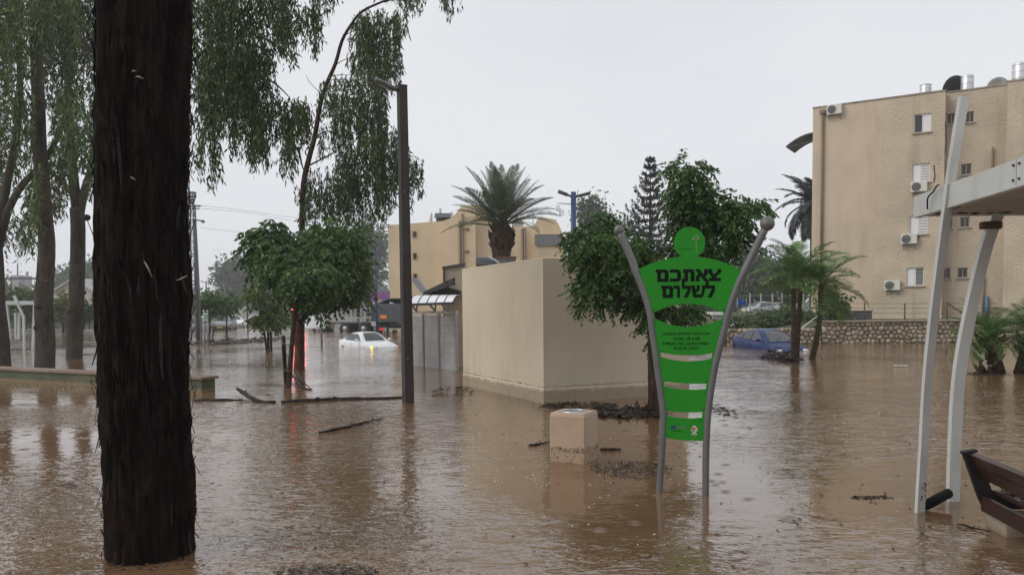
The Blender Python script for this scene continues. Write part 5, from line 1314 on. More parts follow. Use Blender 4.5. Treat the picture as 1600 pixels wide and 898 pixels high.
mb = MB(); vs, fs = [], []; pts = [(627, 138.5, .03), (621, 140.5, .055), (612, 138.5, .10), (602, 133, .125), (592, 128, .115), (586, 125.5, .06), (584, 125, .01)]
n = 10
for (px, py, w) in pts:
    c = at(px, py, dL - .02); th = .05 if w > .05 else .03
    for k in range(n):
        a = 2 * math.pi * k / n; vs.append(c + Vector((0.25 * math.sin(a) * th, math.cos(a) * w, math.sin(a) * th * (1 if math.sin(a) > 0 else .6))))
for i in range(len(pts) - 1):
    for k in range(n): fs.append((i * n + k, i * n + (k + 1) % n, (i + 1) * n + (k + 1) % n, (i + 1) * n + k))
mb.add(vs, fs, True); mb.build('lamp_head', M('lamp_head_grey', (.14, .145, .14), .45, metallic=.2), lamp)
a, b = at(608, 138.8, dL), at(592, 130.5, dL)
MB().hexa([a + Vector((0, -.07, 0)), b + Vector((0, -.07, 0)), b + Vector((0, .07, 0)), a + Vector((0, .07, 0))], [p + Vector((.0, 0, -.02)) for p in (a + Vector((0, -.06, 0)), b + Vector((0, -.06, 0)), b + Vector((0, .06, 0)), a + Vector((0, .06, 0)))]).build('lens', M('lamp_glass', (.34, .35, .34), .2), lamp)
for py in (300, 560): MB().cyl(at(638 - (660 - py) * .02 + 1, py, dL - .16), at(638 - (660 - py) * .02 + 1, py, dL - .12), .012, 8).build('bolt', M_grey, lamp)

M_bluep = M('blue_post', (.028, .055, .135), .4, .12, 2)
def blue_lamp(px, pyt, pyb, d, r, arms, label, scroll=False, mat=None, lean=0):
    b, tp = at(px + lean, pyb, d), at(px, pyt, d)
    t = thing('blue_street_lamp', label, 'street lamp', (b.x, d, 0), 0, 'blue street lamps')
    MB().tube(((b.x, d, -.7), tp), (r, r * .85), 8).build('post', mat or M_bluep, t)
    for (ax, ay) in arms:
        e = at(ax, ay, d); s_ = Vector((tp.x, d, e.z - .02 + (.0)))
        s_.z = tp.z - .22 if tp.z > e.z - .3 else tp.z
        m_ = s_.lerp(e, .38)
        MB().tube((s_, m_), r * .35, 6).build('arm', M_dgrey, t)
        MB().bar(m_, e, r * 2.2, r * .8).build('lamp_head', M('lamp_dark', (.06, .06, .065), .5), t)
    return t
blue_lamp(896, 300, 470, 34, .13, [(872, 299), (922, 302)], 'blue lamp post with two flat arms above the kiosk tree')
blue_lamp(585.5, 381, 522, 56, .10, [(577, 382), (596, 381)], 'slim blue lamp post in front of the hoarding and the truck', lean=4)
blue_lamp(385.5, 430, 511, 78, .09, [(375, 431), (397, 431)], 'thin far street light with a T top in front of the dark blue tree', mat=M('far_post', (.07, .09, .12), .5), lean=1.5)
blue_lamp(322, 439, 500, 95, .09, [(314, 439), (332, 439)], 'thin far street light left of the pale hazy tree', mat=M('far_post', (.07, .09, .12), .5))
sc_ = thing('scroll_bracket', 'curly wire street decoration hung left of the double armed blue lamp', 'decoration', at(884, 322, 34))
mb = MB(); mb.tube([at(894, 319, 34), at(871, 317.5, 34)], .02, 4)
mb.tube([at(872 + 3.5 * math.cos(a * .5) * (1 - a / 26), 325 + 6 * math.sin(a * .5) * (1 - a / 26), 34) for a in range(20)], .016, 4)
mb.tube([at(878 + 4 * math.cos(a * .5 + 2) * (1 - a / 26), 333 + 6 * math.sin(a * .5 + 2) * (1 - a / 26), 34) for a in range(20)], .016, 4)
mb.build('wire_frame', M_lgrey, sc_)

# lattice mast with its crow's nest, and wires
dP = gnd(310, 531).y
mast = thing('lattice_mast', 'grey steel lattice mast with basket top and side arms right behind the big trunk', 'mast', (at(304, 531, dP).x, dP, 0))
M_mast = M('mast_steel', (.13, .13, .135), .55, .15, 3, metallic=.3)
W0, W1 = .30, .13
bz0, bz1 = at(304, 531, dP), at(299.5, 319, dP)
def mc(t, i):
    c = bz0.lerp(bz1, t); w = W0 + (W1 - W0) * t; s_ = ((-1, -1), (1, -1), (1, 1), (-1, 1))[i % 4]; return c + Vector((s_[0] * w, s_[1] * w, 0))
for i in range(4): MB().bar(mc(-.09, i), mc(1, i), .055, .055).build('corner_leg', M_mast, mast)
mb = MB()
for k in range(20):
    for i in range(4): mb.bar(mc(k / 20, i), mc((k + 1) / 20, i + 1), .022, .022); mb.bar(mc(k / 20, i + 1), mc((k + 1) / 20, i), .022, .022)
mb.build('lattice', M_mast, mast)
a = at(309.8, 531, dP - .5); MB().tube(((a.x, a.y, -.7), at(303, 345, dP - .5)), (.13, .075), 9).build('pole', M('mast_pole', (.085, .085, .09), .6), mast)
mb = MB()
for j, (py, w) in enumerate(((301, 6.5), (307, 6.8), (312, 5), (318, 2.5))):
    c = at(299, py, dP); r = w / F * dP; mb.tube([c + Vector((r * math.cos(q), r * math.sin(q), 0)) for q in [2 * math.pi * k / 14 for k in range(15)]], .035, 5)
for k in range(14):
    q = 2 * math.pi * k / 14; mb.tube([at(299, py, dP) + Vector((w / F * dP * math.cos(q), w / F * dP * math.sin(q), 0)) for py, w in ((301, 6.5), (307, 6.8), (312, 5), (318, 2.5))], .022, 4)
mb.build('basket', M_mast, mast)
mb = MB(); mb.bar(at(300, 343.5, dP), at(319, 345, dP), .09, .07); mb.bar(at(315, 346.5, dP), at(319.5, 346.5, dP), .12, .12)
mb.build('lamp_arm', M_mast, mast)
mb = MB(); mb.bar(at(300, 322, dP), at(315, 322, dP), .05, .05); mb.bar(at(300, 326.5, dP), at(312, 326.5, dP), .05, .05)
for px in (305, 308, 311): mb.cyl(at(px, 324.5, dP), at(px, 320, dP), .03, 5)
mb.build('cross_arm', M_mast, mast)
wi = thing('overhead_wires', 'thin overhead wires running from the lattice mast to the right across the sky', 'wires', at(313, 322, dP))
for (y0, y1, y2) in ((321, 331, 341), (325.5, 334, 346), (356, 365, 368)):
    MB().tube(smooth_path([at(314, y0, dP), at(400, y1, dP + 6), at(470, y2, dP + 12), at(640, y2 + 12, dP + 26)], 4), .009, 4).build('wire', M_dgrey, wi)

# green street sign on two posts and the thin sign post in the flood
sg_ = thing('street_sign', 'green street sign board on a pale post by the young trees at the left', 'street sign', gnd(321, 538))
dG = gnd(321, 538).y
MB().prism([at(317, 505, dG), at(326, 505, dG), at(326, 487, dG), at(317, 487, dG)], (0, .05, 0)).build('board', M('green_board', (.04, .17, .09), .5), sg_)
for px in (318.5, 324): a = at(px, 520, dG + .04); MB().cyl((a.x, a.y, -.7), at(px, 484, dG + .04), .05, 7).build('post', M_grey, sg_)
for k in range(3): MB().bar(at(318.2, 490.5 + 4.5 * k, dG - .01), at(324.5 - 2 * (k % 2), 490.5 + 4.5 * k, dG - .01), .012, .07).build('lettering_line', M('sign_pale', (.55, .62, .56), .5), sg_)
dO = gnd(503, 538).y
tp_ = thing('sign_post', 'thin bare grey post standing in the flood left of the white car', 'post', gnd(503, 538))
MB().tube((gnd(503.2, 545, -.4), at(501.5, 502, dO)), .055, 8).build('pole', M_grey, tp_); MB().ball(at(501.5, 501.5, dO), .065, 8, 5).build('cap', M_dgrey, tp_)

# traffic light behind the round tree, red lamp lit
dR = 67
def traffic_light(px, lab):
  tl_ = thing('traffic_light', lab, 'traffic light', (at(px, 510, dR).x, dR, 0), 0, 'traffic lights down the street')
  a = at(px, 500, dR); MB().cyl((a.x, dR + .1, -.7), (a.x, dR + .1, 2.2), .06, 8).build('post', M_dgrey, tl_)
  c = at(px, 485, dR); c.z -= .42
  MB().bbox(c + Vector((0, 0, .12)), (.5, .18, 1.1), .04).build('housing', M_black, tl_)
  for i, (dz, m) in enumerate(((.42, M('red_lamp_on', (.8, .03, .03), .3, emit=(1, .045, .055), estr=28.0)), (.12, M('amber_lamp_on', (.8, .3, .03), .3, emit=(1, .22, .03), estr=1.2)), (-.18, M('green_lamp_off', (.01, .05, .02), .3)))):
      MB().cyl(c + Vector((0, -.085, dz)), c + Vector((0, -.11, dz)), .21, 16).build('lamp', m, tl_)
      mb = MB(); mb.tube([c + Vector((.14 * math.cos(q), -.10, dz + .14 * math.sin(q))) for q in [math.pi * k / 8 for k in range(9)]], .015, 4); mb.build('hood', M_black, tl_)
traffic_light(459.5, 'traffic light with red lamp lit, left of the reddish trunk of the round tree')
traffic_light(473, 'added second traffic light with red lamp lit, right of the reddish trunk of the round tree')  # second light, added to widen the red streak on the water

# ------------------------------------------------------------------ left middle distance: planter wall, shelter, house, fence
pwz = .42
A_, B_ = gnd(-60, 591), gnd(315, 613)
pw = thing('planter_wall', 'long low green grey planter wall with pale stone cap crossing behind the big trunk', 'planter wall', (B_.x, B_.y, 0))
d_ = (A_ - B_); pl_ = d_.length; d_.normalize(); nn = Vector((d_.y, -d_.x, 0)); nn = nn if nn.y > 0 else -nn
def pp(a, b, z): v = B_ + d_ * a + nn * b; return Vector((v.x, v.y, z))
zc = at(315, 589, B_.y).z
M_plw = M('planter_paint', (.075, .088, .052), .8, .2, 1.6, .004, 30, stain=(.20, .145, .09), stain_scale=(1.2, 1.2, 3), stain_amt=.6, line=(.05, (.24, .16, .09), .7), rnd=False)
MB().hexa([pp(0, 0, -.7), pp(pl_, 0, -.7), pp(pl_, .34, -.7), pp(0, .34, -.7)], [pp(0, 0, zc - .05), pp(pl_, 0, zc - .05), pp(pl_, .34, zc - .05), pp(0, .34, zc - .05)]).build('wall', M_plw, pw)
MB().hexa([pp(.002, .30, -.7), pp(.30, .36, -.7), pp(.30, 8, -.7), pp(.002, 8, -.7)], [pp(.002, .342, zc - .06), pp(.30, .342, zc - .06), pp(.30, 8, zc - .06), pp(.002, 8, zc - .06)])
s_ = -.05; M_cap = [M('cap_stone_%d' % i, c, .8, .15, 3, .003, 40) for i, c in enumerate(((.23, .165, .12), (.20, .145, .105), (.25, .185, .135)))]
while s_ < pl_:
    w_ = 1.0; MB().hexa([pp(s_, -.04, zc - .048), pp(min(pl_, s_ + w_ - .012), -.04, zc - .048), pp(min(pl_, s_ + w_ - .012), .40, zc - .048), pp(s_, .40, zc - .048)], [pp(s_, -.04, zc), pp(min(pl_, s_ + w_ - .012), -.04, zc), pp(min(pl_, s_ + w_ - .012), .40, zc), pp(s_, .40, zc)]).build('cap_stone', random.choice(M_cap), pw); s_ += w_

dS = gnd(40, 545).y
sh = thing('white_shelter', 'small white bus shelter frame with slanted legs at the far left behind the trees', 'shelter', gnd(40, 545))
q_ = lambda px, py, dy=0: at(px, py, dS + dy)
M_shl = M('shelter_paint', (.52, .55, .55), .5, .08, 3)
MB().hexa([q_(10, 476), q_(58, 476), q_(58, 476, 2.2), q_(10, 476, 2.2)], [q_(10, 470), q_(58, 470), q_(58, 470, 2.2), q_(10, 470, 2.2)]).build('roof', M_shl, sh)
for (x0, y0, x1, y1, dy) in ((38, 552, 37, 495, 0), (37, 495, 22, 462, 0), (51, 552, 54, 476, 0), (25, 530, 24, 488, 2), (29, 530, 30, 488, 2), (16, 530, 10, 470, 2)):
    MB().bar(q_(x0, y0, dy), q_(x1, y1, dy), .09, .09, (0, 1, 0)).build('leg', M_shl, sh)
gz = thing('goal_frame', 'dark goal-like frame of poles with a long crossbar behind the white shelter', 'frame', at(9, 515, 72))
MB().bar(at(8.5, 520, 72), at(8.5, 436, 72), .16, .16).build('post', M('frame_dark', (.10, .11, .12), .6), gz); MB().bar(at(-30, 435.5, 72), at(66, 435, 72), .16, .18).build('crossbar', M('frame_dark', (.10, .11, .12), .6), gz)
MB().bar(at(64, 520, 72.3), at(64, 436.5, 72.3), .16, .16).build('post', M('frame_dark', (.10, .11, .12), .6), gz)
hs_ = thing('gabled_house', 'pale pink gabled house between the two gum trunks far at the left', 'house', at(120, 515, 88))
M_pink = M('pink_render', (.52, .44, .41), .9, .05, .6)
hp = lambda px, py, dy=0: at(px, py, 88 + dy)
MB().prism([hp(84, 520), hp(160, 520), hp(160, 466), hp(112, 437), hp(84, 454)], (0, 8, 0)).build('wall', M_pink, hs_)
mb = MB()
for (a, b) in (((78, 458), (112, 436.4)), ((112, 436.4), (164, 468))):
    p, r = hp(*a, -.5), hp(*b, -.5); mb.hexa([p, r, r + Vector((0, 9, 0)), p + Vector((0, 9, 0))], [v + Vector((0, 0, .18)) for v in (p, r, r + Vector((0, 9, 0)), p + Vector((0, 9, 0)))])
mb.build('roof', M('pale_roof', (.40, .40, .38), .8), hs_)
MB().prism([hp(146, 478, -.06), hp(152, 478, -.06), hp(152, 470, -.06), hp(146, 470, -.06)], (0, .08, 0)).build('window', M_glass, hs_)
lf = thing('panel_fence', 'long dark grey green panel fence at the edge of the flooded street far left', 'fence', at(60, 515, 76))
M_pf = M('panel_fence_grey', (.13, .15, .135), .7, .15, 1.5)
for k in range(14):
    x0 = -20 + k * 13.2
    MB().prism([at(x0, 520, 76), at(x0 + 12.6, 520, 76), at(x0 + 12.6, 490.5, 76), at(x0, 490.5, 76)], (0, .06, 0)).build('panel', M_pf if k > 2 else M('panel_fence_green', (.08, .15, .06), .8, .2), lf)
    a = at(x0 - .3, 489, 75.95); MB().box((a.x, a.y, a.z / 2 - .35), (.07, .1, a.z + .7)).build('post', M('fence_dark', (.08, .09, .09), .6), lf)
kb = thing('street_kerb', 'low pale kerb wall along the far edge of the flood at the left', 'kerb', at(60, 517, 73))
MB().prism([at(-40, 524, 73), at(165, 524, 73), at(165, 516.5, 73), at(-40, 516.5, 73)], (0, .4, 0)).build('kerb', M('kerb_grey', (.17, .16, .14), .8), kb)
MB().prism([at(-40, 516.4, 72.95), at(165, 516.4, 72.95), at(165, 514.6, 72.95), at(-40, 514.6, 72.95)], (0, .5, 0)).build('coping', M('kerb_pale', (.34, .33, .30), .8), kb)
ch = thing('chimney_tower', 'tiny far building with a thin mast on the left horizon', 'tower', at(26, 470, 150))
MB().prism([at(19, 470, 150), at(30, 470, 150), at(30, 430, 150), at(19, 430, 150)], (0, 4, 0)).build('wall', M('far_wall', (.33, .34, .35), .9), ch); a = at(27.5, 430, 150); MB().cyl(a, at(27.5, 411, 150), .12, 5).build('mast', M_dgrey, ch)
MB().prism([at(40, 470, 150), at(42.5, 470, 150), at(42.5, 424, 150), at(40, 424, 150)], (0, .4, 0)).build('chimney', M('far_wall', (.33, .34, .35), .9), ch)
# far row of pale garages / gravestones-like walls at the end of the street
for i, (px0, px1, pyt, d, lab, col) in enumerate(((372, 392, 482, 112, 'pale low wall at the far end of the street left of the thin street light', (.36, .36, .35)), (378, 384, 475, 113, 'pale upright slab wall at the far end of the street', (.42, .42, .41)), (388, 402, 478, 110, 'grey wall block at the far end of the street behind the two-tiered young tree', (.30, .31, .31)))):
    t = thing('far_wall', lab, 'wall', at((px0 + px1) / 2, 505, d)); MB().prism([at(px0, 506, d), at(px1, 506, d), at(px1, pyt, d), at(px0, pyt, d)], (0, 1.2, 0)).build('wall', M('far_wall_%d' % i, col, .9, .15, 1), t)
wb = thing('white_kiosk_far', 'small white box cabin seen through the eye shaped gap of the green sign', 'cabin', at(1122, 505, 46))
MB().prism([at(1114, 505, 46), at(1131, 505, 46), at(1131, 491, 46), at(1114, 491, 46)], (0, 1.4, 0)).build('wall', M('cabin_grey', (.30, .30, .29), .7), wb); MB().prism([at(1112.5, 492, 45.9), at(1133, 492, 45.9), at(1133, 487, 45.9), at(1112.5, 487, 45.9)], (0, 1.6, 0)).build('roof', M_white, wb)
bt = thing('blue_tarp', 'crumpled bright blue tarpaulin hanging above the bank just right of the sign post', 'tarpaulin', at(1159, 476, 52))
mb = MB(); vs = []; nx, ny = 8, 5
for j in range(ny):
    for i in range(nx): vs.append(at(1152 + 14 * i / (nx - 1) + random.uniform(-.4, .4), 467.5 + 9 * j / (ny - 1) + 1.2 * math.sin(i * 1.3), 52 + .12 * math.sin(i * 2.1 + j)))
fs = [(j * nx + i, j * nx + i + 1, (j + 1) * nx + i + 1, (j + 1) * nx + i) for j in range(ny - 1) for i in range(nx - 1)]
mb.add(vs, fs, True); mb.build('sheet', M('tarp_blue', (.02, .10, .42), .5), bt)
mb = MB()
for px in (1152, 1166): mb.cyl(at(px, 492, 52), at(px, 466, 52), .03, 6)
mb.build('pole', M_grey, bt)
rl = thing('bank_railing', 'pale sloping handrail on thin posts climbing the bank behind the blue car', 'railing', at(1150, 505, 37))
MB().tube((at(1142, 509, 36.5), at(1168, 491, 40), at(1178, 489.5, 41)), .035, 6).build('handrail', M_lgrey, rl)
for (px, y0, y1, d) in ((1148, 512, 505, 37), (1160, 508, 497, 38.6), (1172, 502, 470, 40.5)): MB().cyl(at(px, y0, d), at(px, y1, d), .03, 6).build('post', M_grey, rl)
br = thing('bank_railing', 'short pale slanting rail between the palm pair and the lone leaning palm', 'railing', at(1262, 505, 36))
MB().tube((at(1254, 512, 35.6), at(1277, 494, 36.5)), .04, 6).build('handrail', M_lgrey, br); MB().cyl(at(1256, 516, 35.7), at(1256, 510, 35.7), .03, 6).build('post', M_grey, br)
pf = thing('post_fence', 'thin grey wire fence with tall posts along the top of the bank', 'fence', at(1200, 490, 45))
for px in (1172, 1189, 1207, 1222, 1238, 1255): MB().cyl(at(px, 505, 45), at(px, 458, 45), .04, 6).build('post', M('fence_galv', (.25, .27, .26), .5), pf)
mb = MB()
for py in (462, 474, 486): mb.tube((at(1165, py, 45), at(1262, py, 45)), .012, 4)
mb.build('wire', M('fence_galv', (.25, .27, .26), .5), pf)
# ------------------------------------------------------------------ the green park sign
SL, SR = gnd(1031, 768), gnd(1103, 773)
se = (SR - SL); se.normalize(); sn = Vector((se.y, -se.x, 0)); sn = sn if sn.y < 0 else -sn
SANG = math.atan2(se.y, se.x)
sign = thing('park_sign', 'green figure shaped park sign with Hebrew lettering on two curved grey poles', 'sign', (SL.x, SL.y, 0), SANG)
Sinv = WM[sign.name].inverted()
def su(px, py, off=0.0):
    p = Sinv @ onp(px, py, SL + sn * off, sn); return p
M_gpost = M('galvanised_pole', (.17, .17, .168), .42, .10, 6, metallic=.45, spec=.5)
M_green = M('green_sign_paint', (.018, .255, .014), .45, .05, 1.2, spec=.22, stain=(.018, .20, .016), stain_scale=(3, 3, .8), stain_amt=.4)
M_letter = M('sign_lettering', (.005, .008, .005), .6, spec=.1)
LP = [(1030, 800), (1030.5, 764), (1034, 714), (1035.7, 680), (1036.5, 647), (1033, 615), (1028, 580), (1024, 547), (1019.5, 517), (1014.7, 483.5), (1004, 450), (992.5, 421.7), (984.6, 400), (968, 362)]
RP = [(1102, 805), (1102.5, 770), (1103, 714), (1104, 680), (1106, 647), (1110, 615), (1115.5, 580), (1123, 547), (1131, 517), (1139.5, 483.5), (1151, 450), (1164, 421.7), (1175, 400), (1197, 354)]
for pts, ball, rb in ((LP, (967, 360), 8.3), (RP, (1199, 349.5), 10.8)):
    p = smooth_path([su(*q) for q in pts], 4); k = len(p) - 1
    po = MB().tube(p, [.029 + .003 * (i / k) for i in range(k + 1)], 16).build('pole', M_gpost, sign, local=True)
    MB().ball(su(*ball), rb / F * SL.y, 20, 14).build('ball', M_gpost, po, local=True)
def arc(a, m, b, n=12):
    """points on the parabola through a, m (at the middle) and b"""
    out = []
    for i in range(n + 1):
        t = i / n; out.append((a[0] + (b[0] - a[0]) * t, (1 - t) * (1 - 2 * t) * a[1] + 4 * t * (1 - t) * m + t * (2 * t - 1) * b[1]))
    return out
def side(P, y0, y1, n=14):
    tab = sorted((y, x) for x, y in P); return [(interp(y0 + (y1 - y0) * i / n, tab), y0 + (y1 - y0) * i / n) for i in range(n + 1)]
outer = arc((993, 423), 400.5, (1163.5, 424)) + side(RP, 428, 684) + arc((1104, 687.5), 687, (1035.5, 682)) + side(LP, 678, 428)
holes = [arc((1020.5, 488.5), 474.5, (1131, 488.5)) + arc((1129, 497.5), 510.5, (1021.5, 496.5)),
         arc((1033, 550), 555, (1113.5, 551)) + arc((1112, 559.5), 564, (1033, 557)),
         arc((1038.5, 595.5), 598.5, (1104, 599)) + arc((1103, 607), 608, (1038.5, 603.5)),
         arc((1042, 641), 643.5, (1098, 643)) + arc((1097, 651.5), 652.5, (1042, 648))]
def flat(name, loops, th, mat, parent, off=0.0):
    cu = bpy.data.curves.new(name, 'CURVE'); cu.dimensions = '2D'; cu.fill_mode = 'BOTH'; cu.extrude = th / 2
    for lp in loops:
        s = cu.splines.new('POLY'); s.points.add(len(lp) - 1); s.use_cyclic_u = True
        for i, (px, py) in enumerate(lp):
            q = su(px, py); s.points[i].co = (q.x, q.z, 0, 1)
    o = bpy.data.objects.new(name, cu); COL.objects.link(o); dg = bpy.context.evaluated_depsgraph_get()
    me = bpy.data.meshes.new_from_object(o.evaluated_get(dg)); bpy.data.objects.remove(o); bpy.data.curves.remove(cu)
    me.transform(Matrix(((1, 0, 0, 0), (0, 0, -1, off), (0, 1, 0, 0), (0, 0, 0, 1)))); me.materials.clear(); me.materials.append(mat); me.name = name
    return link_mesh(name, me, parent)
panel = flat('panel', [outer] + holes, .006, M_green, sign, -.012)
head = flat('head_disc', [[(1077.3 + 24.6 * math.cos(a), 379 + 24.6 * math.sin(a)) for a in [2 * math.pi * i / 40 for i in range(40)]]], .006, M_green, sign, -.003)
for (px, py) in ((1001, 424), (1156, 425), (1077.5, 357.5), (1020, 482.5), (1131, 482.5), (1023.5, 503), (1128, 504), (1033, 546), (1110.5, 548.5), (1035.5, 562), (1107, 564.5), (1041, 592), (1102, 594.5), (1041.5, 610), (1101, 611.5), (1043.5, 637), (1098.5, 639), (1044, 651.5), (1094, 655), (1044, 680), (1093, 684.5)):
    q = su(px, py); MB().cyl((q.x, -.015, q.z), (q.x, -.021, q.z), .0085, 8).build('bolt', M('bolt_green', (.05, .17, .05), .35), panel, local=True)
def text(s, x0, x1, y0, y1, mat, parent, rtl=True, bold=.0, shear=0.0, yoff=-.0165, name='lettering'):
    """flat print: the string fitted into a box given on the sign face"""
    cu = bpy.data.curves.new('t', 'FONT'); cu.body = s[::-1] if rtl else s; cu.size = 1; cu.offset = bold; cu.shear = shear
    o = bpy.data.objects.new('t', cu); COL.objects.link(o); bpy.context.view_layer.update(); dg = bpy.context.evaluated_depsgraph_get()
    me = bpy.data.meshes.new_from_object(o.evaluated_get(dg)); bpy.data.objects.remove(o); bpy.data.curves.remove(cu)
    n = len(me.vertices)
    if n == 0: return None
    co = np.zeros(n * 3); me.vertices.foreach_get('co', co); co = co.reshape(-1, 3); mn, mx_ = co.min(0), co.max(0)
    tl, tr, bl_ = su(x0, y0), su(x1, y0 - .008 * (x1 - x0)), su(x0, y1)
    uu = (co[:, 0] - mn[0]) / (mx_[0] - mn[0]); vv = (co[:, 1] - mn[1]) / (mx_[1] - mn[1])
    out = np.stack([tl.x + (tr.x - tl.x) * uu + (bl_.x - tl.x) * (1 - vv), np.full(n, yoff), tl.z + (tr.z - tl.z) * uu + (bl_.z - tl.z) * (1 - vv)], 1)
    me.vertices.foreach_set('co', out.ravel()); me.materials.clear(); me.materials.append(mat); me.update(); me.name = name
    return link_mesh(name, me, parent)
# headline letters: heavy square Hebrew letters drawn as solid strokes (unit box, y up)
GL = {
 'tsadi': [[(0, 0), (.92, 0), (.92, .24), (.62, .24), (.0, .24)], [(.30, .24), (.62, .24), (.22, .74), (.22, 1), (-.02, 1), (-.02, .72)], [(.50, .40), (.66, .52), (.92, .72), (.96, 1), (.70, 1), (.68, .78), (.42, .52)]],
 'alef': [[(0, 1), (.28, 1), (1.0, 0), (.72, 0)], [(.70, 1), (.96, 1), (.96, .66), (.78, .42), (.62, .50), (.70, .72)], [(.04, 0), (.30, 0), (.28, .30), (.40, .50), (.24, .60), (.04, .36)]],
 'tav': [[(.10, 1), (.80, 1), (.96, .86), (.96, .0), (.70, 0), (.70, .76), (.10, .76)], [(.20, .76), (.44, .76), (.44, 0), (.0, 0), (.0, .20), (.20, .22)]],
 'kaf': [[(.06, 1), (.72, 1), (.94, .82), (.94, .18), (.72, 0), (.06, 0), (.06, .24), (.62, .24), (.68, .32), (.68, .68), (.62, .76), (.06, .76)]],
 'mem': [[(.0, 1), (.78, 1), (.96, .84), (.96, 0), (.70, 0), (.70, .76), (.0, .76)], [(.12, .76), (.36, .76), (.36, .24), (.12, .24)], [(.12, .24), (.70, .24), (.70, 0), (.12, 0)]],
 'lamed': [[(.06, 1.38), (.30, 1.38), (.30, .98), (.06, .92)], [(.06, .98), (.94, .98), (.94, .60), (.60, .0), (.26, 0), (.66, .62), (.66, .74), (.06, .74)]],
 'shin': [[(-.02, 1), (.22, 1), (.32, .24), (.92, .24), (.76, 0), (.16, 0), (.12, .1)], [(.92, .24), (.76, 0.02), (.84, 1), (1.08, 1)], [(.40, 1), (.62, 1), (.56, .62), (.34, .42), (.30, .62), (.42, .72)]],
 'vav': [[(.0, 1), (.62, 1), (.80, .84), (.80, 0), (.50, 0), (.50, .76), (.0, .76)]],
}
def headline(letters, x0, x1, y0, y1, adv):
    """letters are listed left to right as they stand; y0..y1 is the body height"""
    mbs = []; tot = sum(adv); x = x0
    for g, a in zip(letters, adv):
        w = (x1 - x0) * a / tot; lx0, lx1 = x + w * .03, x + w * .97; x += w
        loops = GL[g]; mb = MB()
        for i, lp in enumerate(loops):
            for j, (ox, oy) in enumerate(((-.55, -.35), (.55, -.35), (.55, .35), (-.55, .35))):     # heavy strokes: the outline swollen a little each way
                pts = [su(lx0 + (lx1 - lx0) * u + ox, y1 + (y0 - y1) * v - .012 * (lx0 - x0) + oy) for u, v in lp]
                mb.prism([(p.x, -.0156 - .0002 * i - .00005 * j, p.z) for p in pts], (0, -.0012, 0))
        mb.build('letter', M_letter, panel, local=True)
headline(['mem', 'kaf', 'tav', 'alef', 'tsadi'], 1025, 1128.5, 421.5, 440, (21, 19.5, 21, 21, 21))
headline(['mem', 'vav', 'lamed', 'shin', 'lamed'], 1033.5, 1118.5, 446.5, 465, (21, 13, 17, 23, 18))
text('אין כניסה למשחק מהשעה', 1036, 1109, 518.6, 524.6, M_letter, panel, bold=.018)
text('23.00 עד 6.00'[::-1] if False else '00.6 דע 00.32', 1052, 1094, 526.6, 531.2, M_letter, panel, rtl=True, bold=.018)
text('השטח בפיקוח, חניה מוסדרת', 1036, 1108, 534.6, 540.4, M_letter, panel, bold=.018)
text('42 תועש הממיב', 1053, 1092, 541.4, 545.6, M_letter, panel, rtl=False, bold=.018)
text('פארק עירוני', 1060.5, 1081, 387.6, 390.6, M_letter, head, bold=.01, yoff=-.0085)
def dotm(px, py, r, mat, parent, y, name='emblem_dot'):
    q = su(px, py); return MB().cyl((q.x, y, q.z), (q.x, y - .0012, q.z), r / F * SL.y, 10).build(name, mat, parent, local=True)
M_pl, M_rd = M('emblem_pale', (.22, .45, .20), .5), M('emblem_red', (.42, .09, .04), .5)
for (dx, dy) in ((0, -3.4), (3.2, -1.1), (-3.2, -1.1), (-5.5, 1.5), (2, 2.6), (-2, 2.6)): dotm(1088 + dx, 372 + dy, 1.3, M_pl, head, -.0072)
dotm(1092.5, 373.5, 1.9, M_rd, head, -.0074)
a, b = su(1088, 377), su(1088, 396); MB().box(((a.x + b.x) / 2, -.0075, (a.z + b.z) / 2), (.004, .0014, abs(a.z - b.z))).build('emblem_stem', M_pl, head, local=True)
M_lb = M('logo_blue', (.02, .05, .16), .5)
for (x0, x1, y0, y1, m) in ((1048.5, 1056.5, 664, 669.5, M_lb), (1058, 1064, 665, 668.5, M('logo_grey', (.08, .18, .10), .5)), (1065, 1072.5, 664.5, 670.5, M('logo_grey', (.08, .18, .10), .5)), (1048.5, 1064, 671.5, 673, M_letter)):
    a, b = su(x0, y0), su(x1, y1); MB().box(((a.x + b.x) / 2, -.016, (a.z + b.z) / 2), (b.x - a.x, .0014, a.z - b.z)).build('logo_mark', m, panel, local=True)
M_cw, M_co = M('crest_white', (.60, .58, .52), .5), M('crest_orange', (.48, .17, .05), .5)
for j in range(3):
    for i in range(4):
        x0, y0 = 1080.2 + i * 2.5, 664.3 + j * 2.9
        m = M_co if (j == 1 and i in (0, 1, 2)) else (M_cw if (i + j) % 3 else M('crest_dark', (.10, .09, .08), .5))
        a, b = su(x0, y0), su(x0 + 2.4, y0 + 2.7); MB().box(((a.x + b.x) / 2, -.016, (a.z + b.z) / 2), (b.x - a.x, .0014, a.z - b.z)).build('crest_field', m, panel, local=True)
for i in range(5):
    a, b = su(1083.5 + .8 * i, 673.3), su(1081 + 2.1 * i, 678.8); MB().bar((a.x, -.016, a.z), (b.x, -.016, b.z), .0014, .005, (1, 0, 0)).build('crest_ray', M_cw, panel, local=True)

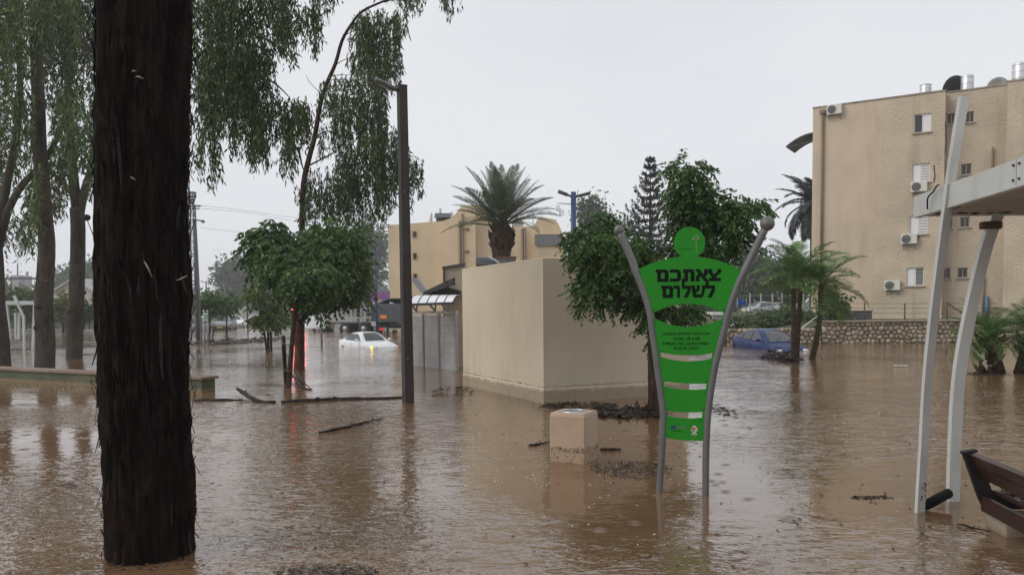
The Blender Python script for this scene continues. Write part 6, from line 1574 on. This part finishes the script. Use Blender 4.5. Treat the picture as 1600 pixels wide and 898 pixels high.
# ------------------------------------------------------------------ concrete litter bin
Kb = gnd(914, 724.5); ba = gnd(859, 720) - Kb; bb = gnd(938.6, 714.5) - Kb
WA = .375; ba.normalize(); WA = (gnd(859, 720) - Kb).length; bb2 = Vector((-ba.y, ba.x, 0)); bb2 = bb2 if bb2.dot(bb) > 0 else -bb2; WB = WA
HB = at(914, 647.5, Kb.y).z
bin_ = thing('litter_bin', 'square beige concrete litter bin with steel top standing in brown water', 'litter bin', Kb + (ba + bb2) * WA / 2, math.atan2(-ba.y, -ba.x))
M_conc = M('beige_concrete', (.47, .345, .245), .8, .07, 3, .0015, 90, stain=(.33, .23, .15), stain_scale=(5, 5, 2), stain_amt=.3, line=(.125, (.37, .255, .165), .6))
w = WA
MB().bbox((0, 0, (HB - .5) / 2 - .01), (w, w, HB + .48), .010).build('body', M_conc, bin_, local=True)
mb = MB()
outl = [(w / 2 * math.copysign(abs(math.cos(a)) ** .06, math.cos(a)) * .97, w / 2 * math.copysign(abs(math.sin(a)) ** .06, math.sin(a)) * .97) for a in [2 * math.pi * (i + .5) / 40 for i in range(40)]]
inn = [(w * .33 * math.cos(2 * math.pi * (i + .5) / 40), w * .33 * math.sin(2 * math.pi * (i + .5) / 40)) for i in range(40)]
vs = [(x, y, HB - .028) for x, y in outl] + [(x, y, HB + .002) for x, y in outl] + [(x, y, HB + .004) for x, y in inn] + [(x * .97, y * .97, HB - .016) for x, y in inn]
fs = [(r * 40 + i, r * 40 + (i + 1) % 40, (r + 1) * 40 + (i + 1) % 40, (r + 1) * 40 + i) for r in range(3) for i in range(40)]
mb.add(vs, fs, True).build('rim', M_conc, bin_, local=True)
MB().tube([(w * .325 * math.cos(q), w * .325 * math.sin(q), HB + .003) for q in [2 * math.pi * k / 36 for k in range(37)]], .012, 6).build('steel_ring', M('steel', (.55, .56, .57), .3, .05, 3, metallic=.8), bin_, local=True)
MB().cyl((0, 0, HB - .03), (0, 0, HB - .006), w * .318, 28).build('lid', M('steel_lid', (.62, .62, .61), .38, .08, 6, metallic=.7), bin_, local=True)
mb = MB()
for k in range(420):
    f = random.choice(((0, -1), (1, 0), (-1, 0), (0, -1))); s_ = random.uniform(-.5, .5) * w * .97
    z = .135 + random.gauss(0, .016) if random.random() < .62 else random.uniform(.005, .13); z = max(.004, z)
    p = (s_, f[1] * w / 2, z) if f[0] == 0 else (f[0] * w / 2, s_, z); q = random.uniform(.002, .006); mb.box(p, (q * 1.6, q * 1.6, q))
mb.build('grit', M('bin_grit', (.05, .035, .022), .9, .4, 9), bin_, kind='stuff', local=True)

# ------------------------------------------------------------------ white pergola on bowed legs
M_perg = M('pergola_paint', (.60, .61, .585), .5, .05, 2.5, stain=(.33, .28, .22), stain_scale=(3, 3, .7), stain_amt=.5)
M_under = M('pergola_soffit', (.40, .36, .31), .7, .10, 1.2, stain=(.12, .085, .06), stain_scale=(1.4, 4, 1), stain_amt=.7)  # shade under the roof put into the brown grey base colour
E0, E1 = at(1427, 343, 6.5), at(1588, 281, 4.87); zb_ = 2.315; E0.z = E1.z = 0; ed = (E1 - E0); SEG = ed.length; ed.normalize(); er = Vector((1, 0, 0))
perg = thing('pergola', 'white steel pergola with bowed legs and a slab roof reaching in from the right', 'pergola', (E0.x, E0.y, 0))
def seg(s0, s1, th=.012, z0=zb_, z1=zb_ + .158):
    a, b = E0 + ed * s0, E0 + ed * s1; o = Vector((th, 0, 0)); f = lambda p, z: Vector((p.x, p.y, z))
    return MB().hexa([f(a, z0), f(b, z0), f(b + o, z0), f(a + o, z0)], [f(a, z1), f(b, z1), f(b + o, z1), f(a + o, z1)])
s_ = 0.0
for L_ in (SEG - .004, SEG, SEG):
    seg(s_ + .003, s_ + L_ - .003).build('fascia_panel', M_perg, perg); s_ += L_ + .004
RX = 4.6; back = E0; near = E0 + ed * (s_)
f = lambda p, z: Vector((p.x, p.y, z))
MB().hexa([f(back + er * .016 + Vector((0, -.02, 0)), zb_ + .02), f(near + er * .016, zb_ + .02), f(near + er * RX, zb_ + .02), f(back + er * RX + Vector((0, -.02, 0)), zb_ + .02)],
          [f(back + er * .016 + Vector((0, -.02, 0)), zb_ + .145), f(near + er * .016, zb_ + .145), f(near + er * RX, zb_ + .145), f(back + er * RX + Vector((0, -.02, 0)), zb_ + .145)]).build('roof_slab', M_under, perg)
MB().hexa([f(back + er * .013, zb_), f(back + er * RX, zb_), f(back + er * RX + Vector((0, -.012, 0)), zb_), f(back + er * .013 + Vector((0, -.012, 0)), zb_)], [f(v, zb_ + .158) for v in (back + er * .013, back + er * RX, back + er * RX + Vector((0, -.012, 0)), back + er * .013 + Vector((0, -.012, 0)))]).build('rear_fascia', M_perg, perg)
MB().hexa([f(E0 + Vector((-.004, -.0, 0)), zb_ - .012), f(near + Vector((-.004, 0, 0)), zb_ - .012), f(near + er * .05, zb_ - .012), f(E0 + er * .05, zb_ - .012)], [f(E0 + Vector((-.004, -.0, 0)), zb_ - .002), f(near + Vector((-.004, 0, 0)), zb_ - .002), f(near + er * .05, zb_ - .002), f(E0 + er * .05, zb_ - .002)]).build('edge_angle', M_perg, perg)
for s2 in (SEG - .03, SEG + .04):
    for z in (zb_ + .035, zb_ + .125):
        a = E0 + ed * s2; MB().cyl((a.x - .001, a.y, z), (a.x - .010, a.y, z), .008, 8).build('bolt', M_dgrey, perg)
def bowed(name, pts, w, d, ang, mat):
    P_ = smooth_path(pts, 4); mb = MB(); rings = []
    for i, p in enumerate(P_):
        dd = (P_[min(i + 1, len(P_) - 1)] - P_[max(0, i - 1)]).normalized(); x = Vector((math.cos(ang), math.sin(ang), 0)); x = (x - dd * x.dot(dd)).normalized(); y = dd.cross(x)
        rings.append([p + x * (sx_ * w / 2) + y * (sy_ * d / 2) for sx_, sy_ in ((-1, -1), (1, -1), (1, 1), (-1, 1))])
    vs = [v for r in rings for v in r]; k = len(rings)
    fs = [(i * 4 + j, i * 4 + (j + 1) % 4, (i + 1) * 4 + (j + 1) % 4, (i + 1) * 4 + j) for i in range(k - 1) for j in range(4)] + [(3, 2, 1, 0), tuple((k - 1) * 4 + j for j in range(4))]
    return mb.add(vs, fs).build(name, mat, perg)
fp_ = [(1437, 835, 6.17), (1437, 800, 6.17), (1443, 700, 6.12), (1448.5, 600, 6.06), (1458, 500, 6.0), (1470, 400, 5.93), (1478, 340, 5.88), (1485.5, 280, 5.84), (1494.5, 220, 5.80), (1506, 152, 5.76)]
bowed('leg', [at(*q) for q in fp_], .085, .026, rad(24), M_perg)
rp_ = [(1488, 820, 6.52), (1488.5, 785, 6.52), (1491, 700, 6.52), (1496, 610, 6.52), (1505, 540, 6.52), (1525, 445, 6.52), (1539, 390, 6.52), (1554, 345, 6.52), (1558, 334, 6.52)]
bowed('leg', [at(*q) for q in rp_], .090, .05, rad(2), M_perg)
a = at(1548, 352, 6.50); MB().bbox(a, (.16, .07, .06), .01).build('bracket', M('rusty_bracket', (.10, .07, .05), .8), perg)
a = at(1484, 322, 5.90); MB().bbox(a + Vector((.04, .1, 0)), (.06, .26, .03), .006).build('bracket', M('rusty_bracket', (.10, .07, .05), .8), perg)
mb = MB()
for q in ([(1452, 327), (1452, 312), (1455, 305), (1461, 300), (1466, 291), (1470, 289)],):
    mb.tube(smooth_path([at(x, y, 6.14 - .012 * (x - 1452)) + Vector((-.014, 0, 0)) for x, y in q], 2), .006, 5)
mb.build('cable', M_black, perg)
mb = MB()
for k in range(46):
    x = random.uniform(.1, 1.6); p = E0 + er * x + Vector((0, -.035 - random.random() * .05, 0)); mb.ball((p.x, p.y, zb_ + .018), random.uniform(.006, .02), 6, 4, (1.8, 1, .5))
mb.build('grime', M('grime', (.02, .014, .01), .95), perg, kind='stuff')
mb = MB()
for k in range(60):
    z = abs(random.gauss(.17, .05)); p = at(1437 + 2, 800, 6.17); a = random.uniform(0, 6.28); mb.ball((p.x + math.cos(a) * .03, p.y + math.sin(a) * .035, z), random.uniform(.003, .008), 5, 4)
mb.build('mud_splash', M('bin_grit', (.05, .035, .022), .9, .4, 9), perg, kind='stuff')
stub = thing('black_tube', 'short black rubber tube leaning in the water between the pergola legs', 'tube', gnd(1462, 790))
a, b = at(1446, 789, 6.22), at(1482, 770, 6.36); MB().tube((a + (a - b) * .1, a, b, b + (b - a) * .04), (.03, .040, .040, .03), 14).build('tube', M_black, stub)
MB().tube((b + (b - a) * .03, b + (b - a) * .06), (.026, .024), 12).build('mouth', M('tube_inside', (.004, .004, .004), .9), stub)

# ------------------------------------------------------------------ bench
Q = at(1531, 720, 5.78); Q.z = 0
ax = Vector((-.13, -1, 0)).normalized(); bx_ = Vector((-ax.y, ax.x, 0)); bx_ = bx_ if bx_.x > 0 else -bx_
BA = math.atan2(ax.y, ax.x)
bench = thing('park_bench', 'dark brown slatted park bench standing in the flood at the right edge', 'bench', Q)
M_bw = M('bench_wood', (.040, .015, .011), .35, .3, 3, .002, 30, spec=.4, stretch=(1, 1, 1), coat=.1)
M_bm = M('bench_metal', (.010, .008, .007), .6, .15, 4)
def bp(a, b, z): v = Q + ax * a + bx_ * b; return Vector((v.x, v.y, z))
BLn = 1.9
def slat(b0, z0, b1, z1, th, a0=.02, a1=BLn - .02):
    """a long slat whose cross-section runs from (b0,z0) to (b1,z1), th thick"""
    d = Vector((b1 - b0, z1 - z0)); n = Vector((-d.y, d.x)).normalized() * th
    c = [(b0, z0), (b1, z1), (b1 + n.x, z1 + n.y), (b0 + n.x, z0 + n.y)]
    return MB().hexa([bp(a0, *q) for q in c], [bp(a1, *q) for q in c]).build('slat', M_bw, bench)
slat(-.045, .445, -.085, .528, -.035); slat(.0, .350, -.042, .438, -.035)
for k in range(5): slat(.085 + k * .085, .242 - .004 * k, .155 + k * .085, .239 - .004 * k, .028)
slat(.035, .118, .035, .225, .03)
for a in (0, BLn):
    pr = [(-.115, .52), (-.05, .54), (.03, .385), (.075, .27), (.11, .225), (.52, .20), (.52, .14), (.07, .125), (.02, .15), (-.01, .22)]
    MB().hexa([bp(a - .025, *q) for q in pr], [bp(a + .025, *q) for q in pr]).build('end_frame', M_bm, bench)
    MB().hexa([bp(a - .03, *q) for q in ((-.125, .525), (-.125, .54), (-.03, .56), (-.025, .545))], [bp(a + .03, *q) for q in ((-.125, .525), (-.125, .54), (-.03, .56), (-.025, .545))]).build('end_cap', M_bm, bench)
    m_ = Matrix.Rotation(BA, 3, 'Z'); MB().bbox(bp(a + (.14 if a == 0 else -.14), .26, -.09), (.30, .42, .42), .012, m_).build('concrete_foot', M('foot_concrete', (.40, .34, .27), .85, .08, 4, line=(.03, (.2, .13, .08), .6)), bench)
lt = thing('bench_litter', 'wet twigs and leaves strewn along the bench seat behind its backrest', 'litter', bp(.7, .1, .27))
mb = MB()
for k in range(150):
    a, b = random.uniform(.05, 1.7), .10 + abs(random.gauss(0, .03)); p = bp(a, b, .272 + random.random() * .012); e = p + Vector((random.uniform(-.05, .05), random.uniform(-.09, .09), random.uniform(-.002, .015))); mb.tube((p, e), (.003, .002), 4)
mb.build('twigs', M('wet_twig', (.02, .013, .009), .8, .3, 8), lt)

# ------------------------------------------------------------------ drift: branches, leaves, gravel in the water
M_wet = bark_mat('wet_branch', ((.012, .009, .008), (.028, .02, .016), (.06, .045, .036)), .6, 18, .01, rough=.5)
def branch(label, pts, r, stubs=(), z=.012):
    t = thing('floating_branch', label, 'branch', gnd(*pts[0][:2]), 0, 'branches adrift in the flood')
    mb = MB(); pp_ = [gnd(q[0], q[1], 0) + Vector((0, 0, z + (q[2] if len(q) > 2 else 0))) for q in pts]
    p = smooth_path(pp_, 4); k = len(p) - 1
    mb.tube([q + Vector((0, random.uniform(-.02, .02), random.uniform(-.006, .006))) for q in p], [max(.005, r * (.55 + .6 * math.sin(math.pi * min(1, .12 + i / k)))) * random.uniform(.85, 1.15) for i in range(k + 1)], 7)
    mb.build('stem', M_wet, t)
    for (i, dx, dz) in stubs:
        b = p[int(i * k)]; MB().tube((b, b + Vector((dx, .02, dz))), (r * .7, r * .25), 5).build('twig', M_wet, t)
    return t
branch('long dark branch floating against the foot of the lamp post', [(440, 629), (480, 627), (515, 625), (548, 624), (590, 623.5), (632, 621.5)], .040, ((.25, .10, .06), (.5, -.12, .05)))
branch('short thick branch rising out of the water left of the long one', [(371, 619, .13), (384, 622, .07), (402, 627.5, .01), (430, 629, 0)], .036, ((.3, .06, .04),))
branch('low branch lying by the right end of the planter wall', [(303, 626), (335, 626), (380, 625)], .030, ())
branch('knotty twig with side shoots drifting alone in the open water', [(498, 677.5), (520, 673), (551, 666), (575, 660), (598, 655)], .017, ((.52, -.02, .05), (.82, .03, .05), (.5, .04, .03)), .016)
branch('small branch floating by the stake of the leaning young tree', [(452, 590, .14), (462, 598, .08), (474, 607, .0), (488, 609)], .022, ())
branch('thin reed stalk at the foot of the bench block', [(1495, 820), (1520, 826), (1545, 832)], .007, ((.5, .03, .01),))
branch('dark twig raft left of the concrete bin', [(826, 697), (842, 695), (858, 691)], .012, ((.3, .04, .03), (.7, -.04, .04)))
branch('flat broken plank floating right of the concrete bin', [(938, 703), (955, 703.5), (970, 703)], .018, ())
branch('curved grey stick between the round tree and the leaning young tree', [(462, 583, .10), (472, 598, .06), (485, 608, .0)], .020, ())
lf_ = thing('floating_leaf', 'single dark leaf floating left of the big trunk', 'leaf', gnd(107, 758))
a, b = gnd(92, 757.5), gnd(123, 760); md = a.lerp(b, .5)
MB().add([a + Vector((0, 0, .012)), md + Vector((0, .035, .022)), b + Vector((0, 0, .008)), md + Vector((0, -.035, .012)), md + Vector((0, 0, .006))], [(0, 1, 4), (1, 2, 4), (2, 3, 4), (3, 0, 4)]).build('blade', M('dead_leaf', (.045, .028, .016), .6), lf_)
pk = thing('white_plank', 'pale plank floating in front of the stone wall', 'plank', gnd(1408, 572.5))
MB().bbox(gnd(1408, 572.5) + Vector((0, 0, .02)), (.34, .12, .03), .008).build('board', M('pale_plank', (.55, .52, .46), .7), pk)
def scatter(name, label, cx, cy, rx, ry, n, L, mat, hgt=.02, flat_=True):
    """loose twigs, chips and leaves inside an elliptical patch on the water"""
    c = gnd(cx, cy); ex = abs(gnd(cx + rx, cy).x - c.x); ey = abs(gnd(cx, cy - ry).y - gnd(cx, cy + ry).y) / 2
    mb = MB()
    for k in range(n):
        a = random.uniform(0, 2 * math.pi); r = math.sqrt(random.random()); p = Vector((c.x + ex * r * math.cos(a), c.y + ey * r * math.sin(a), random.random() * hgt * (1 - r * .7)))
        l = L * random.uniform(.4, 1.3); d = Vector((random.gauss(0, 1), random.gauss(0, .6), random.gauss(0, .15))).normalized() * l
        if k % 3: s_ = Vector((-d.y, d.x, random.uniform(-.3, .3) * l)).normalized() * l * random.uniform(.12, .4); mb.add([p, p + d * .5 + s_ + Vector((0, 0, .008)), p + d + Vector((0, 0, .003)), p + d * .5 - s_ + Vector((0, 0, .004))], [(0, 1, 2, 3)])
        else: mb.tube((p, p + d), (l * .05, l * .03), 4)
    return tag(mb.build(name, mat, kind='stuff'), label)
M_deb = M('wet_debris', (.035, .023, .016), .7, .5, 9, isl=.6, rnd=False); M_debp = M('pale_debris', (.11, .085, .06), .75, .5, 9, isl=.6, rnd=False)
scatter('driftwood_litter', 'dark twigs and leaves washed against the kiosk and the tree foot', 978, 645, 64, 9, 520, .14, M_deb, .045)
scatter('driftwood_litter', 'thin line of drift along the kiosk wall', 905, 634, 60, 5, 240, .12, M_deb, .03)
scatter('gravel_bits', 'patch of grit and leaves breaking the water left of the sign pole', 985, 733, 62, 14, 800, .032, M('grit_mix', (.06, .052, .045), .7, .5, 20, isl=.75, rnd=False), .012)
scatter('gravel_bits', 'dark patch of grit breaking the water at the bottom of the picture', 510, 894, 80, 12, 420, .028, M('grit_mix', (.06, .052, .045), .7, .5, 20, isl=.75, rnd=False), .008)
scatter('leaf_litter', 'heap of dead palm leaves at the foot of the palm pair', 1220, 562, 18, 4, 260, .26, M_deb, .42)
scatter('leaf_litter', 'leaves floating right of the sign poles', 1126, 641, 18, 12, 90, .10, M_deb, .02)
scatter('leaf_litter', 'line of leaf scraps left of the front pergola leg', 1363, 777, 34, 2.2, 120, .035, M_deb, .008)
scatter('leaf_litter', 'drift of scraps at the foot of the slatted fence', 705, 612, 36, 9, 70, .12, M_deb, .015)
scatter('leaf_litter', 'twigs drifting by the young trees in the far street', 375, 533, 60, 5, 240, .5, M_deb, .05)
scatter('leaf_litter', 'drift below the two low palms', 1540, 584, 40, 3, 70, .14, M_deb, .02)
scatter('leaf_litter', 'mud and scraps round the foot of the big trunk', 236, 882, 86, 10, 110, .03, M_deb, .01)
mb = MB()
for (cx, cy, rx, ry, n) in ((800, 700, 760, 190, 240), (1300, 690, 260, 150, 120), (760, 640, 110, 40, 50), (1160, 650, 160, 60, 50)):
    for k in range(n):
        px, py = cx + random.uniform(-1, 1) * rx, cy + random.uniform(-1, 1) * ry
        if py < 545 or py > 897: continue
        p = gnd(px, py, .004); l = random.uniform(.008, .045); a = random.gauss(0, .9); d = Vector((math.cos(a), math.sin(a), 0)) * l; s_ = Vector((-d.y, d.x, 0)) * random.uniform(.2, .5)
        mb.add([p, p + d * .5 + s_ + Vector((0, 0, .006)), p + d, p + d * .5 - s_ + Vector((0, 0, .003))], [(0, 1, 2, 3)])
tag(mb.build('floating_scraps', M_deb, kind='stuff'), 'scattered leaf scraps floating all over the flood')
# froth: little rain bubbles on the water
mb = MB()
for k in range(340):
    px, py = random.choice(((random.uniform(650, 1100), random.gauss(770, 45)), (random.uniform(640, 860), random.uniform(670, 760)), (random.uniform(-10, 1600), random.uniform(560, 897)), (random.uniform(1150, 1600), random.uniform(560, 720)), (random.uniform(0, 150), random.uniform(598, 612))))
    if py > 897: continue
    p = gnd(px, py); r = random.uniform(.003, .010); mb.ball(p, r, 6, 4, (1, 1, .6))
tag(mb.build('froth_bubbles', M('froth', (.60, .55, .48), .25, .08, 8, spec=.6), kind='stuff'), 'pale rain bubbles and froth dotted over the flood')

# ------------------------------------------------------------------ rain haze
hz = bpy.data.materials.new('rain_haze'); hz.use_nodes = True; n = hz.node_tree; n.nodes.clear()
ho = n.nodes.new('ShaderNodeOutputMaterial'); pv = n.nodes.new('ShaderNodeVolumePrincipled')
pv.inputs['Color'].default_value = (.93, .95, .98, 1); pv.inputs['Density'].default_value = .0009; pv.inputs['Anisotropy'].default_value = .2
n.links.new(pv.outputs[0], ho.inputs['Volume'])
hb = MB().box((0, 0, 9.5), (900, 900, 22.5)).build('haze', hz, kind='stuff'); hb['label'] = 'pale rain haze hanging over the whole flooded street'
